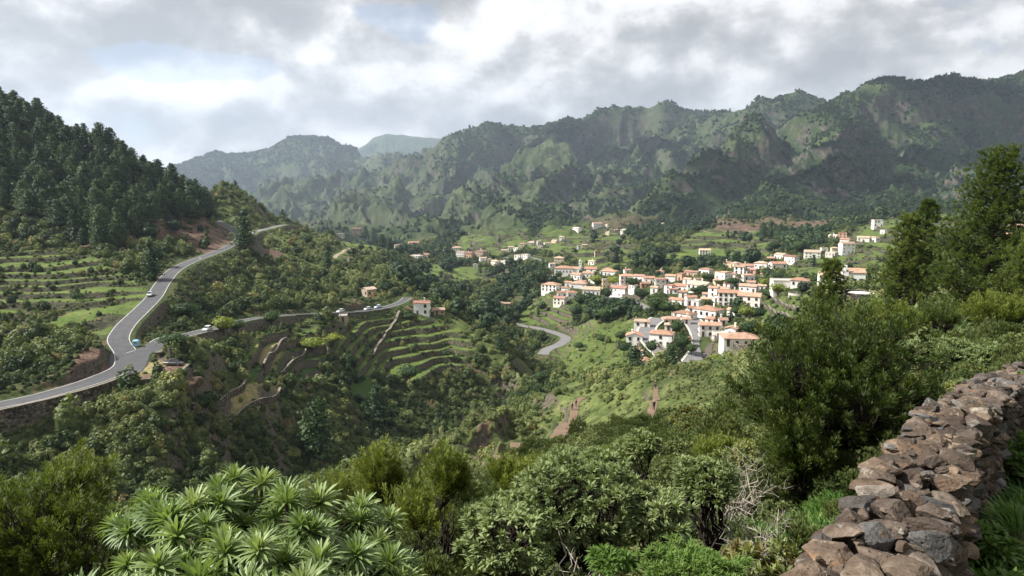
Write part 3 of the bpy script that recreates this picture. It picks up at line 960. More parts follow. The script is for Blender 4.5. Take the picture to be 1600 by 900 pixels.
def build_ground():
    ns, na = XX.shape
    co = np.stack([XX, YY, ZZ], -1).reshape(-1, 3)
    idx = np.arange(ns * na).reshape(ns, na)
    q = np.stack([idx[:-1, :-1], idx[:-1, 1:], idx[1:, 1:], idx[1:, :-1]], -1).reshape(-1, 4)[:, ::-1]
    mount = sstep(950, 1500, RR).astype(np.float32)
    one = np.ones_like(mount)
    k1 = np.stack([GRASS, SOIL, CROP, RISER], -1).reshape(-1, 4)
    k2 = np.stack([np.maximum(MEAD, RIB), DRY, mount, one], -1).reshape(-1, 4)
    # centre cap so the sheet has no hole under the camera
    co = np.vstack([co, [[0, 0, float(ZZ[0].mean())]]])
    k1 = np.vstack([k1, [[0, 0, 0, 1]]]); k2 = np.vstack([k2, [[0, 0, 0, 1]]])
    c = len(co) - 1
    cap = np.stack([idx[0, :-1], np.full(na - 1, c), idx[0, 1:]], -1)
    loops = np.concatenate([q.ravel(), cap.ravel()])
    sizes = np.concatenate([np.full(len(q), 4), np.full(len(cap), 3)])
    me = mesh_np('ground', co, loops, sizes, ground_material(), {'kinds': k1, 'kinds2': k2}, True)
    o = obj('ground', me)
    tag(o, kind='structure')


build_ground()

# ------------------------------------------------------------------ haze
def build_haze():
    x, y0, y1, zb, zt = 12550, -12550, 12550, float(ZZ.min()) - 1.0, float(ZZ.max()) + 12
    co = [(-x, y0, zb), (x, y0, zb), (x, y1, zb), (-x, y1, zb), (-x, y0, zt), (x, y0, zt), (x, y1, zt), (-x, y1, zt)]
    fa = [(0, 3, 2, 1), (4, 5, 6, 7), (0, 1, 5, 4), (1, 2, 6, 5), (2, 3, 7, 6), (3, 0, 4, 7)]
    m, g = mat_new('haze')
    v = g.new('ShaderNodeVolumePrincipled')
    v.inputs['Color'].default_value = (0.66, 0.80, 1.0, 1)
    v.inputs['Density'].default_value = HAZE
    v.inputs['Anisotropy'].default_value = 0.2
    o = g.new('ShaderNodeOutputMaterial')
    g.l.new(v.outputs[0], o.inputs['Volume'])
    m.cycles.homogeneous_volume = True
    me = mesh_np('haze', co, fa, [4] * 6, m)
    h = obj('haze', me)
    h.display_type = 'WIRE'
    tag(h, kind='stuff', label='thin blue haze filling the valley air', cat='haze')


HAZE = 6.2e-5
build_haze()

# ------------------------------------------------------------------ added out-of-view clouds, put there to shade parts of the land
def shade_cloud(name, label, target, zc, rx, ry, seed):
    """an uneven bank added out of view so that its shade falls on the target"""
    h = zc - target[2]
    c = np.array([target[0] + sd[0] / sd[2] * h, target[1] + sd[1] / sd[2] * h, zc])
    import bmesh
    bm = bmesh.new()
    bmesh.ops.create_icosphere(bm, subdivisions=6, radius=1)
    co = np.array([v.co[:] for v in bm.verts]); f = np.array([[v.index for v in fc.verts] for fc in bm.faces])
    bm.free()
    n = fbm(co[:, 0] * 3 + seed, co[:, 1] * 3 + co[:, 2], 1.0, 5, .55, seed)
    r = 1 + .38 * n
    co = co * r[:, None] * np.array([rx, ry, min(rx, ry) * .22])
    co[:, 2] = np.where(co[:, 2] < 0, co[:, 2] * .3, co[:, 2])
    m, g = mat_new('shade_cloud')
    finish(g, (.85, .86, .88), 1.0, None, spec=0)
    o = obj(name, mesh_np(name, co, f, np.full(len(f), 3), m, None, True), None, tuple(c))
    tag(o, label, 'shade_cloud', None, 'stuff')


ZTOP = float(ZZ.max()) + 12
print('top of the land', ZTOP)
shade_cloud('shade_cloud', 'unseen cloudy shape added to shade the upper right mountain', (1900, 2500, 260), ZTOP + 700, 400, 260, 3)
shade_cloud('shade_cloud', 'unseen small cloudy shape added to shade the middle of the right mountain', (1200, 1950, 160), ZTOP + 650, 330, 190, 4)
shade_cloud('shade_cloud', 'unseen small cloudy shape added to shade the foot of the right mountain', (680, 1800, 60), ZTOP + 700, 280, 190, 5)
shade_cloud('shade_cloud', 'unseen cloudy shape added to shade the central mountain', (450, 3500, 250), ZTOP + 900, 420, 300, 8)

# ------------------------------------------------------------------ roads
def asphalt(name, base, edge):
    m, g = mat_new(name)
    P = g.new('ShaderNodeNewGeometry').outputs['Position']
    n = g.noise(P, 0.5, 6, 0.65); n2 = g.noise(P, 12, 3, 0.6)
    c = np.array(base)
    col = g.ramp(n, [(0.3, tuple(c * 0.78)), (0.55, tuple(c)), (0.75, tuple(c * 1.3))])
    at = g.new('ShaderNodeAttribute', attribute_name='across').outputs['Fac']
    track = g.math('ABSOLUTE', g.math('SUBTRACT', g.math('ABSOLUTE', at), 0.45))
    col = g.mix(g.math('MULTIPLY', g.smooth(track, 0.2, 0.0), 0.22), col, tuple(c * 0.6))
    if edge:
        e = g.math('MULTIPLY', g.smooth(g.math('ABSOLUTE', at), 0.85, 1.0), 0.5)
        col = g.mix(g.math('MULTIPLY', e, n), col, (0.14, 0.115, 0.08))
    finish(g, col, 0.85, n2, 0.2, 0.02, 0.25)
    return m


M_ROAD = asphalt("asphalt", (0.080, 0.080, 0.085), True)
M_ROAD2 = asphalt('pale_asphalt', (0.17, 0.165, 0.165), True)
M_TRACK = asphalt('dirt_track', (0.27, 0.21, 0.15), True)
M_TRAIL = asphalt('red_dirt', (0.17, 0.115, 0.078), True)
M_PAINT = simple('road_paint', (0.50, 0.49, 0.46), 0.7, 0.2, 0.7)
M_KERB = simple('kerb_concrete', (0.42, 0.40, 0.36), 0.85, 0.2, 1.0)


def ribbon(L, off0, off1, lift, n=2, rag=0.0, seed=0):
    """strip between two sideways offsets of a centre line"""
    T = np.gradient(L[:, :2], axis=0)
    T /= np.linalg.norm(T, axis=1)[:, None] + 1e-9
    N = np.stack([T[:, 1], -T[:, 0]], 1)
    rng = np.random.RandomState(seed)
    co = []; ac = []
    for k in range(n):
        t = k / (n - 1)
        o = off0 + (off1 - off0) * t
        j = 0
        if rag and k in (0, n - 1):
            j = np.convolve(rng.uniform(-rag, rag, len(L) + 4), np.ones(5) / 5, mode='valid')
        xy = L[:, :2] + N * (o + j * 1.0)[:, None] if np.ndim(j) else L[:, :2] + N * o
        co.append(np.column_stack([xy, L[:, 2] + lift]))
        ac.append(np.full(len(L), 2 * t - 1))
    m = len(L)
    co = np.concatenate(co); ac = np.concatenate(ac)
    i = np.arange(m - 1)
    q = []
    for k in range(n - 1):
        q.append(np.stack([i + k * m, i + k * m + 1, i + (k + 1) * m + 1, i + (k + 1) * m], 1))
    return co, np.concatenate(q)[:, ::-1], ac


def settle(co, lift):
    """near the junction every road surface lies in the one common plane"""
    c_ = PX(205, 560, 170)
    k = 1 - sstep(14, 30, np.hypot(co[:, 0] - c_[0], co[:, 1] - c_[1]))
    co = co.copy(); co[:, 2] = co[:, 2] * (1 - k) + (jplane(co[:, 0], co[:, 1]) + lift) * k
    return co


def road(nm, name, mat, paint=False, rag=0.0, kerb=False):
    L, w = ROADS[nm]
    co, q, ac = ribbon(L, -w / 2, w / 2, 0.02, 7, rag)
    if nm in ('upper', 'lower'): co = settle(co, .03)
    o = obj(name, mesh_np(name, co, q, np.full(len(q), 4), mat, {'across': ac}, True))
    tag(o, kind='structure')
    if paint:
        for s in (-1, 1):
            c2, q2, a2 = ribbon(L, s * (w / 2 - 0.36), s * (w / 2 - 0.20), 0.030, 2)
            c2 = settle(c2, .055)
            mx, my = project(*c2[q2].mean(1).T)
            inj = inpoly(mx, my, [(196, 600), (190, 556), (196, 546), (203, 551), (222, 536), (262, 528), (262, 540), (240, 560), (228, 590)])
            q2 = q2[~inj]
            p = obj('edge_line', mesh_np('edge_line', c2, q2, np.full(len(q2), 4), M_PAINT))
            tag(p, kind='structure')
    if kerb:
        for s in (-1, 1):
            c2, q2, _ = ribbon(L, s * (w / 2 + 0.1), s * (w / 2 + 1.1), 0.14, 2)
            c3, q3, _ = ribbon(L, s * (w / 2 + 0.1), s * (w / 2 + 0.1), 0.14, 2)
            c3[len(L):, 2] -= 0.3
            cc = np.vstack([c2, c3]); qq = np.vstack([q2, q3 + len(c2)])
            p = obj('pavement', mesh_np('pavement', cc, qq, np.full(len(qq), 4), M_KERB))
            tag(p, kind='structure')


road('upper', 'road', M_ROAD, True)
road('lower', 'road', M_ROAD, True)


def apron():
    poly = [(176, 585), (172, 574), (170, 562), (175, 550), (190, 545), (204, 549), (222, 547), (240, 541), (244, 546), (234, 556), (231, 566), (222, 580), (205, 589), (188, 592)]
    Pp = np.array([hit(x, y, 120) for x, y in poly])
    lo = Pp.min(0) - 1; hi = Pp.max(0); st = .5
    xs = np.arange(lo[0], hi[0], st); ys = np.arange(lo[1], hi[1], st)
    gx, gy = np.meshgrid(xs, ys)
    z = jplane(gx.ravel(), gy.ravel()) + .045
    co = np.stack([gx.ravel(), gy.ravel(), z], 1)
    cx, cy = gx[:-1, :-1] + st / 2, gy[:-1, :-1] + st / 2
    ins = inpoly(cx, cy, [(p[0], p[1]) for p in Pp])
    idx = np.arange(gx.size).reshape(gx.shape)
    q = np.stack([idx[:-1, :-1], idx[:-1, 1:], idx[1:, 1:], idx[1:, :-1]], -1)[ins]
    tag(obj('road', mesh_np('road', co, q, np.full(len(q), 4), M_ROAD, {'across': np.zeros(len(co))}, True)), kind='structure')


apron()
road('hill', 'road', M_ROAD2)
road('street', 'road', M_ROAD2, False, 0, True)
road('lane', 'road', M_ROAD2, False, 0, True)
road('laneup', 'road', M_ROAD2)
road('valley', 'road', M_ROAD2)
road('bridge', 'road', M_ROAD2)
road('garden', 'road', M_TRACK)
for k in 'abcd':
    road('track' + k, 'dirt_track', M_TRACK, False, 0.8)
for k in 'abc':
    road('trail' + k, 'path', M_TRAIL, False, 0.55)
# ------------------------------------------------------------------ plant geometry
def unit(v):
    return v / (np.linalg.norm(v, axis=-1, keepdims=True) + 1e-9)


def rand_dirs(rng, n):
    return unit(rng.normal(size=(n, 3)))


class Geo:
    """collects vertices and faces of one mesh"""
    def __init__(s):
        s.co = []; s.lp = []; s.sz = []; s.rn = []; s.mi = []; s.n = 0

    def add(s, co, faces, rnd=0.5, mi=0):
        co = np.asarray(co, float).reshape(-1, 3)
        faces = np.asarray(faces, int)
        s.co.append(co); s.lp.append((faces + s.n).ravel()); s.sz.append(np.full(len(faces), faces.shape[1]))
        s.rn.append(np.broadcast_to(np.asarray(rnd, float), (len(co),)).copy()); s.mi.append(np.full(len(faces), mi))
        s.n += len(co)

    def mesh(s, name, mats, smooth=False):
        return mesh_np(name, np.concatenate(s.co), np.concatenate(s.lp), np.concatenate(s.sz), None,
                       {'rnd': np.concatenate(s.rn)}, smooth, mats if isinstance(mats, list) else [mats], np.concatenate(s.mi))


def cards(g, rng, P, N, w, h, rnd, mi=0, jit=0.7):
    """small leaf-clump faces roughly facing N"""
    n = len(P)
    D = unit(N + rng.normal(size=(n, 3)) * jit)
    A = unit(np.cross(D, rand_dirs(rng, n)))
    B = np.cross(D, A)
    w = np.broadcast_to(w, (n,))[:, None] * rng.uniform(.7, 1.3, (n, 1)); h = np.broadcast_to(h, (n,))[:, None] * rng.uniform(.7, 1.3, (n, 1))
    co = np.stack([P - A * w * .5, P - B * h * .5, P + A * w * .5 + D * w * .15, P + B * h * .5], 1)
    f = np.arange(n * 4).reshape(n, 4)
    g.add(co, f, np.repeat(rnd, 4), mi)


def blades(g, rng, P, D, L, Wd, droop, rnd, mi=0, fold=0.0):
    """tapered leaves: 5 vertices each, bending down by droop"""
    n = len(P)
    L = np.broadcast_to(L, (n,))[:, None]; Wd = np.broadcast_to(Wd, (n,))[:, None]; droop = np.broadcast_to(droop, (n,))[:, None]
    S = unit(np.cross(D, np.array([0, 0, 1.0]) + rng.normal(size=(n, 3)) * .25))
    dn = np.array([0, 0, -1.0])
    m = P + D * L * .55 + dn * L * droop * .25
    t = P + D * L + dn * L * droop
    co = np.stack([P - S * Wd * .22, P + S * Wd * .22, m + S * Wd * .5, m - S * Wd * .5, t], 1)
    i = np.arange(n)[:, None] * 5
    g.add(co, i + np.array([[0, 1, 2, 3]]), np.repeat(rnd, 5), mi)
    g.lp.append((i + np.array([[3, 2, 4]]) + g.n - n * 5).ravel()); g.sz.append(np.full(n, 3)); g.mi.append(np.full(n, mi))


def tufts(g, rng, C, D, n, spread, L, Wd, droop=0.1, rnd=None, mi=0, start=0.0):
    k = len(C)
    if rnd is None: rnd = rng.uniform(0, 1, k)
    d = unit(np.repeat(D, n, 0) + rand_dirs(rng, k * n) * spread)
    p = np.repeat(C, n, 0) + d * start
    blades(g, rng, p, d, L * rng.uniform(.7, 1.15, k * n), Wd, droop, np.clip(np.repeat(rnd, n) + rng.uniform(-.12, .12, k * n), 0, 1), mi)


def tube(g, pts, rad, sides=5, mi=0, rnd=0.5):
    pts = np.asarray(pts, float); m = len(pts)
    T = unit(np.gradient(pts, axis=0))
    up = np.array([0.13, 0.97, 0.2]) if abs(T[0][2]) > .7 else np.array([0, 0, 1.0])
    A = unit(np.cross(T, up)); B = np.cross(T, A)
    an = np.arange(sides) * 2 * math.pi / sides
    rad = np.broadcast_to(rad, (m,))
    co = pts[:, None] + (A[:, None] * np.cos(an)[None, :, None] + B[:, None] * np.sin(an)[None, :, None]) * rad[:, None, None]
    i = np.arange(m - 1)[:, None] * sides; j = np.arange(sides)[None]
    f = np.stack([i + j, i + (j + 1) % sides, i + sides + (j + 1) % sides, i + sides + j], -1).reshape(-1, 4)
    g.add(co.reshape(-1, 3), f, rnd, mi)


def limb(rng, a, b, ra, rb, wig=0.12, n=5):
    a = np.asarray(a, float); b = np.asarray(b, float)
    t = np.linspace(0, 1, n)[:, None]
    L = np.linalg.norm(b - a)
    p = a + (b - a) * t
    off = rng.normal(size=(n, 3)) * wig * L * .35 * np.sin(t * math.pi)
    off[:, 2] += (np.sin(t * math.pi) * wig * L * .5)[:, 0]
    return p + off, np.linspace(ra, rb, n)


def skeleton(g, rng, base, tips, r0, mi=0, mains=7, mids=0.12, f1=0.3, f2=0.66, wig=0.15):
    """join every tip to the base through main limbs and branches"""
    base = np.asarray(base, float)
    n = len(tips)
    M = tips[rng.choice(n, min(n, mains), False)]
    M = base + (M - base) * np.array([f1, f1, f1 * .95])
    k = max(mains + 1, int(n * mids))
    Q = tips[rng.choice(n, min(n, k), False)]
    Q = base + (Q - base) * f2
    for p in M:
        tube(g, *limb(rng, base, p, r0, r0 * .62, wig), 6, mi)
    for p in Q:
        m = M[np.argmin(((M - p) ** 2).sum(1))]
        tube(g, *limb(rng, m, p, r0 * .5, r0 * .26, wig), 5, mi)
    for p in tips:
        q = Q[np.argmin(((Q - p) ** 2).sum(1))]
        tube(g, *limb(rng, q, p, r0 * .2, r0 * .08, wig, 4), 3, mi)


def envelope(rng, n, c, r, zmin=-0.25, lumps=9, depth=(0.7, 1.0), lump=0.28):
    """points near the surface of an uneven, lobed crown"""
    d = rand_dirs(rng, n * 3)
    d = d[d[:, 2] > zmin][:n]
    ld = rand_dirs(rng, lumps); ld[:, 2] = np.abs(ld[:, 2]) * .8
    ld = unit(ld)
    f = 1 - lump + lump * 1.6 * np.max(np.clip(d @ ld.T, 0, 1) ** 6, axis=1)
    p = np.array(c) + d * np.array(r) * (f * rng.uniform(depth[0], depth[1], len(d)))[:, None]
    return p, d


# ------------------------------------------------------------------ leaf and bark materials
SCRUB = [(0.0, (0.017, 0.036, 0.012)), (0.22, (0.040, 0.066, 0.018)), (0.45, (0.082, 0.112, 0.030)), (0.62, (0.135, 0.162, 0.052)),
         (0.76, (0.18, 0.215, 0.095)), (0.88, (0.23, 0.235, 0.055)), (1.0, (0.18, 0.13, 0.07))]
PINE = [(0.0, (0.014, 0.030, 0.012)), (0.35, (0.030, 0.060, 0.022)), (0.7, (0.058, 0.095, 0.030)), (1.0, (0.10, 0.135, 0.042))]
M_SCRUB = foliage_mat('scrub_leaves', SCRUB, 0.25)
M_PINE_I = foliage_mat('pine_needles_far', PINE, 0.2)
M_PINE = foliage_mat('pine_needles', PINE, 0.25, inst=False)
M_PINE_NEAR = foliage_mat('pine_needles_near', [(0, (0.030, 0.052, 0.014)), (.45, (0.090, 0.130, 0.030)), (1, (0.20, 0.24, 0.065))], 0.35, inst=False)
M_BROAD = foliage_mat('broadleaf', [(0, (0.016, 0.036, 0.014)), (.5, (0.040, 0.075, 0.022)), (.85, (0.08, 0.13, 0.03)), (1, (0.14, 0.19, 0.045))], 0.25, inst=False)
M_YELLOWG = foliage_mat('yellow_green_leaves', [(0, (0.09, 0.13, 0.02)), (.6, (0.20, 0.24, 0.04)), (1, (0.30, 0.27, 0.06))], 0.3, inst=False)
M_HEATH = foliage_mat('heath_leaves', [(0, (0.045, 0.065, 0.012)), (.45, (0.10, 0.135, 0.022)), (.8, (0.17, 0.195, 0.035)), (1, (0.26, 0.20, 0.05))], 0.35, inst=False)
M_HEATH_D = foliage_mat('dark_heath_leaves', [(0, (0.022, 0.038, 0.010)), (.5, (0.060, 0.088, 0.018)), (.85, (0.145, 0.175, 0.035)), (1, (0.21, 0.23, 0.05))], 0.33, inst=False)
M_GREY = foliage_mat('grey_green_leaves', [(0, (0.085, 0.12, 0.045)), (.5, (0.19, 0.24, 0.095)), (1, (0.34, 0.385, 0.19))], 0.25, inst=False)
M_ROSE = foliage_mat('long_leaves', [(0, (0.20, 0.15, 0.05)), (.10, (0.07, 0.12, 0.035)), (.5, (0.175, 0.245, 0.082)), (1, (0.33, 0.38, 0.18))], 0.3, inst=False, rough=0.45, spec=0.4)
M_FERN = foliage_mat('fern_leaves', [(0, (0.05, 0.09, 0.018)), (.5, (0.10, 0.175, 0.035)), (1, (0.20, 0.27, 0.07))], 0.35, inst=False)
M_GRASSB = foliage_mat('grass_blades', [(0, (0.03, 0.07, 0.012)), (.5, (0.07, 0.15, 0.025)), (1, (0.17, 0.24, 0.06))], 0.3)
M_BARK = simple('bark', (0.075, 0.055, 0.042), 0.9, 0.4, 8, 0.1, 0, 0.5)
M_BARKD = simple('dark_bark', (0.035, 0.028, 0.022), 0.9, 0.4, 8, 0.1, 0, 0.5)
M_DEAD = simple('grey_dead_wood', (0.33, 0.29, 0.25), 0.85, 0.3, 10, 0.1, 0, 0.4)

RNG = np.random.RandomState(7)

# ------------------------------------------------------------------ prototypes for the masses (instanced)
def ico(level=2):
    import bmesh
    bm = bmesh.new()
    bmesh.ops.create_icosphere(bm, subdivisions=level, radius=1)
    bm.verts.ensure_lookup_table()
    co = np.array([v.co[:] for v in bm.verts]); f = np.array([[v.index for v in fc.verts] for fc in bm.faces])
    bm.free()
    return co, f


ICO2 = ico(2); ICO3 = ico(3); ICO4 = ico(4)


def proto_bush(seed, n, card, flat=0.75, core=True):
    rng = np.random.RandomState(seed)
    g = Geo()
    P, D = envelope(rng, n, (0, 0, .32), (.5, .5, .5 * flat + .1), -0.55, 8, (.8, 1.04), .3)
    lum = rng.uniform(0, 1, 12); sd = rand_dirs(rng, 12)
    r = lum[np.argmax(D @ sd.T, 1)] * .5 + rng.uniform(0, .5, len(P))
    cards(g, rng, P, D, card, card, r, 0, .55)
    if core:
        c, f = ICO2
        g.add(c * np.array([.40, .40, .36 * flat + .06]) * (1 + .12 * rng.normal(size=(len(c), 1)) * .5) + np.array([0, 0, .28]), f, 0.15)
    return g.mesh('bush', M_SCRUB)


def proto_shrub_fine(seed, kind):
    rng = np.random.RandomState(seed)
    g = Geo()
    if kind == 0:      # rounded leafy
        P, D = envelope(rng, 420, (0, 0, .35), (.5, .5, .42), -0.4, 8, (.72, 1.0), .3)
        tufts(g, rng, P, unit(D + [0, 0, .4]), 9, .9, .085, .026, .15)
    elif kind == 1:    # upright feathery heath
        P, D = envelope(rng, 330, (0, 0, .45), (.42, .42, .55), -0.3, 10, (.55, 1.0), .35)
        tufts(g, rng, P, unit(D * .5 + [0, 0, 1]), 14, .5, .11, .014, .0)
    else:              # small rosettes
        P, D = envelope(rng, 170, (0, 0, .33), (.5, .5, .38), -0.2, 7, (.8, 1.0), .25)
        tufts(g, rng, P, unit(D + [0, 0, .6]), 16, 1.0, .11, .024, .2)
    gs = Geo()
    skeleton(gs, rng, (0, 0, 0), P[:60], .02, 1)
    g.co += gs.co; g.lp += [l + g.n for l in gs.lp]; g.sz += gs.sz; g.rn += gs.rn; g.mi += gs.mi; g.n += gs.n
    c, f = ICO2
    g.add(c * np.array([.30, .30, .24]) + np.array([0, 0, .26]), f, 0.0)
    return g.mesh('shrub', [M_SCRUB, M_BARK])


def proto_tree_far(seed, n, card, conif=True, mat=None):
    rng = np.random.RandomState(seed)
    g = Geo()
    if conif:
        t = rng.uniform(0, 1, n) ** .8
        z = .16 + .84 * (1 - t)
        # whorled, uneven profile
        an = rng.uniform(0, 2 * math.pi, n)
        prof = (.05 + .26 * (1 - (z - .16) / .84) ** .6) * (1 + .28 * np.sin(z * 34 + seed) + .2 * np.sin(an * 3 + z * 9 + seed))
        prof *= np.where(z < .3, .55 + 1.5 * (z - .16), 1)
        rr = prof * rng.uniform(.55, 1.05, n)
        P = np.stack([np.cos(an) * rr, np.sin(an) * rr, z], 1)
        D = np.stack([np.cos(an), np.sin(an), np.full(n, .55)], 1)
        cards(g, rng, P, unit(D), card, card, rng.uniform(0, 1, n) * .6 + .4 * (.5 + .5 * np.sin(an * 3 + z * 9)), 0, .5)
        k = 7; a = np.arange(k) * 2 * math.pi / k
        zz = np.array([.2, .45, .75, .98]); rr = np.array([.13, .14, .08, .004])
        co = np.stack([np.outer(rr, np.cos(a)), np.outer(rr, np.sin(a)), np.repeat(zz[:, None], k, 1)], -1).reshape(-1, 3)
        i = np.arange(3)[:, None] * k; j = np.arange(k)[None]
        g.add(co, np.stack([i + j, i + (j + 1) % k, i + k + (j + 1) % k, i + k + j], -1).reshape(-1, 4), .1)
    else:
        P, D = envelope(rng, n, (0, 0, .58), (.42, .42, .42), -0.7, 9, (.8, 1.05), .3)
        cards(g, rng, P, D, card, card, rng.uniform(0, 1, len(P)), 0, .5)
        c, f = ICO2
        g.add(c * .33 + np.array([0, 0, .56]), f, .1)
    gt = Geo()
    return g, rng


def far_mesh(seed, n, card, conif, mat):
    g, rng = proto_tree_far(seed, n, card, conif)
    tube(g, [(0, 0, -.05), (0, 0, .25), (0, 0, .9)], [.018, .014, .004], 4, 1)
    return g.mesh('tree', [mat, M_BARKD])


def proto_grass(seed):
    rng = np.random.RandomState(seed)
    g = Geo()
    n = 70
    a = rng.uniform(0, 2 * math.pi, n); r = rng.uniform(0, .35, n) ** .8
    P = np.stack([np.cos(a) * r, np.sin(a) * r, np.zeros(n)], 1)
    D = unit(np.stack([np.cos(a) * .6, np.sin(a) * .6, np.ones(n)], 1) + rng.normal(size=(n, 3)) * .25)
    blades(g, rng, P, D, rng.uniform(.5, 1.0, n), .045, .35, rng.uniform(0, 1, n))
    return g.mesh('grass', M_GRASSB)


def collection_of(name, meshes):
    c = bpy.data.collections.new(name)
    for i, me in enumerate(meshes):
        o = bpy.data.objects.new('%s_%02d' % (name, i), me)
        c.objects.link(o)
    return c


def scatter(name, label, cat, P, scl, rot, tint, idx, col, kind='stuff', tilt=None, sz=None):
    """one object whose points carry instances of the collection"""
    n = len(P)
    me = bpy.data.meshes.new(name)
    me.vertices.add(n); me.vertices.foreach_set('co', np.asarray(P, np.float32).ravel())
    S = np.stack([scl, scl, scl if sz is None else sz], 1).astype(np.float32)
    R = np.zeros((n, 3), np.float32); R[:, 2] = rot
    if tilt is not None: R[:, 0] = tilt
    for k, v, ty in (('scl', S, 'V'), ('rotv', R, 'V'), ('tint', tint, 'F')):
        a = me.attributes.new(k, 'FLOAT_VECTOR' if ty == 'V' else 'FLOAT', 'POINT')
        a.data.foreach_set('vector' if ty == 'V' else 'value', np.asarray(v, np.float32).ravel())
    a = me.attributes.new('idx', 'INT', 'POINT'); a.data.foreach_set('value', np.asarray(idx, np.int32))
    o = obj(name, me)
    ng = bpy.data.node_groups.new(name, 'GeometryNodeTree')
    ng.interface.new_socket('Geometry', in_out='INPUT', socket_type='NodeSocketGeometry')
    ng.interface.new_socket('Geometry', in_out='OUTPUT', socket_type='NodeSocketGeometry')
    N = ng.nodes; Lk = ng.links
    gi = N.new('NodeGroupInput'); go = N.new('NodeGroupOutput')
    iop = N.new('GeometryNodeInstanceOnPoints')
    ci = N.new('GeometryNodeCollectionInfo'); ci.inputs['Collection'].default_value = col
    ci.inputs['Separate Children'].default_value = True; ci.inputs['Reset Children'].default_value = True
    def na(nm, ty):
        q = N.new('GeometryNodeInputNamedAttribute'); q.data_type = ty; q.inputs['Name'].default_value = nm
        return q.outputs['Attribute']
    iop.inputs['Pick Instance'].default_value = True
    Lk.new(gi.outputs[0], iop.inputs['Points']); Lk.new(ci.outputs[0], iop.inputs['Instance'])
    Lk.new(na('idx', 'INT'), iop.inputs['Instance Index'])
    Lk.new(na('scl', 'FLOAT_VECTOR'), iop.inputs['Scale'])
    e2r = N.new('FunctionNodeEulerToRotation')
    Lk.new(na('rotv', 'FLOAT_VECTOR'), e2r.inputs[0]); Lk.new(e2r.outputs[0], iop.inputs['Rotation'])
    Lk.new(iop.outputs[0], go.inputs[0])
    md = o.modifiers.new('scatter', 'NODES'); md.node_group = ng
    tag(o, label, cat, None, kind)
    print(name, n)
    return o


COL_BUSH = collection_of('bush', [proto_bush(s, 300, .15, f) for s, f in ((1, .7), (2, .8), (3, 1.0), (4, .6), (5, .9), (6, 1.25))])
COL_FINE = collection_of('shrub', [proto_shrub_fine(11, 0), proto_shrub_fine(12, 1), proto_shrub_fine(13, 2), proto_shrub_fine(14, 0), proto_shrub_fine(15, 1), proto_shrub_fine(16, 2)])
COL_FAR = collection_of('far_tree', [far_mesh(21, 110, .13, True, M_PINE_I), far_mesh(22, 110, .13, True, M_PINE_I), far_mesh(23, 110, .14, True, M_PINE_I), far_mesh(24, 120, .2, False, M_PINE_I), far_mesh(25, 120, .2, False, M_PINE_I)])
COL_GRASS = collection_of('grass_tuft', [proto_grass(31), proto_grass(32), proto_grass(33)])

# ------------------------------------------------------------------ where things may grow
QG = ZZ / RR
CM = np.maximum.accumulate(QG, axis=0)
ROADX = np.minimum(DISTR, 50)


def samp(G, x, y):
    return bilin(AF, SF, G, np.arctan2(x, y), np.log(np.maximum(np.hypot(x, y), .51)))


def polar_points(rng, r0, r1, dens, amax=0.74):
    """random ground points in the field of view; dens(r) in points per square metre"""
    out = []
    edges = np.geomspace(r0, r1, 60)
    for a, b in zip(edges[:-1], edges[1:]):
        area = amax * (b * b - a * a)
        n = rng.poisson(area * dens((a + b) / 2))
        r = np.sqrt(rng.uniform(a * a, b * b, n)); t = rng.uniform(-amax, amax, n)
        out.append(np.stack([np.sin(t) * r, np.cos(t) * r], 1))
    return np.concatenate(out)


def visible(x, y, h, margin=0.006):
    r = np.hypot(x, y)
    return (samp(ZZ, x, y) + h) / r > samp(CM, x, y) - margin


HOUSES_XY = []      # filled by the houses: (x, y, radius)
FRONT = []          # ground in front of a house, towards the viewer's side of the valley
# ------------------------------------------------------------------ house materials
def plaster(name, col):
    m, g = mat_new(name)
    P = g.new('ShaderNodeNewGeometry').outputs['Position']
    n = g.noise(P, 0.5, 6, 0.65); n2 = g.noise(P, 5, 4, 0.6)
    c = np.array(col)
    base = g.ramp(n, [(0.3, tuple(c * .82)), (0.5, tuple(c)), (0.7, tuple(np.minimum(c * 1.05, .9)))])
    dirt = g.ramp(g.noise(P, 1.3, 6, 0.75), [(0.55, 0.0), (0.75, 0.45)])
    base = g.mix(dirt, base, tuple(c * np.array([.66, .6, .52])))
    ri = g.new('ShaderNodeObjectInfo').outputs['Random']
    base = g.mix(1.0, base, g.ramp(ri, [(0, (.86, .84, .80)), (.4, (1, 1, 1)), (.75, (.98, .94, .86)), (1, (1.02, 1.02, 1.03))]), 'MULTIPLY')
    finish(g, base, 0.9, n2, 0.2, 0.02, 0.1)
    return m


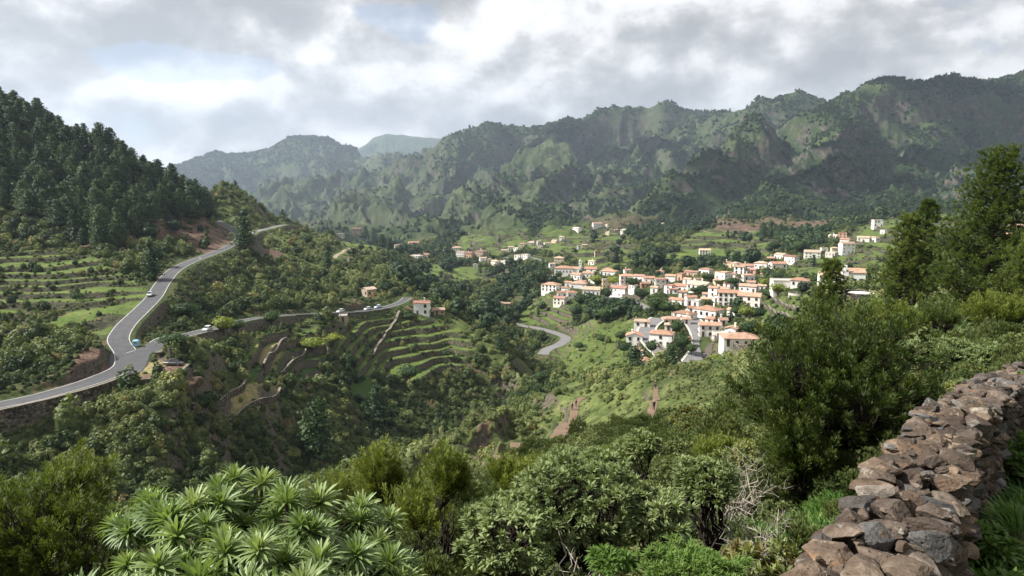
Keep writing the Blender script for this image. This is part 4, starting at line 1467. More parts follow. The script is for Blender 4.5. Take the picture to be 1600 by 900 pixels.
def tiles(name, col):
    m, g = mat_new(name)
    P = g.new('ShaderNodeNewGeometry').outputs['Position']
    oc = g.new('ShaderNodeTexCoord').outputs['Object']
    w = g.new('ShaderNodeTexWave', {'Vector': oc, 'Scale': 1.3, 'Distortion': 0.4, 'Detail': 2.0}, wave_type='BANDS', bands_direction='X').outputs['Fac']
    n = g.noise(P, 0.7, 6, 0.7); n2 = g.noise(P, 3.5, 4, 0.7)
    c = np.array(col)
    a = g.ramp(n, [(0.3, tuple(c * .62)), (0.5, tuple(c)), (0.72, tuple(np.minimum(c * 1.35 + .03, .9)))])
    a = g.mix(g.math('MULTIPLY', g.smooth(n2, .55, .75), .5), a, tuple(c * np.array([.4, .45, .5])))
    a = g.mix(g.math('MULTIPLY', g.math('SUBTRACT', 1.0, w), .25), a, tuple(c * .45))
    ri = g.new('ShaderNodeObjectInfo').outputs['Random']
    a = g.mix(1.0, a, g.ramp(ri, [(0, (.62, .60, .60)), (.3, (1, .94, .9)), (.6, (1.12, 1.1, 1.05)), (.8, (.85, .9, .95)), (1, (1.3, 1.32, 1.3))]), 'MULTIPLY')
    finish(g, a, 0.85, g.math('ADD', w, n2), 0.5, 0.08, 0.15)
    return m


WALLM = {'w': plaster('white_plaster', (.84, .83, .80)), 'c': plaster('cream_plaster', (.66, .57, .42)), 'p': plaster('pink_plaster', (.58, .38, .30)),
         'g': plaster('grey_plaster', (.50, .49, .47)), 'b': plaster('beige_stone', (.40, .33, .25))}
ROOFM = {'o': tiles('orange_tiles', (.42, .255, .18)), 'r': tiles('red_tiles', (.36, .20, .15)), 't': tiles('tan_tiles', (.46, .34, .25)),
         'f': plaster('flat_roof_plaster', (.52, .47, .42)), 'n': tiles('brown_tiles', (.24, .155, .115))}
M_PANE = simple('dark_window_glass', (0.02, 0.024, 0.03), 0.2, 0.3, 2.0, 0.5)
M_FRAME = simple('window_frame_wood', (0.16, 0.11, 0.07), 0.7)
M_DOOR = simple('door_wood', (0.10, 0.055, 0.035), 0.7)
M_STONE = None


def box(g, x0, x1, y0, y1, z0, z1, mi=0):
    co = [(x0, y0, z0), (x1, y0, z0), (x1, y1, z0), (x0, y1, z0), (x0, y0, z1), (x1, y0, z1), (x1, y1, z1), (x0, y1, z1)]
    g.add(co, [(0, 3, 2, 1), (4, 5, 6, 7), (0, 1, 5, 4), (1, 2, 6, 5), (2, 3, 7, 6), (3, 0, 4, 7)], .5, mi)


def window_mesh(w, h):
    g = Geo()
    box(g, -w / 2, w / 2, -.03, .05, -h / 2, h / 2, 0)
    t = .09
    for a in ((-w / 2 - t, -w / 2, -h / 2 - t, h / 2 + t), (w / 2, w / 2 + t, -h / 2 - t, h / 2 + t), (-w / 2, w / 2, h / 2, h / 2 + t), (-w / 2, w / 2, -h / 2 - t, -h / 2)):
        box(g, a[0], a[1], -.07, .05, a[2], a[3], 1)
    box(g, -.03, .03, -.045, .0, -h / 2, h / 2, 1)
    return g.mesh('window', [M_PANE, M_FRAME])


WIN = {k: window_mesh(*k) for k in ((.9, 1.25), (1.1, 1.5), (.7, .8), (1.3, 1.3))}
def _door():
    g = Geo(); box(g, -.5, .5, -.05, .05, -.2, 2.05, 0); box(g, -.62, .62, -.08, .04, 2.05, 2.2, 0)
    return g.mesh('door', [M_DOOR])
DOOR = _door()


def house_meshes(w, d, h, roof, under=4.0):
    """walls and roof in the house's own frame, front towards -Y"""
    g = Geo()
    pit = .34
    if roof == 'flat':
        box(g, -w / 2, w / 2, -d / 2, d / 2, -under, h)
        r = Geo()
        box(r, -w / 2 - .12, w / 2 + .12, -d / 2 - .12, d / 2 + .12, h + .003, h + .22)
        for a in ((-w / 2 - .12, w / 2 + .12, -d / 2 - .12, -d / 2 + .12), (-w / 2 - .12, w / 2 + .12, d / 2 - .12, d / 2 + .12),
                  (-w / 2 - .12, -w / 2 + .12, -d / 2 + .12, d / 2 - .12), (w / 2 - .12, w / 2 + .12, -d / 2 + .12, d / 2 - .12)):
            box(r, a[0], a[1], a[2], a[3], h + .22, h + .6)
        return g, r
    e = .32
    if roof == 'gable':         # ridge along X
        rz = pit * d / 2
        co = [(-w / 2, -d / 2, -under), (w / 2, -d / 2, -under), (w / 2, d / 2, -under), (-w / 2, d / 2, -under),
              (-w / 2, -d / 2, h), (w / 2, -d / 2, h), (w / 2, d / 2, h), (-w / 2, d / 2, h), (-w / 2, 0, h + rz), (w / 2, 0, h + rz)]
        g.add(co, [(0, 1, 5, 4), (2, 3, 7, 6)]); g.lp.append(np.array([1, 2, 6, 9, 5, 3, 0, 4, 8, 7]) + g.n - 10); g.sz.append(np.array([5, 5])); g.mi.append(np.zeros(2, int))
        r = Geo()
        th = .16
        z = lambda y: h + rz - abs(y) * pit + .02
        for s in (-1, 1):
            yy = s * (d / 2 + e)
            top = [(-w / 2 - e, yy, z(yy) + th), (w / 2 + e, yy, z(yy) + th), (w / 2 + e, 0, z(0) + th), (-w / 2 - e, 0, z(0) + th)]
            bot = [(x, y, q - th) for x, y, q in top]
            f = [(0, 1, 2, 3), (7, 6, 5, 4), (0, 4, 5, 1), (1, 5, 6, 2), (3, 7, 4, 0)]
            if s > 0: f = [q[::-1] for q in f]
            r.add(top + bot, f)
        return g, r
    if roof == 'front':         # gable facing the front
        rz = pit * w / 2
        co = [(-w / 2, -d / 2, -under), (w / 2, -d / 2, -under), (w / 2, d / 2, -under), (-w / 2, d / 2, -under),
              (-w / 2, -d / 2, h), (w / 2, -d / 2, h), (w / 2, d / 2, h), (-w / 2, d / 2, h), (0, -d / 2, h + rz), (0, d / 2, h + rz)]
        g.add(co, [(1, 2, 6, 5), (3, 0, 4, 7)]); g.lp.append(np.array([0, 1, 5, 8, 4, 2, 3, 7, 9, 6]) + g.n - 10); g.sz.append(np.array([5, 5])); g.mi.append(np.zeros(2, int))
        r = Geo(); th = .16
        z = lambda x: h + rz - abs(x) * pit + .02
        for s in (-1, 1):
            xx = s * (w / 2 + e)
            top = [(xx, -d / 2 - e, z(xx) + th), (xx, d / 2 + e, z(xx) + th), (0, d / 2 + e, z(0) + th), (0, -d / 2 - e, z(0) + th)]
            bot = [(x, y, q - th) for x, y, q in top]
            f = [(0, 1, 2, 3), (7, 6, 5, 4), (0, 4, 5, 1), (1, 5, 6, 2), (3, 7, 4, 0)]
            if s < 0: f = [q[::-1] for q in f]
            r.add(top + bot, f)
        return g, r
    # hip
    box(g, -w / 2, w / 2, -d / 2, d / 2, -under, h)
    r = Geo(); th = .14
    W2, D2 = w / 2 + e, d / 2 + e
    m = min(W2, D2); rz = m * pit
    a = [(-W2, -D2, h + .005), (W2, -D2, h + .005), (W2, D2, h + .005), (-W2, D2, h + .005)]
    b = [(x, y, z + th) for x, y, z in a]
    if W2 >= D2: c = [(-(W2 - D2), 0, h + th + rz), (W2 - D2, 0, h + th + rz)]
    else: c = [(0, -(D2 - W2), h + th + rz), (0, D2 - W2, h + th + rz)]
    co = a + b + c
    r.add(co, [(0, 3, 2, 1), (0, 1, 5, 4), (1, 2, 6, 5), (2, 3, 7, 6), (3, 0, 4, 7)])
    if W2 >= D2: fs = [(4, 5, 9, 8), (6, 7, 8, 9)]; tr = [(5, 6, 9), (7, 4, 8)]
    else: fs = [(5, 6, 9, 8), (7, 4, 8, 9)]; tr = [(4, 5, 8), (6, 7, 9)]
    n0 = r.n - 10
    r.lp.append((np.array(fs) + n0).ravel()); r.sz.append(np.full(2, 4)); r.mi.append(np.zeros(2, int))
    r.lp.append((np.array(tr) + n0).ravel()); r.sz.append(np.full(2, 3)); r.mi.append(np.zeros(2, int))
    return g, r


LOOKW = {'w': 'white', 'c': 'cream', 'p': 'pink', 'g': 'grey', 'b': 'beige stone'}
LOOKR = {'o': 'orange tiled', 'r': 'red tiled', 't': 'tan tiled', 'f': 'pale flat', 'n': 'brown tiled'}
ROOFT = {'g': 'gable', 'h': 'hip', 'v': 'front', 'f': 'flat'}
ORD = ['first', 'second', 'third', 'fourth', 'fifth', 'sixth', 'seventh', 'eighth', 'ninth', 'tenth', 'eleventh', 'twelfth', 'thirteenth', 'fourteenth', 'fifteenth', 'sixteenth', 'seventeenth', 'eighteenth', 'nineteenth', 'twentieth']


def house(x0, x1, ye, yb, spec, label, group, ymin=200, yaw=None, name='house', cat='house', depth=None, extra_win=True, chim=None):
    """spec: wall letter, roof letter, roof type letter"""
    rng = random.Random(int(x0 * 7 + yb * 13))
    px = (x0 + x1) / 2
    p = hit(px, yb, ymin)
    Y = p[1]
    if yaw is None: yaw = rng.choice([rng.uniform(-52, -22), rng.uniform(-40, -8), rng.uniform(-12, 14)])
    ya = math.radians(yaw)
    span = (x1 - x0) * Y / F
    az = math.atan2(p[0], p[1])
    rel = abs(ya)
    w = span / (math.cos(rel) + .38 * math.sin(rel))
    h = max(2.6, (yb - ye) * Y / F)
    d = depth or min(max(w * rng.uniform(.62, .85), 4.5), 11)
    wall, rf, rt = spec
    g, r = house_meshes(w, d, h, ROOFT[rt])
    root = empty(name, (p[0], p[1] + d * .45, p[2] - .2), -az * .6 + ya)
    tag(root, label, cat, group)
    obj('wall', g.mesh('wall', [WALLM[wall]]), root)
    ro = obj('roof', r.mesh('roof', [ROOFM[rf]]), root)
    small = (x1 - x0) < 13
    st = max(1, int(round(h / 3.0)))
    nc = max(1, min(6, int(w / 2.7)))
    k = rng.choice([(.9, 1.25), (1.1, 1.5), (.9, 1.25), (.7, .8)])
    if small: st = min(st, 2); nc = min(nc, 3)
    fl = h / st
    dr = rng.randrange(nc)
    for s in range(st):
        for c in range(nc):
            x = (c + .5 - nc / 2) * (w / nc)
            if s == 0 and c == dr:
                q = obj('door', DOOR, root, (x, -d / 2 - .06, .2)); continue
            if rng.random() < .16: continue
            obj('window', WIN[k], root, (x, -d / 2 - .06, s * fl + fl * .55))
    if not small:
        for sgn in (-1, 1):
            for s in range(st):
                for c in range(2):
                    if rng.random() < .3: continue
                    obj('window', WIN[k], root, (sgn * (w / 2 + .06), (c - .5) * d * .5, s * fl + fl * .55), (0, 0, sgn * math.pi / 2))
    if (chim if chim is not None else (rt != 'f' and rng.random() < .35)):
        cg = Geo(); cx = rng.uniform(-.3, .3) * w; box(cg, cx - .3, cx + .3, .2, .8, h, h + d * .2 + 1.2); box(cg, cx - .4, cx + .4, .1, .9, h + d * .2 + 1.2, h + d * .2 + 1.35)
        obj('chimney', cg.mesh('chimney', [WALLM['w']]), ro)
    HOUSES_XY.append((p[0], p[1] + d * .45, max(w, d) * .62 + .6))
    FRONT.append((p[0], p[1], w * .62 + .8))
    return root, w, d, h


CL = []
# cluster: (phrase for the label, group, nearest distance to search from, [(x0, x1, eave y, base y, spec)])
CL.append(('in the far row across the valley', 'houses of the far row across the valley', 700,
 [(616, 624, 383, 388, 'wrg'), (637, 655, 379, 383, 'prg'), (639, 661, 400, 403, 'gff'), (653, 675, 398, 402, 'bnh'), (680, 697, 392, 397, 'wff'), (698, 705, 390, 395, 'wff'), (706, 721, 387, 394, 'wth'),
  (713, 728, 393, 401, 'wtf'), (729, 739, 395, 403, 'prg'), (743, 761, 393, 400, 'bnh'), (749, 760, 403, 408, 'wtg'), (762, 768, 405, 410, 'cth'), (768, 780, 408, 415, 'wtg'), (782, 799, 408, 412, 'wff')]))
CL.append(('on the slope under narrow terraces', 'pale houses on the far slope', 560,
 [(783, 793, 391, 396, 'ctg'), (794, 802, 386, 392, 'wtg'), (803, 812, 387, 394, 'wff'), (804, 815, 399, 404, 'wff'), (816, 828, 398, 404, 'wff'), (811, 822, 381, 385, 'wrh'), (824, 837, 379, 383, 'wth'),
  (839, 846, 377, 382, 'wth'), (841, 848, 384, 388, 'wff'), (850, 861, 380, 383, 'wtg'), (863, 873, 376, 380, 'ctg'), (874, 882, 371, 375, 'wtg'), (896, 908, 357, 362, 'wfg'), (902, 909, 384, 390, 'wff'), (910, 918, 383, 386, 'ctg')]))
CL.append(('highest up below the forest', 'scattered houses below the forest', 700,
 [(926, 941, 350, 357, 'wtg'), (944, 951, 352, 355, 'wth'), (947, 954, 363, 367, 'ctg'), (960, 968, 359, 362, 'bth'), (970, 981, 359, 365, 'wfh'), (989, 1001, 356, 361, 'wfh')]))
CL.append(('around the village church', 'houses around the church', 330,
 [(858, 868, 412, 421, 'wtg'), (866, 882, 403, 411, 'cth'), (832, 844, 426, 431, 'bth'), (911, 929, 427, 435, 'wog'), (914, 935, 420, 428, 'wrg'), (894, 911, 429, 437, 'wog'), (848, 876, 445, 455, 'woh'),
  (883, 894, 441, 449, 'wog'), (893, 919, 443, 451, 'woh'), (870, 886, 457, 465, 'wog'), (886, 902, 457, 466, 'wrh'), (866, 886, 467, 477, 'wrg'), (912, 940, 452, 461, 'wtg'), (955, 983, 450, 464, 'wrg')]))
CL.append(('in the middle of the village', 'houses in the middle of the village', 330,
 [(939, 966, 424, 431, 'woh'), (969, 994, 431, 443, 'woh'), (992, 1009, 431, 440, 'wrg'), (1001, 1015, 443, 449, 'prg'), (1007, 1024, 434, 443, 'wrg'), (1024, 1041, 436, 450, 'wrg'), (1041, 1058, 431, 441, 'wog'),
  (1040, 1054, 446, 458, 'wrf'), (1055, 1080, 447, 456, 'wrg'), (1060, 1070, 428, 438, 'pof'), (1071, 1084, 424, 431, 'prg'), (1084, 1094, 425, 434, 'bng'), (1081, 1114, 445, 453, 'wtg'), (1095, 1114, 421, 430, 'wrh'), (1048, 1072, 468, 480, 'wog'), (1072, 1089, 464, 477, 'wrg'), (1097, 1115, 468, 474, 'pog')]))
CL.append(('on the rise behind the village', 'houses on the rise behind the village', 330,
 [(1122, 1141, 426, 437, 'wtf'), (1131, 1144, 410, 419, 'cog'), (1145, 1157, 411, 418, 'cth'), (1150, 1167, 417, 428, 'wtg'), (1158, 1180, 415, 424, 'wrg'), (1161, 1180, 430, 440, 'woh'), (1181, 1202, 411, 420, 'wth'),
  (1197, 1210, 403, 409, 'bog'), (1205, 1230, 412, 420, 'wrg'), (1215, 1231, 398, 406, 'wtg'), (1230, 1248, 401, 411, 'wrg')]))
CL.append(('up the right hand terraces', 'houses climbing the right hand terraces', 330,
 [(1260, 1284, 394, 403, 'wtg'), (1284, 1294, 388, 394, 'wff'), (1294, 1310, 395, 401, 'gff'), (1300, 1311, 388, 395, 'cth'), (1298, 1311, 368, 373, 'wfg'), (1312, 1324, 364, 373, 'prf'), (1315, 1329, 374, 382, 'wrg'),
  (1315, 1336, 381, 397, 'wtg'), (1342, 1360, 371, 378, 'wtg'), (1361, 1374, 371, 378, 'woh'), (1366, 1380, 344, 354, 'wff'), (1379, 1386, 360, 366, 'wff'), (1566, 1583, 352, 358, 'btg'), (1588, 1604, 352, 361, 'wtg'), (1570, 1582, 366, 372, 'bog')]))
CL.append(('beside the winding street', 'houses beside the winding street', 225,
 [(1114, 1142, 451, 461, 'woh'), (1109, 1124, 449, 470, 'wog'), (1157, 1193, 462, 480, 'wog'), (1158, 1186, 447, 457, 'wog'), (1056, 1089, 490, 499, 'woh'), (1090, 1131, 484, 496, 'woh'), (992, 1018, 503, 511, 'wth'),
  (1036, 1066, 501, 507, 'coh'), (979, 1006, 524, 543, 'wrv'), (1094, 1127, 507, 526, 'wog'), (1136, 1155, 513, 527, 'wov'), (989, 1004, 553, 558, 'wth'), (998, 1020, 567, 579, 'wov'), (1062, 1081, 531, 540, 'wog'), (1240, 1268, 438, 448, 'woh'), (1130, 1187, 553, 560, 'woh')]))

CL.append(('in the packed rows of the village centre', 'houses packed in the village centre', 300,
 [(985, 997, 446, 453, 'wrg'), (1018, 1030, 449, 457, 'wtg'), (1026, 1038, 424, 431, 'woh'), (1046, 1060, 451, 459, 'wrg'), (1062, 1076, 456, 464, 'wog'), (1086, 1098, 436, 444, 'wtf'), (1099, 1112, 459, 467, 'wog'), (1083, 1096, 470, 479, 'wff'),
  (1117, 1130, 463, 472, 'wov'), (1118, 1131, 438, 446, 'cog'), (1134, 1146, 443, 450, 'wrg'), (1145, 1158, 436, 444, 'wth'), (1140, 1152, 428, 435, 'wrg'), (1169, 1182, 441, 449, 'wog'), (1186, 1199, 446, 454, 'wtg'), (1190, 1202, 428, 435, 'wrh'), (1172, 1184, 421, 428, 'prg'), (1070, 1083, 436, 443, 'wog')]))
CL.append(('between the street and the big white house', 'houses between the street and the big white house', 230,
 [(1066, 1080, 499, 507, 'wog'), (1040, 1052, 510, 517, 'wth'), (1106, 1120, 500, 507, 'wog'), (1125, 1138, 500, 509, 'wrg'), (1140, 1154, 486, 493, 'wtg'), (1160, 1174, 488, 495, 'wff'), (1076, 1088, 482, 489, 'wog')]))
CL.append(('along the church lane', 'houses along the church lane', 330,
 [(852, 864, 430, 438, 'wog'), (905, 918, 440, 448, 'wrg'), (921, 933, 436, 443, 'wtg'), (944, 957, 420, 427, 'wrh'), (878, 890, 450, 458, 'wog'), (920, 931, 408, 414, 'wtg'), (958, 970, 440, 448, 'woh'), (975, 986, 422, 428, 'wrg')]))

for phrase, group, ymin, lst in CL:
    lst = sorted(lst, key=lambda e: (e[0] + e[1]))
    for i, (x0, x1, ye, yb, spec) in enumerate(lst):
        base_l = '%s house, %s roof, %s from left %s' % (LOOKW[spec[0]], LOOKR[spec[1]], ORD[i], phrase)
        tall = 'tall ' if (yb - ye) > (x1 - x0) * .6 else ('low ' if (yb - ye) < (x1 - x0) * .36 else '')
        lab = tall + base_l
        if len(lab.split()) > 16: lab = base_l
        house(x0, x1, ye, yb, spec, lab, group, ymin)

# landmark houses
house(1124, 1157, 457, 479, 'wog', 'big white block house with dark windows and orange roof above the winding street', 'large white houses', 240, -6, chim=True)
house(1017, 1055, 521, 541, 'woh', 'large white villa with a broken orange roof between the two bends', 'large white houses', 225, -14)
house(646, 672, 473, 492, 'wrg', 'lone white house with red roof on the spur end beside the lower road', 'houses on the spur', 300, -8)
house(676, 694, 486, 492, 'btg', 'low shed with pale roof right of the lone white house', 'houses on the spur', 300, 12)
house(1210, 1243, 439, 452, 'wff', 'long flat roofed white building with one small window above the gardens', 'large white houses', 240, 4)
house(1117, 1136, 526, 531, 'wff', 'low white terrace building with flat roof under the winding street houses', 'large white houses', 225, 20)
house(776, 786, 473, 483, 'wtf', 'tiny white hut with dark door alone beside the valley trees', 'huts in the valley', 350, 0)
house(787, 797, 474, 479, 'btg', 'stone barn with tan roof right behind the tiny white hut', 'huts in the valley', 350, 0)
house(739, 746, 413, 420, 'wtv', 'small pointed white chapel below the far row', 'huts in the valley', 500, 0)
house(929, 938, 392, 401, 'bnv', 'roofless tan stone ruin alone on the dark terraces behind the church', 'huts in the valley', 500, 10)
house(1094, 1111, 391, 398, 'wtg', 'single white farmhouse on the terraces in front of the forest', 'huts in the valley', 450, 0)
house(537, 544, 402, 408, 'wtf', 'tiny white hut beside the track on the left ridge', 'huts in the valley', 450, 0)
house(550, 564, 358, 366, 'bng', 'old beige farmhouse among pines on the far left ridge', 'farm on the left ridge', 560, 0)
house(512, 520, 365, 369, 'wff', 'low white shed, left one at the far left ridge', 'farm on the left ridge', 560, 0)
house(524, 537, 365, 370, 'gff', 'low grey shed, right one at the far left ridge', 'farm on the left ridge', 560, 0)
house(566, 584, 452, 464, 'btg', 'barn with a long pale roof above the lower road', 'barns above the road', 360, 38, depth=6)
house(529, 541, 495, 503, 'bff', 'square stone hut with flat concrete roof under the lower road', 'barns above the road', 250, 0, depth=4)
house(941, 955, 437, 451, 'cff', 'square cream tower house with flat roof among the village trees', 'tower houses', 330, 4)


def church():
    p = hit(882, 432, 380)
    Y = p[1]; s = Y / F
    root = empty('church', (p[0], p[1] + 4, p[2] - .2), math.radians(-12))
    tag(root, 'white village church with orange roofs and a slim pale bell tower', 'church')
    w, h, d = 29 * s, 13 * s, 10.0
    g, r = house_meshes(w, d, h, 'hip')
    obj('wall', g.mesh('wall', [WALLM['w']]), root); obj('roof', r.mesh('roof', [ROOFM['o']]), root)
    g, r = house_meshes(18 * s, 9, 12 * s, 'gable')
    for q in (g, r):
        for c in q.co: c += np.array([20 * s, 1.5, .1])
    obj('nave_wall', g.mesh('nave_wall', [WALLM['w']]), root); obj('nave_roof', r.mesh('nave_roof', [ROOFM['o']]), root)
    for i in range(5):
        obj('window', WIN[(.9, 1.25)], root, ((i - 2) * w / 5.5, -d / 2 - .06, h * .62))
    obj('door', DOOR, root, (w * .3, -d / 2 - .06, .1))
    # tower
    tx = 26 * s; tw = 4.6 * s; th = 26 * s
    g = Geo()
    box(g, tx - tw / 2, tx + tw / 2, -4, -4 + tw, -3, th * .78)
    box(g, tx - tw / 2 - .15, tx + tw / 2 + .15, -4.15, -4 + tw + .15, th * .78, th * .8)
    for a, b in ((-tw / 2, -tw / 2 + .5), (tw / 2 - .5, tw / 2)):
        for c, e in ((-4, -3.5), (-4 + tw - .5, -4 + tw)):
            box(g, tx + a, tx + b, c, e, th * .8, th * .93)
    box(g, tx - tw / 2 - .1, tx + tw / 2 + .1, -4.1, -4 + tw + .1, th * .93, th * .95)
    t = obj('bell_tower', g.mesh('bell_tower', [WALLM['w']]), root)
    g = Geo()
    c, f = ICO3
    cc = c * np.array([tw * .42, tw * .42, tw * .6]); cc = cc[:, :] + np.array([tx, -4 + tw / 2, th * .95])
    g.add(cc, f)
    obj('dome', g.mesh('dome', [WALLM['g']], True), t)
    HOUSES_XY.append((p[0], p[1] + 4, 16))


church()


def convent():
    p = hit(1306, 447, 250)
    s = p[1] / F
    root = empty('chapel', (p[0], p[1] + 4, p[2] - .2), math.radians(-16))
    tag(root, 'large white chapel with stepped belfry and round window, nearest on the right of the village', 'chapel')
    w, h, d = 40 * s, 17 * s, 9.0
    g, r = house_meshes(w, d, h, 'gable')
    obj('wall', g.mesh('wall', [WALLM['w']]), root); obj('roof', r.mesh('roof', [ROOFM['t']]), root)
    g, r = house_meshes(26 * s, 10, 22 * s, 'gable')
    for q in (g, r):
        for c in q.co: c += np.array([32 * s, 1.0, .1])
    obj('hall_wall', g.mesh('hall_wall', [WALLM['w']]), root); obj('hall_roof', r.mesh('hall_roof', [ROOFM['o']]), root)
    g = Geo(); bx = 16 * s
    box(g, bx - 1.4, bx + 1.4, -d / 2 - .15, -d / 2 + 1.2, h - 2, h + 3.2); box(g, bx - .6, bx + .6, -d / 2 - .1, -d / 2 + 1.1, h + 3.2, h + 5.2)
    obj('belfry', g.mesh('belfry', [WALLM['w']]), root)
    g = Geo(); a = np.arange(12) * math.pi / 6
    co = np.stack([np.cos(a) * .8, np.zeros(12), np.sin(a) * .8], 1)
    co = np.vstack([co, co - [0, .08, 0]])
    g.add(co, [(i, (i + 1) % 12, (i + 1) % 12 + 12, i + 12) for i in range(12)], .5, 0)
    g.lp.append(np.arange(12) + 12 + g.n - 24); g.sz.append(np.array([12])); g.mi.append(np.array([0]))
    rw = g.mesh('round_window', [M_PANE])
    obj('round_window', rw, root, (w * .1, -d / 2 - .02, h * .62))
    obj('window', WIN[(.7, .8)], root, (-w * .12, -d / 2 - .06, h * .62))
    obj('window', WIN[(.7, .8)], root, (-w * .38, -d / 2 - .06, h * .45))
    obj('window', WIN[(1.1, 1.5)], root, (30 * s, -4.06, h * .6)); obj('window', WIN[(1.1, 1.5)], root, (38 * s, -4.06, h * .6))
    obj('door', DOOR, root, (27 * s, -4.06, .2))
    HOUSES_XY.append((p[0] + 4, p[1] + 4, 15))


convent()
# ------------------------------------------------------------------ stone walls in the landscape
def stone_material(name, dark, mid, light, scale, bstr=0.9):
    m, g = mat_new(name)
    P = g.new('ShaderNodeNewGeometry').outputs['Position']
    v = g.new('ShaderNodeTexVoronoi', {'Vector': P, 'Scale': scale, 'Randomness': 1.0}, feature='F1')
    e = g.new('ShaderNodeTexVoronoi', {'Vector': P, 'Scale': scale}, feature='DISTANCE_TO_EDGE')
    n = g.noise(P, 6, 6, .7); nb = g.noise(P, .7, 4, .6)
    cell = g.new('ShaderNodeSeparateColor', {0: v.outputs['Color']}).outputs[0]
    t = g.math('ADD', g.math('MULTIPLY', cell, .5), g.math('MULTIPLY', n, .5))
    col = g.ramp(t, [(.25, dark), (.5, mid), (.8, light)])
    gap = g.smooth(e.outputs['Distance'], 0.0, 0.09)
    col = g.mix(gap, (.012, .011, .009), col)
    col = g.mix(g.math('MULTIPLY', g.smooth(nb, .55, .7), .5), col, (.05, .07, .025))
    hgt = g.math('ADD', g.math('MULTIPLY', gap, .6), g.math('MULTIPLY', n, .4))
    finish(g, col, .95, hgt, bstr, .25, .1)
    return m


M_DRY = stone_material('dry_stone', (.05, .042, .034), (.125, .105, .085), (.25, .21, .17), 1.5)
M_CAP = simple('mortar_capping', (.17, .15, .115), .9, .3, 1.0)


def wall_strip(L, ztop, zbot, th, name, label, cat, group=None, cap=True, mat=None):
    """a wall following a plan line; ztop and zbot are arrays"""
    n = len(L)
    T = unit(np.gradient(L[:, :2], axis=0)); N = np.stack([T[:, 1], -T[:, 0]], 1) * th / 2
    rng = np.random.RandomState(n)
    zt = ztop + rng.uniform(-.07, .07, n)
    A = L[:, :2] - N; B = L[:, :2] + N
    co = np.vstack([np.column_stack([A, zbot]), np.column_stack([A, zt]), np.column_stack([B, zt]), np.column_stack([B, zbot])])
    i = np.arange(n - 1)
    f = np.vstack([np.stack([i + k * n, i + k * n + 1, i + (k + 1) * n + 1, i + (k + 1) * n], 1) for k in range(3)])
    root = empty(name, (float(L[n // 2, 0]), float(L[n // 2, 1]), float(zbot[n // 2])))
    o = np.array(root.location)
    tag(root, label, cat, group)
    g = Geo(); g.add(co - o, f)
    obj('masonry', g.mesh('masonry', [mat or M_DRY]), root)
    if cap:
        cA = L[:, :2] - N * 1.15; cB = L[:, :2] + N * 1.15
        co = np.vstack([np.column_stack([cA, zt + .01]), np.column_stack([cA, zt + .10]), np.column_stack([cB, zt + .10]), np.column_stack([cB, zt + .01])])
        g = Geo(); g.add(co - o, f)
        obj('capping', g.mesh('capping', [M_CAP]), root)
    return root


def px_line(pts, step=1.0, y0=60):
    P = np.array([hit(x, y, y0) for x, y in pts])
    out = []
    n = len(P)
    for i in range(n - 1):
        p0 = P[max(i - 1, 0)]; p1 = P[i]; p2 = P[i + 1]; p3 = P[min(i + 2, n - 1)]
        m = max(2, int(np.linalg.norm(p2 - p1) / step))
        for k in range(m):
            t = k / m
            out.append(0.5 * ((2 * p1) + (-p0 + p2) * t + (2 * p0 - 5 * p1 + 4 * p2 - p3) * t * t + (-p0 + 3 * p1 - 3 * p2 + p3) * t ** 3))
    out.append(P[-1])
    L = np.array(out); L[:, 2] = gz(L[:, 0], L[:, 1])
    return L


def mid_wall(pts, h, th, label, cat='stone wall', group='terrace walls', name='stone_wall', y0=60, below=1.2, cap=True):
    L = px_line(pts, 1.0, y0)
    z = L[:, 2].copy()
    for _ in range(8): z = np.convolve(np.pad(z, 1, mode='edge'), [.25, .5, .25], mode='valid')
    return wall_strip(L, z + h, z - below, th, name, label, cat, group, cap)


def road_wall(nm, i0, i1, off, up, down, label, name='retaining_wall', cap=True):
    L, w = ROADS[nm]
    T = unit(np.gradient(L[:, :2], axis=0)); N = np.stack([T[:, 1], -T[:, 0]], 1)
    Q = L.copy(); Q[:, :2] += N * off
    d = np.hypot(L[:, 0], L[:, 1])
    px, _ = project(L[:, 0], L[:, 1], L[:, 2])
    m = (px > i0) & (px < i1)
    k = np.where(m)[0]
    Q = Q[k[0]:k[-1] + 1]
    return wall_strip(Q, Q[:, 2] + up, Q[:, 2] - down, .55, name, label, 'retaining wall', 'road retaining walls', cap)


# side of the camera: the road lines run away from it to the right, so the near side is positive offset
L0, w0_ = ROADS['upper']
kk = int(np.argmin(np.abs(project(*L0.T)[0] - 175)))
wall_strip(np.column_stack([L0[:kk, :2] + (lambda T: np.stack([T[:, 1], -T[:, 0]], 1))(unit(np.gradient(L0[:kk, :2], axis=0))) * 4.6, L0[:kk, 2]]),
           L0[:kk, 2] + .25, L0[:kk, 2] - 6.5, .7, 'retaining_wall', 'tall dark stone retaining wall under the lower left end of the road', 'retaining wall', 'road retaining walls')
PW = np.array([PX(*p) for p in ((212, 607, 151), (225, 607, 152), (240, 604, 153.5), (256, 598, 155), (272, 589, 157.5), (285, 579, 161), (294, 568, 166))])
PWL = []
for a, b in zip(PW[:-1], PW[1:]):
    for k in range(5): PWL.append(a + (b - a) * k / 5)
PWL = np.array(PWL + [PW[-1]])
PWL[:, 2] = -43.0
wall_strip(PWL, PWL[:, 2] + .45, PWL[:, 2] - 7, .6, 'retaining_wall', 'curved stone wall holding up the lay-by with the dark car', 'retaining wall', 'road retaining walls')
road_wall('lower', 285, 342, 3.4, .1, 4.0, 'stone wall below the lower road where the white car drives', cap=False)
road_wall('lower', 450, 600, 3.4, .25, 3.4, 'long low stone wall under the lower road with the parked cars', cap=False)
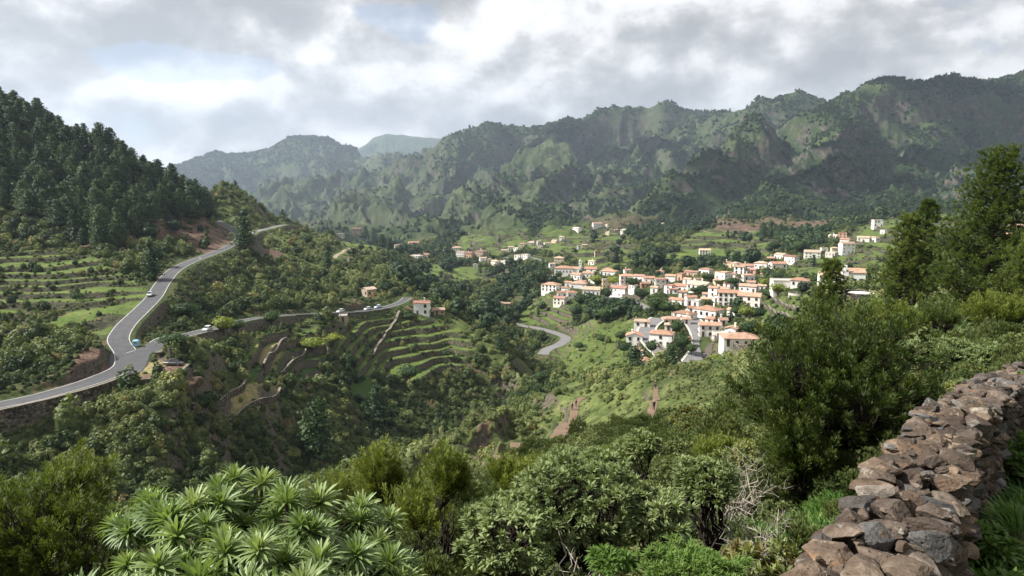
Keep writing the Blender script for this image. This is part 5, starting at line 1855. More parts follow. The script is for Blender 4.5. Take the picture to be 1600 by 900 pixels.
mid_wall([(300, 643), (330, 640), (358, 622), (382, 606), (386, 592)], 1.5, .6, 'curved stone terrace wall ending below the dark cave rock')
mid_wall([(343, 667), (375, 652), (408, 632), (432, 626), (438, 613)], 1.6, .6, 'lowest curved stone terrace wall beside the tan field')
mid_wall([(412, 578), (428, 557), (447, 534)], 1.5, .6, 'straight stone terrace wall left of the green crop plot')
mid_wall([(438, 589), (457, 570), (478, 549)], 1.6, .6, 'straight stone terrace wall right of the green crop plot')
mid_wall([(582, 560), (600, 530), (612, 508), (624, 488)], .9, 1.0, 'thin straight wall running down from the lower road through the terraces')
mid_wall([(1020, 530), (1030, 543), (1043, 558)], 1.6, .5, 'low wall along the right edge of the village lane', y0=220)
mid_wall([(1115, 527), (1140, 541), (1175, 549), (1215, 556), (1245, 560)], 2.2, .5, 'long grey wall right of the near end of the street', y0=190)
mid_wall([(1186, 478), (1210, 492), (1238, 505)], 1.8, .7, 'reddish garden terrace wall, lower one of the pair', y0=200)
mid_wall([(1204, 473), (1228, 482), (1246, 488)], 1.8, .7, 'reddish garden terrace wall, upper one of the pair', y0=200)
mid_wall([(1172, 497), (1190, 510), (1215, 524), (1234, 535)], 1.2, .5, 'pale garden wall sloping down behind the village orchard', y0=190)


def ring_wall(px, py, rpx, h, th, label, y0, mat=None, arc=(0, 2 * math.pi), ground=None):
    p = hit(px, py, y0); R = rpx * p[1] / F
    a = np.linspace(arc[0], arc[1], 40)
    L = np.stack([p[0] + np.cos(a) * R, p[1] + np.sin(a) * R, np.zeros(40)], 1)
    z = gz(L[:, 0], L[:, 1]); zt = float(np.mean(z))
    wall_strip(L, np.full(40, zt + h), z - 2.0, th, 'round_wall', label, 'round wall', None, True, mat)
    return p, R, zt


ring_wall(1246, 462, 13, 1.0, .4, 'small round garden enclosure between the orchard trees and the big pine', 200, WALLM['g'])
p_, R_, zt_ = ring_wall(1345, 470, 27, 3.2, .6, 'large round stone terrace wall below the big chapel', 200)
g = Geo(); a = np.linspace(0, 2 * math.pi, 33)[:-1]
g.add(np.vstack([np.stack([np.cos(a) * R_ * .97, np.sin(a) * R_ * .97, np.zeros(32)], 1), np.stack([np.cos(a) * R_ * .97, np.sin(a) * R_ * .97, np.full(32, .1)], 1)]),
      [(i, (i + 1) % 32, (i + 1) % 32 + 32, i + 32) for i in range(32)])
g.lp.append(np.arange(32, 64)); g.sz.append(np.array([32])); g.mi.append(np.array([0]))
tag(obj('terrace_floor', g.mesh('terrace_floor', [WALLM['w']]), None, (p_[0], p_[1], zt_ + 2.6)), kind='structure')
HOUSES_XY.append((p_[0], p_[1], R_ + 1))

# ------------------------------------------------------------------ rocks
def rock_material(name, cols, scale=2.0):
    m, g = mat_new(name)
    P = g.new('ShaderNodeTexCoord').outputs['Object']
    ri = g.new('ShaderNodeObjectInfo').outputs['Random']
    off = g.new('ShaderNodeVectorMath', {0: P, 1: g.new('ShaderNodeCombineXYZ', {0: g.math('MULTIPLY', ri, 40.0)}).outputs[0]}, operation='ADD').outputs[0]
    at = g.new('ShaderNodeAttribute', attribute_name='rnd').outputs['Fac']
    n = g.noise(off, scale, 8, .68); n2 = g.noise(off, scale * 7, 6, .7); n3 = g.noise(off, scale * .5, 3, .5)
    pit = g.new('ShaderNodeTexVoronoi', {'Vector': off, 'Scale': scale * 9}).outputs['Distance']
    t = g.math('ADD', g.math('MULTIPLY', n, .7), g.math('MULTIPLY', n2, .3))
    c1 = g.ramp(t, [(.34, cols[0]), (.5, cols[1]), (.66, cols[2])])
    c2 = g.ramp(t, [(.34, cols[3]), (.5, cols[4]), (.66, cols[5])])
    col = g.mix(g.smooth(g.math('ADD', at, g.math('MULTIPLY', g.math('SUBTRACT', n3, .5), .6)), .55, .80), c1, c2)
    col = g.mix(g.math('MULTIPLY', g.smooth(g.noise(off, scale * 2.2, 5, .75), .58, .66), .75), col, (.27, .26, .23))
    col = g.mix(g.math('MULTIPLY', g.smooth(g.noise(off, scale * 1.3, 5, .7), .60, .68), .6), col, (.20, .10, .045))
    ww = g.math('FRACT', g.math('MULTIPLY', at, 7.31))
    col = g.mix(1.0, col, g.ramp(ww, [(0.0, (.62, .60, .60)), (.45, (1.0, .98, .95)), (.75, (1.25, 1.12, .95)), (1.0, (1.5, 1.45, 1.35))]), 'MULTIPLY')
    hgt = g.math('ADD', g.math('ADD', g.math('MULTIPLY', n, .6), g.math('MULTIPLY', n2, .3)), g.math('MULTIPLY', g.smooth(pit, 0, .25), .12))
    finish(g, col, .93, hgt, 1.0, .09, .15)
    return m


ROCKC = [(.030, .023, .019), (.088, .068, .054), (.22, .18, .148), (.04, .04, .04), (.095, .093, .09), (.21, .205, .20)]
M_ROCK = rock_material('volcanic_rock', ROCKC, 2.4)
M_ROCKF = rock_material('far_rock', ROCKC, .35)


def stone_geo(g, rng, c, size, rz, tilt=(0, 0), rnd=.5, level=3, sq=3.2):
    """an angular weathered stone: flattened super-ellipsoid cut by random planes"""
    co, f = (ICO3 if level == 3 else ICO4)
    d = unit(co)
    r = 1.0 / (np.abs(d) ** sq).sum(1) ** (1 / sq)
    p = d * r[:, None]
    for _ in range(15):
        nrm = unit(rng.normal(size=3) * np.array([1, 1, .8])); h = rng.uniform(.50, .92)
        q = p @ nrm
        p = p - np.outer(np.maximum(q - h, 0) * .98, nrm)
    s1 = rng.uniform(0, 9, 3)
    w = np.sin(p[:, 0] * 5.1 + s1[0]) * np.sin(p[:, 1] * 4.3 + s1[1]) * .02 + np.sin(p[:, 2] * 7 + p[:, 0] * 6 + s1[2]) * .015
    w += (perlin(p[:, 0] * 4 + s1[0] * 9, p[:, 1] * 4 + p[:, 2] * 3.1 + s1[1] * 9, 5)) * .045 + perlin(p[:, 0] * 11 + s1[1] * 5, p[:, 1] * 11 + p[:, 2] * 8, 6) * .03
    p = p * (1 + w)[:, None]
    p = p * np.array(size) * .5
    cx, sx = math.cos(tilt[0]), math.sin(tilt[0]); cy, sy = math.cos(tilt[1]), math.sin(tilt[1]); cz, sz = math.cos(rz), math.sin(rz)
    Rm = np.array([[cz, -sz, 0], [sz, cz, 0], [0, 0, 1]]) @ np.array([[cy, 0, sy], [0, 1, 0], [-sy, 0, cy]]) @ np.array([[1, 0, 0], [0, cx, -sx], [0, sx, cx]])
    g.add(p @ Rm.T + np.array(c), f, rnd)


def boulder(px, py, size, label, y0=60, mat=None, sink=.3, seed=1):
    p = hit(px, py, y0)
    rng = np.random.RandomState(seed)
    g = Geo(); stone_geo(g, rng, (0, 0, size[2] * (.5 - sink)), size, rng.uniform(0, 3), (rng.uniform(-.2, .2), rng.uniform(-.2, .2)), rng.uniform(0, 1), 4, 2.6)
    o = obj('boulder', g.mesh('boulder', [mat or M_ROCKF], False), None, tuple(p))
    tag(o, label, 'boulder')


boulder(302, 606, (6.0, 4.5, 3.4), 'big flat topped boulder with a dark hollow right of the lay-by wall', 120, seed=3)
boulder(268, 557, (2.2, 2.0, 3.8), 'pointed pale rock standing behind the dark car', 120, seed=4)
boulder(252, 552, (3.2, 2.5, 1.8), 'rounded grey rock beside the junction verge', 120, seed=5)

# ------------------------------------------------------------------ vehicles
def paint(name, col, rough=.3, spec=.6):
    m, g = mat_new(name)
    n = g.noise(g.new('ShaderNodeTexCoord').outputs['Object'], 3, 4, .6)
    c = np.array(col)
    finish(g, g.ramp(n, [(.3, tuple(c * .9)), (.7, tuple(c))]), rough, None, spec=spec, extra={'Coat Weight': .4})
    return m


M_GLASS = paint('car_glass', (.02, .025, .03), .08, .8); M_TYRE = simple('tyre_rubber', (.02, .02, .02), .9); M_RIM = simple('wheel_rim', (.4, .4, .41), .3, .1, 3, .5, .8)
M_LAMP = simple('headlamp_lens', (.7, .7, .68), .15, .1, 3, .6); M_TAIL = simple('tail_lamp', (.35, .02, .02), .2)


def loft(g, secs, mi=0):
    k = len(secs[0]); co = np.array(secs, float).reshape(-1, 3)
    i = np.arange(len(secs) - 1)[:, None] * k; j = np.arange(k)[None]
    f = np.stack([i + j, i + (j + 1) % k, i + k + (j + 1) % k, i + k + j], -1).reshape(-1, 4)
    n0 = g.n
    g.add(co, f, .5, mi)
    g.lp.append(np.arange(k)[::-1] + n0); g.sz.append(np.array([k])); g.mi.append(np.array([mi]))
    g.lp.append(np.arange(k) + n0 + k * (len(secs) - 1)); g.sz.append(np.array([k])); g.mi.append(np.array([mi]))


def car(pos, heading, label, col, kind='hatch', group=None, name='car'):
    root = empty(name, tuple(pos), heading)
    tag(root, label, 'pickup truck' if kind == 'pickup' else 'car', group)
    M = paint('car_paint', col)

    def sec(x, hw, z0, z1, r=.12):
        return [(x, -hw + r, z0), (x, hw - r, z0), (x, hw, z0 + r), (x, hw, z1 - r), (x, hw - r, z1), (x, -hw + r, z1), (x, -hw, z1 - r), (x, -hw, z0 + r)]
    g = Geo()
    Ls = 1.0 if kind != 'pickup' else 1.15
    hood = .82
    loft(g, [sec(-2.1 * Ls, .68, .38, .72), sec(-2.02 * Ls, .82, .26, .88), sec(-1.0, .86, .2, .93), sec(.9, .86, .2, .91), sec(1.7 * Ls, .83, .22, hood), sec(2.05 * Ls, .74, .28, .70), sec(2.12 * Ls, .66, .36, .6)])
    body = obj('body', g.mesh('body', [M], False), root)
    g = Geo()
    if kind == 'pickup': prof = ((-.75, .92, .76), (-.6, 1.5, .64), (.35, 1.5, .64), (1.1, .9, .76))
    elif kind == 'van': prof = ((-2.0, .92, .8), (-1.9, 1.75, .72), (.9, 1.75, .72), (1.5, .9, .8))
    else: prof = ((-1.95, .9, .78), (-1.5, 1.42, .62), (.15, 1.45, .62), (1.05, .88, .78))
    (xa, za, ha), (xb, zb, hb), (xc, zc, hc), (xd, zd, hd) = prof
    co = [(xa, -ha, za), (xa, ha, za), (xd, hd, zd), (xd, -hd, zd), (xb, -hb, zb), (xb, hb, zb), (xc, hc, zc), (xc, -hc, zc)]
    g.add(co, [(0, 1, 5, 4), (1, 2, 6, 5), (2, 3, 7, 6), (3, 0, 4, 7), (4, 5, 6, 7)])
    obj('windows', g.mesh('windows', [M_GLASS]), root)
    g = Geo()
    box(g, xb - .05, xc + .08, -hb - .03, hb + .03, zb - .01, zb + .06)
    for s in (-1, 1):
        for (x0, z0, x1, z1) in ((xa, za, xb, zb), (xd, zd, xc, zc), ((xa + xd) / 2, za, (xb + xc) / 2, zb)):
            tube(g, [(x0, s * ha, z0), (x1, s * hb, z1)], .045, 4)
    obj('roof', g.mesh('roof', [M]), root)
    gw = Geo()
    a = np.arange(16) * math.pi / 8
    for (y, m) in ((-.1, 0),):
        loft(gw, [[(np.cos(t) * .31, yy, np.sin(t) * .31) for t in a] for yy in (-.1, .1)], 0)
    loft(gw, [[(np.cos(t) * .19, yy, np.sin(t) * .19) for t in a] for yy in (-.115, .115)], 1)
    wm = gw.mesh('wheel', [M_TYRE, M_RIM])
    for x in (-1.28 * Ls, 1.3 * Ls):
        for s in (-1, 1):
            obj('wheel', wm, root, (x, s * .78, .31))
    gh = Geo(); stone = [(0, -.13, -.07), (0, .13, -.07), (0, .13, .07), (0, -.13, .07)]
    loft(gh, [[(x, y, z) for x, y, z in stone], [(.05, y * .8, z * .8) for x, y, z in stone]])
    hm = gh.mesh('headlight', [M_LAMP])
    gt = Geo(); loft(gt, [[(x, y, z) for x, y, z in stone], [(-.04, y * .8, z * .8) for x, y, z in stone]])
    tm = gt.mesh('tail_light', [M_TAIL])
    for s in (-1, 1):
        obj('headlight', hm, root, (2.05 * Ls, s * .52, .6)); obj('tail_light', tm, root, (-2.06 * Ls, s * .6, .7))
    return root


def on_road(nm, px, side=0.0):
    L, w = ROADS[nm]
    q, _ = project(*L.T)
    k = int(np.argmin(np.abs(q - px))); k = min(max(k, 1), len(L) - 2)
    t = L[k + 1] - L[k - 1]; h = math.atan2(t[1], t[0])
    n = np.array([t[1], -t[0]]); n = n / np.linalg.norm(n)
    p = L[k].copy(); p[:2] += n * side; p[2] += .03
    return p, h


def road_car(nm, px, side, flip, *a, **k):
    p, h = on_road(nm, px, side)
    return car(p, h + (math.pi if flip else 0), *a, **k)


GC = 'cars parked along the lower road'
# the upper car: pick by sight line since the road doubles back there
pu = hit(244, 463, 150); Lu = ROADS['upper'][0]; ku = int(np.argmin(((Lu[:, :2] - pu[:2]) ** 2).sum(1))); tu = Lu[ku + 1] - Lu[ku - 1]; tu = tu[:2] / np.linalg.norm(tu[:2])
car((Lu[ku, 0] - tu[1] * 1.5, Lu[ku, 1] + tu[0] * 1.5, Lu[ku, 2] + .03), math.atan2(tu[1], tu[0]) + math.pi, 'pale silver car driving down the upper road bend', (.55, .58, .58))
road_car('lower', 315, 1.2, True, 'white car driving on the lower road near the junction', (.8, .8, .78))
for px, col, lab, side in ((512, (.62, .62, .60), 'silver grey car, leftmost of the cars parked along the lower road', -1.5), (537, (.78, .78, .76), 'white car parked above the square stone hut on the lower road', -2.0),
                           (577, (.70, .74, .82), 'bluish white car parked second from the right along the lower road', -1.5), (594, (.60, .70, .82), 'pale blue car, rightmost of the cars parked along the lower road', -2.0)):
    road_car('lower', px, side, True, lab, col, group=GC)
pc = hit(268, 573, 130)
car((pc[0], pc[1] + 1.2, float(gz(pc[0], pc[1] + 1.2)) + .02), math.radians(-4), 'dark pickup with pale roof parked on the dirt lay-by', (.05, .045, .05), 'pickup', name='pickup_truck')
road_car('street', 1071, -2.6, False, 'white car with dark windows parked at the top of the village street', (.8, .8, .78))
road_car('street', 1090, 2.6, False, 'small black car parked opposite the white one on the village street', (.03, .03, .035))

# ------------------------------------------------------------------ roadside things
M_BLUE = simple('pale_blue_plastic', (.28, .50, .60), .5, .25, 4)
M_WHITE = simple('white_painted_metal', (.75, .75, .73), .5, .1, 4)
def blue_bin():
    p = hit(213, 541, 120)
    root = empty('recycling_container', tuple(p), .2); tag(root, 'pale blue recycling container on the grass tip of the junction', 'container')
    g = Geo()
    loft(g, [[(-.75, -.6, z), (.75, -.6, z), (.75, .6, z), (-.75, .6, z)] for z in (.08, 1.45)])
    obj('bin_body', g.mesh('bin_body', [M_BLUE]), root)
    g = Geo(); loft(g, [[(-.8, -.65, 1.45), (.8, -.65, 1.45), (.8, .65, 1.45), (-.8, .65, 1.45)], [(-.55, -.4, 1.75), (.55, -.4, 1.75), (.55, .4, 1.75), (-.55, .4, 1.75)]])
    obj('lid', g.mesh('lid', [M_BLUE]), root)
    for x in (-.6, .6):
        for y in (-.45, .45):
            g = Geo(); box(g, x - .06, x + .06, y - .06, y + .06, -.1, .1); obj('foot', g.mesh('foot', [M_TYRE]), root)
    g = Geo(); box(g, -.35, .35, -.64, -.60, .95, 1.15); obj('slot', g.mesh('slot', [M_TYRE]), root)


def sign(px, py, label, y0=120, h=1.6, w=.8, hh=.55, rz=0.2):
    p = hit(px, py, y0)
    root = empty('road_sign', tuple(p), rz); tag(root, label, 'road sign')
    g = Geo(); tube(g, [(0, 0, -.3), (0, 0, h)], .04, 6); obj('post', g.mesh('post', [M_RIM]), root)
    g = Geo(); box(g, -w / 2, w / 2, -.06, -.03, h - hh, h + .05); obj('sign_board', g.mesh('sign_board', [M_WHITE]), root)


blue_bin()
sign(244, 542, 'small blank white sign at the mouth of the lower road')
sign(313, 407, 'small white marker beside the upper straight of the road', 250, 1.3, .6, .6, -.3)
sign(163, 546, 'tiny pale marker post on the left verge of the junction', 120, 1.0, .35, .3, 0)

# ------------------------------------------------------------------ people and a dog
M_SKIN = simple('skin', (.48, .30, .21), .6, .1, 6)
def cloth(name, col): return simple(name, col, .9, .2, 9)
def skin_body(name, verts, edges, radii, mat, parent=None, loc=(0, 0, 0), rz=0, sub=1, root=0):
    me = bpy.data.meshes.new(name)
    me.from_pydata(verts, edges, []); me.update()
    me.materials.append(mat)
    o = obj(name, me, parent, loc)
    o.rotation_euler = (0, 0, rz)
    sk = o.modifiers.new('skin', 'SKIN')
    d = me.skin_vertices[0].data
    for i, r in enumerate(radii):
        d[i].radius = (r, r) if not hasattr(r, '__len__') else r
        d[i].use_root = (i == root)
    ss = o.modifiers.new('sub', 'SUBSURF'); ss.levels = sub; ss.render_levels = sub
    return o


def person(px, py, label, top, legs, hair, pack=None, step=.22, turn=0.0, hgt=1.74):
    ln = hit(px, py, 60)
    z = float(ln[2]) + .05
    root = empty('person', (ln[0], ln[1], z), turn); tag(root, label, 'person', 'hikers on the trails')
    s = hgt / 1.74
    V = [(0, 0, .95), (0, 0, 1.15), (0, .01, 1.36), (0, .01, 1.5), (0, -.02, 1.6), (0, -.01, 1.70),
         (.09, 0, .90), (.10, -step * .5, .50), (.10, -step * .45, .09), (.10, -step * .45 - .16, .04),
         (-.09, 0, .90), (-.10, step * .3, .50), (-.10, step * .75, .12), (-.10, step * .75 - .15, .04),
         (.17, .01, 1.42), (.24, .06, 1.15), (.22, -.08, .93), (.21, -.15, .85),
         (-.17, .01, 1.42), (-.25, .02, 1.15), (-.23, -.14, .95), (-.22, -.21, .89)]
    E = [(0, 1), (1, 2), (2, 3), (3, 4), (4, 5), (0, 6), (6, 7), (7, 8), (8, 9), (0, 10), (10, 11), (11, 12), (12, 13), (2, 14), (14, 15), (15, 16), (16, 17), (2, 18), (18, 19), (19, 20), (20, 21)]
    R = [(.14, .11), (.13, .10), (.15, .11), .06, .085, .075, .085, .055, .04, .035, .085, .055, .04, .035, .055, .042, .034, .03, .055, .042, .034, .03]
    V = [(a * s, b * s, c * s) for a, b, c in V]
    skin_body('body', V, E, R, M_SKIN, root)
    i = [0, 1, 2, 14, 15, 18, 19]; mp = {k: n for n, k in enumerate(i)}
    skin_body('shirt', [V[k] for k in i], [(mp[a], mp[b]) for a, b in E if a in mp and b in mp], [(.155, .125), (.15, .12), (.165, .125), .07, .055, .07, .055], cloth('shirt_cloth', top), root)
    i = [0, 6, 7, 8, 10, 11, 12]; mp = {k: n for n, k in enumerate(i)}
    skin_body('trousers', [V[k] for k in i], [(mp[a], mp[b]) for a, b in E if a in mp and b in mp], [(.155, .125), .10, .072, .055, .10, .072, .055], cloth('trouser_cloth', legs), root)
    g = Geo(); c, f = ICO3
    m = c[:, 2] > -.25
    cc = c * np.array([.10, .115, .11]) * s + np.array([0, .02, 1.66]) * s
    cc[~m] = cc[~m] * np.array([.8, .7, 1]) + np.array([0, .01, .03])
    g.add(cc, f); obj('hair', g.mesh('hair', [cloth('hair', hair)], True), root)
    if pack:
        g = Geo(); cc = np.sign(c) * np.abs(c) ** .6 * np.array([.16, .10, .24]) * s + np.array([0, .20, 1.24]) * s
        g.add(cc, f); obj('backpack', g.mesh('backpack', [cloth('backpack_cloth', pack)], True), root)
    return root


person(894, 641, 'person in pale shirt and dark trousers in front on the left trail', (.45, .38, .33), (.03, .028, .03), (.20, .12, .07), (.03, .03, .035), .22, math.pi)
person(900, 636, 'person with dark backpack just behind on the left trail', (.30, .17, .12), (.06, .05, .05), (.05, .03, .02), (.05, .03, .03), .2, math.pi)
person(1021.5, 642, 'person in dark clothes with pale cap on the right trail, nearer one', (.05, .035, .04), (.03, .022, .025), (.45, .33, .28), (.04, .03, .035), .24, math.pi)
person(1024, 608, 'person in dark clothes higher up on the right trail, leaning forward', (.045, .035, .035), (.03, .025, .025), (.35, .25, .20), None, .24, math.pi * .8)


def dog():
    p = hit(201, 586, 130)
    root = empty('dog', (p[0], p[1], float(gz(p[0], p[1])) + .05), .1); tag(root, 'small black and white dog standing on the road edge', 'dog')
    V = [(0, 0, .42), (.28, 0, .44), (.42, 0, .56), (.55, 0, .62), (.66, 0, .59), (-.3, 0, .43), (-.5, 0, .55),
         (.26, .09, .25), (.27, .09, .02), (.26, -.09, .25), (.27, -.09, .02), (-.26, .09, .33), (-.38, .09, .2), (-.34, .09, .02), (-.26, -.09, .33), (-.38, -.09, .2), (-.34, -.09, .02)]
    E = [(0, 1), (1, 2), (2, 3), (3, 4), (0, 5), (5, 6), (1, 7), (7, 8), (1, 9), (9, 10), (5, 11), (11, 12), (12, 13), (5, 14), (14, 15), (15, 16)]
    R = [.13, .15, .09, .09, .045, .12, .03, .05, .035, .05, .035, .07, .04, .03, .07, .04, .03]
    skin_body('body', V, E, R, cloth('black_fur', (.02, .02, .02)), root)
    skin_body('white_chest', [(.2, 0, .34), (.34, 0, .44), (.42, 0, .5)], [(0, 1), (1, 2)], [.12, .11, .07], cloth('white_fur', (.6, .58, .55)), root)


dog()
# ------------------------------------------------------------------ single trees
def conifer_crown(seed, n, card, w=.25, slim=False, lo=.14, mat=M_PINE, core=True):
    rng = np.random.RandomState(seed)
    g = Geo()
    t = rng.uniform(0, 1, n) ** .8
    z = lo + (1 - lo) * (1 - t)
    an = rng.uniform(0, 2 * math.pi, n)
    rel = (z - lo) / (1 - lo)
    prof = (.03 + w * (1 - rel) ** (.55 if slim else .6)) * (1 + .22 * np.sin(z * 42 + seed) + .22 * np.sin(an * 3 + z * 13 + seed) + .12 * np.sin(an * 7 - z * 21))
    prof *= np.clip(.45 + rel * 5, 0, 1)
    k = rng.uniform(.5, 1.05, n)
    P = np.stack([np.cos(an) * prof * k, np.sin(an) * prof * k, z + rng.uniform(-.012, .012, n)], 1)
    D = unit(np.stack([np.cos(an), np.sin(an), np.full(n, .5)], 1))
    cards(g, rng, P, D, card, card * .8, np.clip(.35 + .3 * np.sin(an * 3 + z * 13 + seed) + rng.uniform(-.25, .35, n), 0, 1), 0, .55)
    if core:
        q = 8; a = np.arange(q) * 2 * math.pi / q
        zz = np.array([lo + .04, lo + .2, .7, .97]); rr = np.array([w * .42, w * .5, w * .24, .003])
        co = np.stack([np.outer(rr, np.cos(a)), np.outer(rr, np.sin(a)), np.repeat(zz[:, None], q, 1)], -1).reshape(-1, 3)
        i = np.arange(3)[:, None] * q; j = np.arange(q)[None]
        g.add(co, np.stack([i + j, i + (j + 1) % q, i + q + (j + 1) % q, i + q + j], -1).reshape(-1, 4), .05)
    return g.mesh('crown', [mat])


def trunk_mesh(r=.016, top=.96):
    g = Geo(); tube(g, [(0, 0, -.06), (.004, 0, .2), (-.004, .003, .55), (0, 0, top)], [r, r * .8, r * .5, r * .12], 7)
    return g.mesh('trunk', [M_BARKD])


def broad_crown(seed, n, card, mat=M_BROAD, flat=.8, rz=.38, cz=.6):
    rng = np.random.RandomState(seed); g = Geo()
    P, D = envelope(rng, n, (0, 0, cz), (.46, .46, rz), -.8, 10, (.76, 1.05), .32)
    cards(g, rng, P, D, card, card, rng.uniform(0, 1, len(P)), 0, .5)
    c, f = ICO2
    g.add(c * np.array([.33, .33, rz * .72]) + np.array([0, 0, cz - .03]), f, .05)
    return g.mesh('crown', [mat])


CON = [conifer_crown(s, 1150, .048) for s in (41, 42, 43, 44)]
CONS = [conifer_crown(s, 620, .05, .15, True, .05) for s in (45, 46)]
BRO = [broad_crown(s, 560, .085) for s in (51, 52, 53, 54)]
BROY = [broad_crown(s, 560, .085, M_YELLOWG) for s in (55, 56)]
TRK = trunk_mesh()
TRKB = trunk_mesh(.03, .6)


def tree(name, label, cat, p, h, w, crown, trunk, group=None, rz=0.0):
    root = empty(name, (float(p[0]), float(p[1]), float(p[2]) - .02 * h), rz)
    tag(root, label, cat, group)
    root.scale = (w, w, h)
    t = obj('trunk', trunk, root); c = obj('crown', crown, root)
    return root


def px_tree(px, py, hpx, wpx, kind, label, name=None, cat=None, y0=60, group=None, seed=0):
    p = hit(px, py, y0); s = p[1] / F
    rng = random.Random(int(px * 31 + py))
    if kind == 'con': cr, tk, nm, ct, wf = rng.choice(CON), TRK, 'pine_tree', 'pine tree', 1 / .42
    elif kind == 'slim': cr, tk, nm, ct, wf = rng.choice(CONS), TRK, 'cypress_tree', 'conifer', 1 / .32
    elif kind == 'yel': cr, tk, nm, ct, wf = rng.choice(BROY), TRKB, 'broadleaf_tree', 'tree', 1 / .92
    else: cr, tk, nm, ct, wf = rng.choice(BRO), TRKB, 'broadleaf_tree', 'tree', 1 / .92
    HOUSES_XY.append((p[0], p[1], wpx * s * .3))
    return tree(name or nm, label, cat or ct, p, hpx * s, wpx * s * wf, cr, tk, group, rng.uniform(0, 6.28))


for a in (
    (383, 391, 54, 34, 'con', 'tall dark pine standing alone beside the top bend of the road', 250),
    (239, 438, 66, 30, 'slim', 'tall narrow dark conifer left of the road above the silver car', 200),
    (513, 420, 40, 18, 'slim', 'slim dark cypress alone on the bright green ridge slope', 300),
    (590, 662, 66, 42, 'con', 'small pointed dark conifer right of the green vegetable plot', 150),
    (497, 722, 108, 60, 'con', 'large dim conifer in the ravine below the terraces', 100),
    (332, 289, 14, 16, 'con', 'lower leaning tree on top of the far mound', 480),
    (341, 291, 20, 20, 'con', 'upper pointed tree on top of the far mound', 480),
    (571, 372, 20, 12, 'con', 'first of four dark pines descending the far left ridge', 560),
    (584, 381, 26, 14, 'con', 'second of four dark pines descending the far left ridge', 560),
    (597, 389, 24, 15, 'con', 'third of four dark pines descending the far left ridge', 560),
    (609, 392, 20, 13, 'con', 'fourth of four dark pines descending the far left ridge', 560),
    (350, 524, 32, 32, 'yel', 'bright yellow green round tree hiding the lower road right of the white car', 150),
    (371, 520, 22, 26, 'bro', 'dark round bush tree right of the bright yellow green one', 150),
    (425, 509, 24, 26, 'bro', 'round green tree at the edge of the lower road', 200),
    (488, 548, 22, 40, 'yel', 'wide yellow green fig tree left of the upper terraces', 180),
    (520, 540, 20, 34, 'yel', 'second yellow green fig tree touching the wide one', 180),
    (615, 462, 12, 8, 'slim', 'tiny dark cypress beside the pale yard above the lower road', 300),
    (480, 385, 20, 22, 'bro', 'round dark tree on the ridge right of the lone pine', 400),
    (265, 560, 0.1, 0.1, 'bro', '', 0),
):
    if not a[5]: continue
    px_tree(*a[:6], y0=a[6])

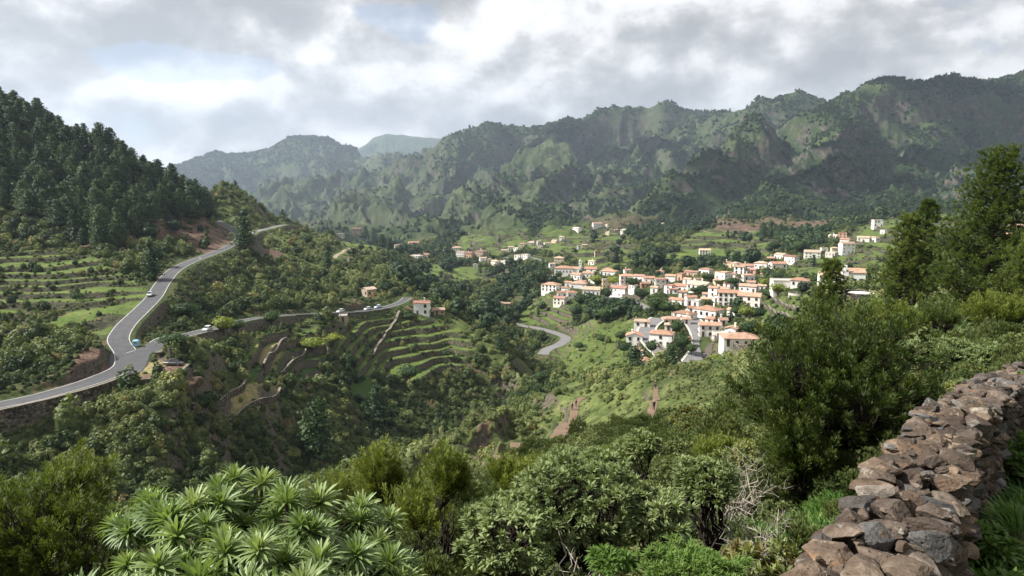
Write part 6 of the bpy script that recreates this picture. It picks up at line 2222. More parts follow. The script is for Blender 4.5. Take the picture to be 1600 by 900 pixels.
VT = [(846, 453, 36, 28, 'bro', 'big dark tree at the left edge of the village'), (873, 438, 15, 12, 'bro', 'small dark tree in front of the church'),
      (933, 446, 17, 28, 'yel', 'bright green tree clump right of the church annex'), (962, 447, 16, 26, 'yel', 'second bright green tree clump above the cream tower house'),
      (988, 450, 16, 24, 'bro', 'dark tree under the broad red roofed house row'), (908, 482, 26, 22, 'bro', 'dark tree beside the lowest house of the church quarter'),
      (949, 471, 24, 16, 'bro', 'dark tree touching the cream tower house'), (925, 500, 26, 26, 'bro', 'first dark tree in the grove under the upper lane'),
      (945, 505, 28, 26, 'bro', 'second dark tree in the grove under the upper lane'), (962, 498, 24, 22, 'bro', 'third dark tree in the grove under the upper lane'), (900, 498, 24, 24, 'bro', 'leftmost dark tree of the grove under the upper lane'),
      (1000, 470, 22, 20, 'bro', 'tree between the upper lane and the pink house'), (1025, 490, 32, 28, 'bro', 'large dark tree left of the pair of white houses mid village'),
      (1042, 492, 24, 22, 'bro', 'smaller dark tree right beside the large one mid village'), (1098, 462, 18, 18, 'bro', 'tree behind the orange roofed shed mid village'), (1086, 460, 12, 20, 'bro', 'low tree clump under the long tan roof'),
      (1105, 440, 14, 20, 'bro', 'tree among the upper village houses'), (1145, 448, 16, 26, 'bro', 'wide dark tree below the rise houses'), (1125, 446, 10, 18, 'bro', 'low dark tree left of the wide one below the rise'),
      (1193, 452, 18, 16, 'yel', 'round pale green tree above the big white block house'), (1200, 436, 16, 22, 'bro', 'dark tree at the right end of the rise houses'), (1215, 440, 16, 22, 'bro', 'dark tree left of the terraced fields on the right'),
      (1210, 395, 20, 22, 'bro', 'dark tree on the wooded knoll left of the climbing houses'), (1250, 396, 22, 24, 'bro', 'dark tree left of the climbing row of houses'), (1192, 372, 26, 16, 'slim', 'first tall dark tree in the forest clump above the terraces'),
      (1204, 372, 28, 16, 'slim', 'second tall dark tree in the forest clump above the terraces'), (1218, 374, 24, 16, 'slim', 'third tall dark tree in the forest clump above the terraces'),
      (1048, 583, 48, 34, 'con', 'dark conifer at the lower end of the village lane'), (1030, 590, 42, 26, 'con', 'second dark conifer left of the lane end'), (990, 598, 54, 36, 'con', 'large dark conifer left of the small white house with red roof'),
      (1067, 550, 30, 28, 'bro', 'dark garden tree inside the street bend'), (1057, 525, 28, 22, 'bro', 'garden tree behind the white villa'), (1080, 556, 22, 18, 'bro', 'small garden tree inside the street bend near the wall'),
      (1165, 500, 22, 24, 'yel', 'bright orchard tree under the big white block house'), (1185, 500, 22, 24, 'bro', 'dark orchard tree right of the bright one'), (1150, 495, 18, 20, 'bro', 'small dark orchard tree beside the white wall'),
      (1170, 526, 26, 30, 'bro', 'round orchard tree left of the pale sloping wall'), (1195, 528, 24, 30, 'yel', 'bright round orchard tree beside the pale sloping wall'), (1210, 540, 22, 26, 'bro', 'dark orchard tree nearest the long grey wall'),
      (1215, 462, 20, 26, 'yel', 'bright tree above the reddish garden walls'), (1200, 468, 18, 24, 'bro', 'dark tree above the reddish garden walls'), (1230, 445, 0.1, 0.1, 'bro', ''),
      (1222, 512, 20, 22, 'bro', 'dark tree at the end of the reddish garden walls'), (1120, 572, 20, 26, 'yel', 'bright bushy tree right of the street end'),
      (1018, 555, 26, 22, 'bro', 'olive green tree left of the lane curve'), (975, 555, 24, 26, 'bro', 'olive green tree left of the lone white house near the lane'), (970, 535, 20, 18, 'bro', 'small tree above the olive green one'),
      (905, 548, 14, 18, 'bro', 'dark round tree on the meadow right of the valley road'), (942, 538, 16, 18, 'bro', 'dark round tree in the middle of the bright meadow'), (845, 600, 22, 24, 'bro', 'round tree at the valley bottom below the meadow'),
      (873, 600, 20, 18, 'bro', 'second round tree at the valley bottom'), (780, 545, 24, 20, 'slim', 'dark tree in the gorge left of the valley road'), (800, 540, 26, 16, 'slim', 'pointed dark tree in the gorge beside the valley road'),
      (752, 520, 20, 18, 'bro', 'dark bush tree on the bright crest of the spur'), (712, 495, 16, 18, 'bro', 'bush tree right of the low shed on the spur'), (640, 500, 12, 20, 'bro', 'low tree under the lone white house'),
      (640, 598, 30, 34, 'bro', 'dark round tree at the right end of the terraces'), (700, 560, 14, 18, 'bro', 'small round tree on the right terraces'), (545, 590, 24, 14, 'slim', 'thin dark cypress left of the vegetable plot'),
      (270, 545, 26, 44, 'bro', 'wide dark green tree beside the junction hiding the lower road'), (290, 500, 30, 40, 'bro', 'wide dark tree above the junction'), (120, 470, 14, 20, 'bro', 'small round tree on the left terraces')]
for v in VT:
    if v[5]: px_tree(*v, y0=250 if v[0] > 830 and v[1] < 480 else (200 if v[0] > 830 else 130))

# ------------------------------------------------------------------ pine forest of the left hill
def left_forest():
    rng = np.random.RandomState(61)
    poly = [(-160, 60), (-40, 120), (30, 170), (120, 215), (200, 255), (265, 285), (320, 305), (345, 322), (344, 350), (322, 350), (300, 347), (275, 345), (250, 352), (228, 362), (195, 372), (190, 392), (150, 395), (108, 382), (98, 362), (60, 345), (25, 330), (-30, 322), (-200, 300)]
    n = 5200
    x = rng.uniform(-420, -120, n); y = rng.uniform(235, 505, n)
    z = gz(x, y); px, py = project(x, y, z)
    ok = inpoly(px, py, poly) & (np.minimum(samp(ROADX, x, y), 9) > 3)
    x, y, z, px, py = x[ok], y[ok], z[ok], px[ok], py[ok]
    keep = []
    grid = {}
    for i in range(len(x)):          # keep a spacing of about four metres
        c = (int(x[i] // 4), int(y[i] // 4))
        if any((x[i] - x[j]) ** 2 + (y[i] - y[j]) ** 2 < 21 for dx in (-1, 0, 1) for dy in (-1, 0, 1) for j in grid.get((c[0] + dx, c[1] + dy), [])): continue
        grid.setdefault(c, []).append(i); keep.append(i)
    x, y, z, px, py = [a[keep] for a in (x, y, z, px, py)]
    h = rng.lognormal(0, .2, len(x)) * 13
    vis = visible(x, y, 9, .004) & (px > -30)
    app = h / y * vis + rng.uniform(0, .002, len(x))
    order = np.argsort(-app)
    top = order[:235]; rest = order[235:]
    for i in top:
        sky = z[i] > gz(x[i] * 1.04, y[i] * 1.04) + 0.0 and py[i] < np.interp(px[i], [0, 110, 210, 300], [205, 245, 285, 325])
        if sky: lab = 'dark pine on the skyline of the left forest hill'; gp = 'pines on the left skyline'
        elif py[i] > np.interp(px[i], [-50, 100, 200, 330], [318, 350, 345, 330]): lab = 'dark pine at the lower edge of the left forest above the brown slope'; gp = 'pines at the lower forest edge'
        else: lab = 'dark green pine in the thick of the left hillside forest'; gp = 'pines of the left hillside forest'
        w = h[i] * rng.uniform(.85, 1.2) * 1.15
        tree('pine_tree', lab, 'pine tree', (x[i], y[i], z[i]), h[i], w, CON[rng.randint(4)], TRK, gp, rng.uniform(0, 6.28))
    m = rest[(vis[rest]) | (rng.uniform(0, 1, len(rest)) < .35)]
    scatter('pine_forest', 'dense dark pine forest filling the left hill behind the nearer pines', 'forest', np.stack([x[m], y[m], z[m] - .5], 1), h[m] * 1.1, rng.uniform(0, 6.28, len(m)),
            np.clip(.3 + rng.normal(0, .15, len(m)), 0, 1), rng.randint(0, 3, len(m)), COL_FAR, sz=h[m])
    # no shrubs needed under the forest
    return poly


FOREST_POLY = left_forest()

# ------------------------------------------------------------------ near pines on the right
def near_pine(px, py, Y, hpx, rpx, label, seed, lo=.2, dens=1.0, lean=0.0, gap=.0):
    rng = np.random.RandomState(seed)
    b = PX(px, py, Y); s = Y / F
    b[2] = float(gz(b[0], b[1]))
    top = PX(px, py - hpx, Y)[2]
    H = max(top - b[2], 3.0); R = rpx * s
    root = empty('pine_tree', tuple(b)); tag(root, label, 'pine tree', 'near pines on the right')
    gt = Geo(); gc = Geo()
    ax = lambda t: np.array([lean * t + .12 * math.sin(t * 4 + seed), .1 * math.sin(t * 5), H * t])
    r0 = .028 * H * .8
    tube(gt, [ax(t) - np.array([0, 0, .3 if t == 0 else 0]) for t in np.linspace(0, .98, 12)], np.linspace(r0, .03, 12), 9)
    C = []; D = []
    nw = int(17 * dens + H * .6)
    for k in range(nw):
        t = lo + (1 - lo) * (k / nw) ** .92
        rel = (t - lo) / (1 - lo)
        length = R * (.16 + .84 * (1 - rel) ** .75) * (.55 + .45 * min(1, rel * 4 + .35))
        nb = rng.randint(4, 7)
        a0 = rng.uniform(0, 6.28)
        for j in range(nb):
            if rng.uniform() < gap: continue
            a = a0 + j * 6.28 / nb + rng.uniform(-.35, .35)
            L = length * rng.uniform(.6, 1.15)
            up = .25 + .5 * rel + rng.uniform(-.12, .15)
            d = np.array([math.cos(a), math.sin(a), up * .6])
            p0 = ax(t); p1 = p0 + d * L * .55; p2 = p0 + np.array([math.cos(a) * L, math.sin(a) * L, L * (up * .6 + .22)])
            br = np.array([p0, p1, p2])
            tube(gt, br, [r0 * .22 * (1 - rel * .6), r0 * .14 * (1 - rel * .6), .012], 4)
            m = max(4, int(L * 5.0))
            for q in range(m):
                u = .35 + .65 * (q + rng.uniform()) / m
                pp = (1 - u) ** 2 * p0 + 2 * u * (1 - u) * p1 + u * u * p2
                sp = L * .13 * (1.1 - .5 * u) + .10
                off = rng.normal(size=3) * np.array([sp, sp, sp * .45])
                c = pp + off
                C.append(c); D.append(unit(np.array([math.cos(a), math.sin(a), 0]) * .7 + off * .6 + np.array([0, 0, .9])))
                if rng.uniform() < .3: tube(gt, [pp, c], [.014, .008], 3)
    C = np.array(C); D = np.array(D)
    rn = np.clip(.42 + .35 * perlin(C[:, 0] * .9 + seed, C[:, 2] * .9) + rng.uniform(-.25, .3, len(C)), 0, 1)
    k = 24
    tufts(gc, rng, C, D, k, .75, .30, .030, .02, rn)
    C2 = C + rng.normal(size=C.shape) * .09
    tufts(gc, rng, C2, D, 26, 1.0, .26, .032, .05, np.clip(rn * 1.1, 0, 1))
    obj('trunk', gt.mesh('trunk', [M_BARKD]), root); obj('crown', gc.mesh('crown', [M_PINE_NEAR]), root)
    print('near pine tufts', len(C), 'height', H)
    return root


near_pine(1532, 520, 50, 282, 98, 'big full pine towering over the right edge', 71, .08, 2.5, .4, .05)
near_pine(1402, 512, 57, 175, 45, 'thin pine with a bare lower trunk, left of the two slender ones', 72, .30, 1.5, .3, .1)
near_pine(1424, 515, 60, 200, 42, 'thin pine close behind the first slender one, slightly taller', 73, .34, 1.5, .5, .1)
near_pine(1284, 600, 60, 192, 46, 'dark bushy pine in front of the chapel', 74, .05, 2.0, 0)
near_pine(1600, 520, 42, 150, 60, 'low pine cut off by the right edge below the big one', 75, .08, 1.7, 0)


# ------------------------------------------------------------------ foreground shrubs
def shrub(name, label, cat, base, centre, r, n, tuft, mat, seed, stem=.02, zmin=-.25, depth=(.7, 1.0), up=.5, bark=None, group=None, lump=.3, wig=.18, mains=7, lumps=9):
    """tuft = (leaves per tip, spread, length, width, droop)"""
    rng = np.random.RandomState(seed)
    base = np.array(base, float)
    P, D = envelope(rng, n, np.array(centre, float) - base, r, zmin, lumps, depth, lump)
    root = empty(name, tuple(base)); tag(root, label, cat, group)
    gs = Geo(); skeleton(gs, rng, (0, 0, -.05), P, stem, 0, mains, .14, .32, .68, wig)
    gf = Geo()
    rn = np.clip(.5 + .45 * perlin(P[:, 0] * 2.2 + seed, P[:, 2] * 2.2 + P[:, 1]) + rng.uniform(-.3, .3, len(P)), 0, 1)
    k, sp, L, W_, dr = tuft
    tufts(gf, rng, P, unit(D * (1 - up) + np.array([0, 0, up * 1.4])), k, sp, L, W_, dr, rn)
    obj('stem', gs.mesh('stem', [bark or M_BARKD]), root)
    obj('foliage', gf.mesh('foliage', [mat]), root)
    return root


def plumes(name, label, cat, base, centre, r, n, mat, seed, plume=(.24, .05, 46, .055, .010), stem=.03, zmin=-.3, depth=(.45, 1.0), lump=.42, bark=None, mains=8, lumps=14, group=None):
    """tree heath: every tip carries an upright feathery plume of short needles"""
    rng = np.random.RandomState(seed)
    base = np.array(base, float)
    P, D = envelope(rng, n, np.array(centre, float) - base, r, zmin, lumps, depth, lump)
    root = empty(name, tuple(base)); tag(root, label, cat, group)
    gs = Geo(); skeleton(gs, rng, (0, 0, -.05), P, stem, 0, mains, .14, .3, .68, .2)
    obj('stem', gs.mesh('stem', [bark or M_BARKD]), root)
    L, rad, k, nl, nw = plume
    ax = unit(D * .55 + np.array([0, 0, 1.0]) + rng.normal(size=D.shape) * .18)
    m = len(P)
    Ls = L * rng.uniform(.6, 1.3, m)
    t = rng.uniform(0, 1, (m, k)) ** .8
    sd = rand_dirs(rng, m * k).reshape(m, k, 3)
    sd = unit(sd - (sd * ax[:, None]).sum(-1, keepdims=True) * ax[:, None])
    prof = rad * (1 - .75 * t) * 2.0 * rng.uniform(.5, 1.2, (m, k))
    B = P[:, None] + ax[:, None] * (Ls[:, None] * t)[..., None] + sd * (prof * .45)[..., None]
    Dn = unit(ax[:, None] * .9 + sd * .75)
    rn = np.clip(.45 + .5 * perlin(P[:, 0] * 1.8 + seed, P[:, 2] * 1.8 + P[:, 1]) + rng.uniform(-.22, .22, m), 0, 1)
    rn = np.clip(rn[:, None] * .75 + t * .35 + rng.uniform(-.08, .08, (m, k)), 0, 1)
    gf = Geo()
    blades(gf, rng, B.reshape(-1, 3), Dn.reshape(-1, 3), nl * rng.uniform(.7, 1.3, m * k), nw, .03, rn.ravel())
    obj('foliage', gf.mesh('foliage', [mat]), root)
    return root


def at(px, py, Y): return PX(px, py, Y)
def gp(px, Y):
    p = PX(px, 700, Y); return np.array([p[0], p[1], float(gz(p[0], p[1]))])


# the dominating tree heath right of centre, made of one leaning crown of many lobes
plumes('tree_heath', 'huge dark green tree heath leaning over the stone wall', 'shrub', gp(1300, 10.8), at(1310, 640, 10.8), (1.42, 1.2, 1.42), 1250, M_HEATH_D, 81,
       (.20, .10, 90, .065, .016), .075, -.9, (.35, 1.0), .55, lumps=26)
plumes('tree_heath', 'dark tree heath lobe spreading left below the huge one', 'shrub', gp(1245, 10.0), at(1250, 715, 10.0), (.45, .5, .62), 260, M_HEATH_D, 82, (.2, .10, 80, .065, .016), .045, -.9, (.35, 1.0), .5)
plumes('tree_heath', 'tall dark tree heath standing behind the huge one on its left', 'shrub', gp(1262, 15.5), at(1262, 560, 15.5), (.8, .8, .95), 400, M_HEATH_D, 83, (.25, .12, 70, .08, .02), .06, -.9, (.4, 1.0), .5)
plumes('tree_heath', 'olive heath at the bottom left corner', 'shrub', gp(70, 7.6), at(62, 850, 7.6), (1.0, .8, .85), 800, M_HEATH, 84, (.16, .07, 75, .048, .011), .04, -.9, (.4, 1.0), .5, lumps=20)
plumes('tree_heath', 'pointed olive heath just right of the corner one', 'shrub', gp(118, 8.2), at(118, 790, 8.2), (.42, .45, .62), 300, M_HEATH, 85, (.16, .07, 70, .048, .011), .03, -.9, (.3, 1.0), .5)
plumes('tree_heath', 'upright heath with bare dark stems and yellow green top behind the rosette shrub', 'shrub', gp(606, 9.2), at(602, 760, 9.2), (.42, .4, .55), 230, M_HEATH, 86, (.18, .08, 70, .05, .012), .03, -.6, (.4, 1.0), .5, lumps=10)
plumes('tree_heath', 'upright heath on one long curved stem left of the pale shrub', 'shrub', gp(690, 7.2), at(706, 760, 7.2), (.27, .3, .36), 130, M_HEATH, 87, (.15, .065, 70, .046, .011), .025, -.6, (.4, 1.0), .5, lumps=8, mains=3)
plumes('tree_heath', 'low olive heath between the two upright ones', 'shrub', gp(655, 7.8), at(655, 815, 7.8), (.36, .4, .35), 170, M_HEATH, 88, (.20, .045, 50, .055, .010), .02, -.6, (.4, 1.0), .5)
plumes('tree_heath', 'reddish olive heath left of the upright yellow green one', 'shrub', gp(540, 10.5), at(540, 775, 10.5), (.55, .5, .32), 190, M_HEATH, 89, (.22, .05, 45, .06, .011), .02, -.6, (.4, 1.0), .5)
for i, (px, py, Y, rx, rz) in enumerate(((1385, 510, 26, 1.2, .8), (1465, 500, 30, 1.3, .7), (1560, 498, 24, 1.0, .8), (1130, 725, 16, .6, .4), (850, 745, 20, .7, .35), (960, 725, 24, .8, .4), (800, 755, 15, .5, .3), (1330, 520, 32, 1.8, 1.0))):
    plumes('heath_bush', 'olive heath bush %s' % ['under the two slender pines', 'right of the slender pines', 'beside the stone wall top at the right edge', 'left of the huge tree heath', 'in front of the red trail', 'below the left hikers',
           'left of the pale foreground shrub', 'behind the top of the huge tree heath'][i], 'shrub', gp(px, Y), at(px, py, Y), (rx, rx, rz), 330, M_HEATH if i not in (1, 5) else M_HEATH_D, 120 + i,
           (.30, .07, 40, .10, .02), .03, -.5, (.4, 1.0), .45)

# pale rosette shrubs (small leaves)
SON = (15, .95, .085, .020, .18)
shrub('grey_shrub', 'large grey green shrub with tight leaf rosettes in the middle foreground', 'shrub', gp(930, 6.1), at(905, 800, 6.0), (.62, .55, .50), 620, SON, M_GREY, 91, .028, -.35, (.75, 1.0), .55, lump=.35)
shrub('grey_shrub', 'left lobe of pale shrub sloping to the upright heath', 'shrub', gp(815, 5.6), at(800, 845, 5.5), (.40, .4, .38), 330, SON, M_GREY, 92, .022, -.4, (.75, 1.0), .55, lump=.35)
shrub('grey_shrub', 'pale umbrella shrub on a dark forked trunk left of the huge tree heath', 'shrub', gp(1118, 6.6), at(1098, 760, 6.6), (.36, .36, .24), 260, SON, M_GREY, 93, .035, -.15, (.75, 1.0), .55, lump=.3, mains=4)
shrub('grey_shrub', 'lower pale shrub between the middle shrub and the umbrella one', 'shrub', gp(1030, 5.9), at(1022, 805, 5.9), (.30, .35, .26), 200, SON, M_GREY, 94, .02, -.4, (.75, 1.0), .55)
shrub('umbrella_shrub', 'umbrella shaped pale shrub with bare branches above the far end of the stone wall', 'shrub', gp(1470, 15.5), at(1468, 560, 15.5), (.98, .95, .42), 520, (15, .95, .12, .03, .18), M_GREY, 95, .07, -.1, (.8, 1.0), .55, lump=.22, mains=5)
shrub('grey_shrub', 'mass of pale green shrubs behind the far end of the stone wall', 'shrub', gp(1560, 15), at(1572, 575, 15), (1.25, 1.0, .50), 640, (14, .95, .12, .03, .18), M_GREY, 96, .03, -.4, (.75, 1.0), .55, lump=.35)
for i, (px, py, Y, r) in enumerate(((940, 726, 11, .32), (1000, 700, 14, .4), (880, 720, 13, .3), (1180, 605, 45, 1.3), (1215, 590, 50, 1.3), (1120, 645, 50, 1.2))):
    shrub('pale_bush', 'pale green round bush %s' % ['just above the middle pale shrub', 'right of the first small pale bush', 'left of the small pale bush row', 'below the red roofed barn', 'right of the one below the red barn', 'right of the right trail',
          'in front of the right trail'][i], 'shrub', gp(px, Y), at(px, py, Y), (r, r, r * .7), 260, (12, .95, .10 + Y * .003, .024 + Y * .0012, .15), M_GREY, 130 + i, .02, -.3, (.75, 1.0), .5)


# the big long-leaved rosette shrub at the bottom left
def rosette_mesh(seed, n=58, L=.225, Wd=.026):
    rng = np.random.RandomState(seed); g = Geo()
    t = (np.arange(n) + .5) / n
    a = np.arange(n) * 2.39996
    el = np.radians(82 - 88 * t ** .8) + rng.normal(0, .07, n)
    D = np.stack([np.cos(a) * np.cos(el), np.sin(a) * np.cos(el), np.sin(el)], 1)
    ln = L * (.55 + .45 * np.sin(np.pi * (.18 + .72 * t))) * rng.uniform(.85, 1.1, n)
    # each leaf: curved strip with a fold along its middle
    S = unit(np.cross(D, [0, 0, 1.0])); U = np.cross(S, D)
    rn = np.clip(.66 - .4 * t + rng.uniform(-.15, .2, n), .06, 1)
    rn = np.where((t > .82) & (rng.uniform(0, 1, n) < .22), 0.0, rn)
    st = np.array([0, .3, .6, .85, 1.0]); wd = np.array([.35, .85, 1.0, .62, .03]) * Wd * .5
    co = []
    for k, (u, w) in enumerate(zip(st, wd)):
        c = D * (ln * u)[:, None] + np.array([0, 0, -1.0]) * (ln * .30 * u * u * (.4 + t))[:, None]
        co += [c - S * w + U * w * .45, c, c + S * w + U * w * .45]
    co = np.stack(co, 1)          # n, 15, 3
    b = np.arange(n)[:, None] * 15
    q = []
    for k in range(4):
        q += [[k * 3, k * 3 + 1, k * 3 + 4, k * 3 + 3], [k * 3 + 1, k * 3 + 2, k * 3 + 5, k * 3 + 4]]
    f = (b[:, None] + np.array(q)[None]).reshape(-1, 4)
    rv = np.repeat(rn[:, None], 15, 1); rv[:, 1::3] += .18
    g.add(co.reshape(-1, 3), f, np.clip(rv.ravel(), 0, 1))
    return g.mesh('leaf_rosette', [M_ROSE], True)


def rosette_shrub():
    rng = np.random.RandomState(97)
    meshes = [rosette_mesh(s) for s in (1, 2, 3, 4, 5, 6)]
    base = gp(420, 4.3)
    root = empty('rosette_shrub', tuple(base)); tag(root, 'large shrub of bright long leaved rosettes filling the bottom left foreground', 'shrub')
    tips = []
    tries = 0
    while len(tips) < 98 and tries < 6000:
        tries += 1
        px = rng.uniform(175, 650); Y = rng.uniform(2.7, 5.2)
        topy = np.interp(px, [170, 230, 290, 350, 440, 500, 560, 600, 660], [860, 815, 792, 790, 775, 810, 835, 865, 900])
        z = PX(px, topy + 36, 4.3)[2] + rng.uniform(-.07, .02) - .05 * abs(Y - 4.2)
        layer = rng.uniform() < .34
        if layer: z -= rng.uniform(.18, .4)
        p = np.array([PX(px, 800, Y)[0], Y, z])
        md = .165 if not layer else .14
        if all(np.linalg.norm(p - q) > md for q in tips):
            tips.append(p)
    P = np.array(tips) - base
    gs = Geo(); skeleton(gs, rng, (0, 0, -.05), P, .05, 0, 8, .22, .34, .72, .12)
    for p in P: tube(gs, [p - [0, 0, .16], p], [.014, .012], 6)
    obj('stem', gs.mesh('stem', [M_BARK]), root)
    ctr = P.mean(0)
    ge = Geo()
    mm = [(np.array([v.co[:] for v in m.vertices]), np.array([list(f.vertices) for f in m.polygons]), np.array([a.value for a in m.attributes['rnd'].data])) for m in meshes]
    for k in range(150):
        a, b = P[rng.randint(len(P))], P[rng.randint(len(P))]
        p = a + rng.normal(size=3) * np.array([.11, .11, .03]) - np.array([0, 0, rng.uniform(.03, .2)])
        v, f, rn = mm[rng.randint(6)]
        Rm = np.array((Vector(unit(np.array([rng.normal() * .35, rng.normal() * .35 - .15, 1.0]))).to_track_quat('Z', 'Y') @ Matrix.Rotation(rng.uniform(0, 6.28), 3, 'Z').to_quaternion()).to_matrix())
        ge.add((v * rng.uniform(.65, 1.0)) @ Rm.T + p, f, rn * .9)
    lo_ = obj('leaf_rosette', ge.mesh('leaf_rosette', [M_ROSE], True), root); lo_['kind'] = 'stuff'; lo_['label'] = 'lower smaller rosettes'
    for p in P:
        o = obj('leaf_rosette', meshes[rng.randint(6)], root, tuple(p))
        d = unit(np.array([(p[0] - ctr[0]) * .35, (p[1] - ctr[1]) * .35 - .12, 1.0]) + rng.normal(size=3) * .28)
        q = Vector(d).to_track_quat('Z', 'Y')
        q = q @ Matrix.Rotation(rng.uniform(0, 6.28), 3, 'Z').to_quaternion()
        o.rotation_euler = q.to_euler()
        o.scale = (rng.uniform(.74, 1.06),) * 3


rosette_shrub()


def dead_shrub(px, Y, h, w, n, label, seed, r=.012, lean=(0, 0)):
    rng = np.random.RandomState(seed)
    b = gp(px, Y)
    root_g = Geo()
    for k in range(n):
        a = rng.uniform(0, 6.28); d = np.array([math.cos(a) * w + lean[0], math.sin(a) * w + lean[1], h * rng.uniform(.6, 1.0)])
        q, rr = limb(rng, (rng.normal() * .03, rng.normal() * .03, -.05), d * rng.uniform(.6, 1), r, r * .4, .35, 7)
        tube(root_g, q, rr, 5)
        for j in range(rng.randint(2, 5)):
            i = rng.randint(2, 6)
            e = q[i] + unit(rng.normal(size=3) + np.array([d[0], d[1], .8 * h]) * 1.5) * h * rng.uniform(.15, .4)
            q2, r2 = limb(rng, q[i], e, rr[i] * .6, r * .2, .35, 5); tube(root_g, q2, r2, 4)
            for _ in range(2):
                e2 = q2[3] + unit(rng.normal(size=3) + np.array([0, 0, .6])) * h * rng.uniform(.06, .18)
                tube(root_g, *limb(rng, q2[3], e2, r * .22, r * .1, .3, 3), 3)
    o = obj('dead_shrub', root_g.mesh('dead_shrub', [M_DEAD]), None, tuple(b)); tag(o, label, 'dead shrub')


dead_shrub(925, 5.0, .75, .35, 9, 'bare pale grey branches in front of the middle pale shrub', 1, .011)
dead_shrub(745, 4.6, .5, .28, 9, 'bare pale branches at the bottom left of the pale shrub', 2, .009)
dead_shrub(800, 4.4, .36, .3, 7, 'low bare twigs at the bottom edge left of centre', 3, .008)
dead_shrub(1180, 6.4, .9, .4, 13, 'tangle of thin dry stems left of the stone wall', 4, .007)
dead_shrub(1235, 5.4, .75, .35, 12, 'dry leaning twigs touching the lower end of the stone wall', 5, .007)
dead_shrub(1145, 9.5, 1.3, .6, 16, 'bare grey shrub left of the huge tree heath', 6, .010)
dead_shrub(1150, 4.9, .5, .35, 11, 'short dry stems among the bright ferns', 7, .006)
dead_shrub(1290, 4.4, .8, .16, 5, 'forked bare twig rising beside the large lichen stone', 8, .006)

shrub('fern_clump', 'bright green ferny clump at the bottom centre right', 'fern', gp(1085, 4.7), at(1080, 895, 4.7), (.42, .35, .14), 420, (12, .9, .075, .011, .25), M_FERN, 98, .006, -.1, (.5, 1.0), .5)
shrub('fern_clump', 'small bright green leafy clump beside the tan rock', 'fern', gp(960, 4.8), at(955, 885, 4.8), (.15, .15, .10), 60, (16, 1.0, .10, .02, .3), M_FERN, 99, .006, -.1, (.5, 1.0), .5)
boulder(1000, 868, (.42, .32, .26), 'tan weathered rock among ferns at the bottom centre', 3.5, M_ROCK, .3, 8)
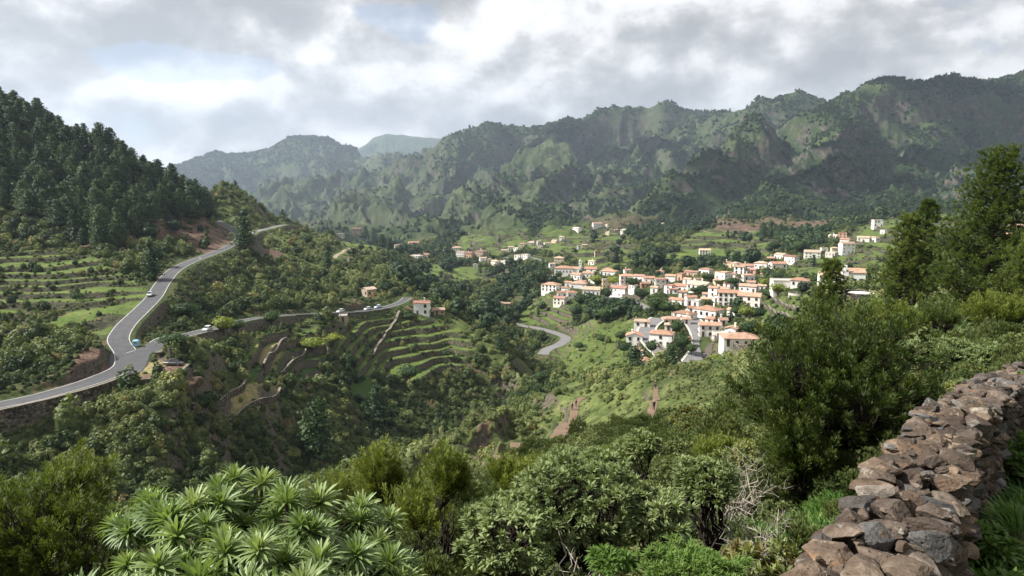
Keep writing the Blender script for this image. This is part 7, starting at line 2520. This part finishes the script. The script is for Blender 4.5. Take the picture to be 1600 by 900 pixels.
# ------------------------------------------------------------------ the dry stone wall
def dry_wall():
    rng = np.random.RandomState(5)
    PY = np.array([1.7, 2.2, 2.77, 3.65, 4.8, 5.8, 7.7, 10, 13]); PXx = np.array([.82, 1.14, 1.53, 2.24, 3.12, 3.9, 5.55, 7.6, 10.3]); PZ = np.array([-1.58, -1.60, -1.63, -1.66, -1.80, -1.93, -2.25, -2.75, -3.3])
    seg = np.hypot(np.diff(PXx), np.diff(PY)); S = np.concatenate([[0], np.cumsum(seg)])
    total = S[-1]
    f = lambda s: np.array([np.interp(s, S, PXx), np.interp(s, S, PY), np.interp(s, S, PZ)])
    root = empty('stone_wall', tuple(f(2.0) - np.array([0, 0, .9]))); o0 = np.array(root.location)
    tag(root, 'dry stone wall of rough brown volcanic stones running up the right foreground', 'stone wall')
    body = Geo()
    width = .46
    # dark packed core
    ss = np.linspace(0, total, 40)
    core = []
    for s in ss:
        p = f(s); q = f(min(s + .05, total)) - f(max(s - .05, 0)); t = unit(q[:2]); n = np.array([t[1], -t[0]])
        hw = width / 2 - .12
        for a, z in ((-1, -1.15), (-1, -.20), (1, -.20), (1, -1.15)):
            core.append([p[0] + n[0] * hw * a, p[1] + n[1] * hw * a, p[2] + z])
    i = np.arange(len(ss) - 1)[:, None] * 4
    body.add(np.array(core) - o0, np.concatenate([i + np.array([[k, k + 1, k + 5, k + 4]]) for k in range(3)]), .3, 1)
    caps = 0
    capm = []
    layers = [(-.98, .14), (-.84, .14), (-.70, .14), (-.56, .13), (-.43, .12), (-.31, .12), (-.20, .11), (-.11, .10), (-.03, .085)]
    for li, (dz, th) in enumerate(layers):
        topmost = li >= len(layers) - 2
        rows = [(-.165, .17), (.0, .16), (.165, .17)] if topmost else [(-.165, .2), (.165, .2)]
        for off, dep in rows:
            s = rng.uniform(0, .2)
            while s < total:
                ln = rng.uniform(.14, .34) if not topmost else rng.choice([rng.uniform(.10, .20), rng.uniform(.16, .34)])
                p = f(min(s + ln / 2, total)); q = f(min(s + .1, total)) - f(max(s - .1, 0)); t = unit(q[:2]); n = np.array([t[1], -t[0]])
                hh = th * rng.uniform(.85, 1.35) * (1.15 if topmost else 1)
                c = np.array([p[0] + n[0] * (off + rng.uniform(-.04, .04)), p[1] + n[1] * (off + rng.uniform(-.04, .04)), p[2] + dz + rng.uniform(-.03, .03) + (rng.uniform(-.02, .05) if topmost else 0)])
                size = (ln * rng.uniform(1.0, 1.18), dep * rng.uniform(1.15, 1.6), hh)
                rz = math.atan2(t[1], t[0]) + rng.uniform(-.3, .3)
                tilt = (rng.normal() * .2, rng.normal() * .2)
                rnd = rng.uniform(0, .75) if rng.uniform() > .12 else 1.0
                if li == len(layers) - 1 and c[1] < 5.2 and caps < 98:
                    g = Geo(); stone_geo(g, rng, (0, 0, 0), size, 0, tilt, rnd, 4 if c[1] < 4 else 3, rng.uniform(2.6, 4.5))
                    o = obj('capstone', g.mesh('capstone', [M_ROCK]), root, tuple(c - o0), (0, 0, rz)); caps += 1
                    if rnd == 1.0: o['label'] = 'smooth grey capstone'
                else:
                    stone_geo(body, rng, c - o0, size, rz, tilt, rnd, 3, rng.uniform(2.6, 4.5))
                s += ln * .96
    for _ in range(420):
        s = rng.uniform(0, total * .8)
        p = f(s); q = f(min(s + .1, total)) - f(max(s - .1, 0)); t = unit(q[:2]); n = np.array([t[1], -t[0]])
        off = rng.uniform(-.27, .27); top = abs(off) < .22
        c = np.array([p[0] + n[0] * off, p[1] + n[1] * off, p[2] + (rng.uniform(-.02, .05) if top else rng.uniform(-.7, .0))])
        a = rng.uniform(.05, .12)
        stone_geo(body, rng, c - o0, (a, a * rng.uniform(.6, 1), a * rng.uniform(.35, .7)), rng.uniform(0, 3), (rng.normal() * .3, rng.normal() * .3), rng.uniform(0, .9), 3, 2.6)
    obj('wall_body', body.mesh('wall_body', [M_ROCK, M_BARKD]), root)
    print('capstones', caps)


dry_wall()


def grass_right():
    rng = np.random.RandomState(9)
    n = 5200
    y = rng.uniform(1.6, 14, n); x = WALL_X(y) + .45 + rng.uniform(0, 1, n) ** .7 * 5
    z = gz(x, y)
    d = fbm(x, y, 1.3, 3, .5, 15)
    ok = (d > -.12) | (x < WALL_X(y) + .75)
    x, y, z = x[ok], y[ok], z[ok]; n = len(x)
    scatter('grass', 'long green grass and weeds along the right side of the stone wall', 'grass', np.stack([x, y, z - .02], 1), rng.uniform(.10, .26, n) * 1.5, rng.uniform(0, 6.28, n),
            np.clip(.5 + .2 * d[ok] + rng.normal(0, .15, n), 0, 1), rng.randint(0, 3, n), COL_GRASS)
    n = 3600
    y = rng.uniform(3.2, 12, n); x = rng.uniform(-1.0, 1, n) * y * .8
    ok = x < WALL_X(y) - .5
    x, y = x[ok], y[ok]; z = gz(x, y); n = len(x)
    scatter('grass', 'thin dry grass between the foreground shrubs', 'grass', np.stack([x, y, z - .02], 1), rng.uniform(.12, .3, n) * 1.3, rng.uniform(0, 6.28, n),
            np.clip(.55 + rng.normal(0, .2, n), 0, 1), rng.randint(0, 3, n), COL_GRASS)


def WALL_X(y):
    return np.interp(y, [1.5, 2.0, 2.77, 3.65, 4.8, 5.5, 7.7, 10, 14], [.55, .9, 1.44, 2.15, 3.06, 3.7, 5.5, 7.5, 10.8])


grass_right()
for i, (px, Y, r, lab) in enumerate(((1540, 4.6, .28, 'leafy green weed clump against the wall base at the right edge'), (1580, 7.2, .4, 'bright green leafy bush right of the wall top'), (1600, 3.6, .3, 'grassy clump at the lower right corner'), (1590, 9.5, .5, 'green bush at the right edge beyond the wall'))):
    b = gp(px, Y)
    shrub('weed_clump', lab, 'plant', b, b + np.array([0, 0, r * .5]), (r, r, r * .8), 170, (12, 1.0, .11, .03, .3), M_FERN, 140 + i, .01, -.2, (.5, 1.0), .5)
# ------------------------------------------------------------------ vegetation masses
def clear_of_houses(x, y):
    ok = np.ones(len(x), bool)
    for hx, hy, r in HOUSES_XY:
        ok &= (x - hx) ** 2 + (y - hy) ** 2 > r * r
    return ok


def front_room(x, y, depth, keep_s):
    """gardens in front of the houses stay low"""
    lim = np.full(len(x), 99.0)
    for hx, hy, w in FRONT:
        m = (np.abs(x - hx) < w) & (y < hy + 1) & (y > hy - depth)
        lim[m] = np.minimum(lim[m], keep_s + (hy - y[m]) * .10)
    return lim


def scrub_layer():
    rng = np.random.RandomState(101)
    dens = lambda r: 0.85 if r < 150 else 0.85 * (150 / r) ** 1.3
    XY = polar_points(rng, 50, 1250, dens)
    x, y = XY.T
    r = np.hypot(x, y)
    hh = 2.0
    ok = visible(x, y, hh) & (samp(ROADX, x, y) > 0.9) & clear_of_houses(x, y)
    x, y, r = x[ok], y[ok], r[ok]
    fld = np.maximum(samp(GRASS, x, y), samp(CROP, x, y)); soil = np.maximum(samp(SOIL, x, y), samp(DRY, x, y)); mead = samp(MEAD, x, y)
    nz = fbm(x, y, 24, 3, 0.5, 201)
    keep = rng.uniform(0, 1, len(x)) < (1 - .96 * np.clip(fld, 0, 1)) * (1 - .88 * np.clip(soil, 0, 1)) * (1 - .62 * np.clip(mead, 0, 1)) * np.clip(1.05 + nz * 1.3, .12, 1) * np.where((samp(TERM, x, y) > .3) & (r > 380), .35, 1)
    x, y, r, mead, fld = x[keep], y[keep], r[keep], mead[keep], fld[keep]
    z = gz(x, y)
    n = len(x)
    s = rng.lognormal(0, .52, n) * (1.15 + .75 * sstep(90, 260, r) + .5 * sstep(260, 480, r) + .9 * sstep(480, 1000, r))
    s = np.clip(s, .5, 6.5)
    rd = samp(ROADX, x, y)
    s = np.where(rd < 6, np.minimum(s, .55 + .16 * rd), s)
    term = samp(TERM, x, y)
    s *= 1 - .5 * term
    # smaller on the hikers' spur
    px, py = project(x, y, z)
    near = (r < 190) & (px > 560)
    inf = inpoly(px, py, FOREST_POLY) & (r > 230) & (r < 520)
    s = np.where(inf, s * .6, s)
    s = np.where(near, s * .8, s)
    s = np.where((px > 420) & (px < 1000) & (r > 150) & (r < 330) & (py > 600), s * .75, s)
    patch = fbm(x, y, 34, 4, 0.55, 202)
    tint = .40 + .28 * patch + rng.normal(0, .16, n) + .22 * mead + .16 * near - .04 * sstep(250, 600, r)
    tint = np.clip(tint, .02, .80)
    odd = rng.uniform(0, 1, n)
    tint = np.where(odd < .05, .74, tint); tint = np.where(odd > .975, .9, tint); tint = np.where((odd > .955) & (odd < .965), 1.0, tint)
    s = np.where((px > 1035) & (px < 1135) & (py > 560) & (r < 200), np.minimum(s, .7), s)
    for k in 'abc':
        L = ROADS['trail' + k][0]
        d = np.full(n, 99.0)
        for q in L[::3]:
            dy = q[1] - y; dx = (x - q[0]) + q[0] / q[1] * dy      # along the line of the slope
            d = np.minimum(d, np.where((dy > -2) & (dy < 22), np.abs(dx) + .12 * np.abs(dy), 99))
        s = np.where(d < 5, np.minimum(s, .35 + .16 * d), s)
    s = np.minimum(s, np.clip(front_room(x, y, 22, .5), .4, 99))
    idx = rng.randint(0, 6, n)
    scatter('scrub', 'dense dark green and olive shrubs covering the slopes', 'shrubs', np.stack([x, y, z - .12 * s], 1), s, rng.uniform(0, 6.28, n), np.clip(tint, .02, 1), idx, COL_BUSH,
            sz=s * rng.uniform(.7, 1.15, n))


def near_layer():
    rng = np.random.RandomState(103)
    XY = polar_points(rng, 4.5, 62, lambda r: 2.2 if r < 30 else 1.4, .72)
    x, y = XY.T; r = np.hypot(x, y)
    ok = visible(x, y, .8, .05)
    wx = WALL_X(y)
    ok &= ~((r < 14) & (x > wx - .9))
    ok &= samp(ROADX, x, y) > .3
    x, y, r = x[ok], y[ok], r[ok]; n = len(x)
    z = gz(x, y)
    s = rng.lognormal(0, .3, n) * (.5 + .55 * sstep(6, 30, r))
    patch = fbm(x, y, 7, 3, .5, 211)
    idx = np.where(patch > .18, rng.choice([0, 3, 2], n), np.where(patch < -.2, rng.choice([1, 4], n), rng.randint(0, 6, n)))
    tint = np.where((idx == 1) | (idx == 4), .52, np.where((idx == 2) | (idx == 5), .66, .42)) + .14 * patch + rng.normal(0, .09, n)
    scatter('undergrowth', 'mixed low shrubs crowding the near slope', 'shrubs', np.stack([x, y, z - .06], 1), s, rng.uniform(0, 6.28, n), np.clip(tint, .03, 1), idx, COL_FINE,
            sz=s * rng.uniform(.8, 1.25, n))


def mountain_forest():
    rng = np.random.RandomState(105)
    XY = polar_points(rng, 900, 7200, lambda r: (1 / 34.) * (1200 / max(r, 1200)) ** 1.3)
    x, y = XY.T; r = np.hypot(x, y)
    ok = visible(x, y, 8, .002)
    x, y, r = x[ok], y[ok], r[ok]
    z = gz(x, y)
    e = 14.
    sx = (gz(x + e, y) - gz(x - e, y)) / (2 * e); sy = (gz(x, y + e) - gz(x, y - e)) / (2 * e)
    slope = np.hypot(sx, sy)
    gap = fbm(x, y, 330, 5, .6, 301)
    px, py = project(x, y, z)
    bare = (samp(TERM, x, y) > .2) | (samp(SOIL, x, y) > .45)
    # open grassy ribs on the left of the central massif
    openr = sstep(820, 600, px) if False else np.clip((840 - px) / 260, 0, 1) * (r < 4200)
    p = np.clip(1.35 - 1.3 * np.clip(gap - .04, 0, 1) * 1.6 - sstep(1.0, 1.5, slope), 0, 1)
    lit_side = np.clip(-sx * 1.5, 0, 1)         # slopes rising to the left stay grassy
    p = p * (1 - .72 * openr * np.clip((gap + .35) * 1.8, 0, 1))
    p = p * (1 - .8 * samp(RIB, x, y))
    p = np.where((z < -52) & (r < 1500), p * .5, p)
    ok = (rng.uniform(0, 1, len(x)) < p) & ~bare & clear_of_houses(x, y)
    x, y, r, z, gap = x[ok], y[ok], r[ok], z[ok], gap[ok]; n = len(x)
    s = rng.lognormal(0, .22, n) * (7.5 + 3.5 * sstep(1500, 3600, r) + 6 * sstep(4500, 6500, r))
    tint = .26 + .45 * fbm(x, y, 160, 3, .5, 305) + rng.normal(0, .15, n)
    idx = np.where(rng.uniform(0, 1, n) < .72, rng.randint(0, 3, n), rng.randint(3, 5, n))
    scatter('mountain_forest', 'far pine forest covering the mountain slopes', 'forest', np.stack([x, y, z - .8], 1), s * 1.3, rng.uniform(0, 6.28, n), np.clip(tint, .02, 1), idx, COL_FAR, sz=s)


def valley_trees_far():
    """woods on the valley floor that read as one mass"""
    rng = np.random.RandomState(107)
    XY = polar_points(rng, 330, 1100, lambda r: 1 / 70.)
    x, y = XY.T; r = np.hypot(x, y)
    g = fbm(x, y, 90, 3, .5, 401)
    z = gz(x, y)
    px, py = project(x, y, z)
    wood = inpoly(px, py, [(640, 430), (700, 405), (850, 420), (870, 450), (850, 505), (760, 520), (700, 470)]) | inpoly(px, py, [(900, 470), (980, 480), (1000, 500), (920, 510)]) | \
        inpoly(px, py, [(930, 400), (1050, 390), (1180, 405), (1200, 415), (1090, 425), (960, 420)]) | inpoly(px, py, [(1130, 365), (1280, 365), (1290, 385), (1220, 400), (1150, 385)]) | inpoly(px, py, [(600, 405), (700, 470), (760, 500), (700, 490), (620, 440)])
    ok = visible(x, y, 6, .003) & (samp(ROADX, x, y) > 3) & clear_of_houses(x, y) & (samp(TREAD, x, y) < .3) & (wood | (rng.uniform(0, 1, len(x)) < .035)) & (front_room(x, y, 30, 0) > 90) & (g > -.35)
    x, y, z = x[ok], y[ok], z[ok]; n = len(x)
    s = rng.lognormal(0, .25, n) * 7.5
    idx = np.where(rng.uniform(0, 1, n) < .3, rng.randint(0, 3, n), rng.randint(3, 5, n))
    scatter('valley_wood', 'dark woods filling the valley floor beside the village', 'wood', np.stack([x, y, z - .5], 1), s * 1.1, rng.uniform(0, 6.28, n), np.clip(.3 + rng.normal(0, .2, n), 0, 1), idx, COL_FAR, sz=s)


scrub_layer()
near_layer()
mountain_forest()
valley_trees_far()
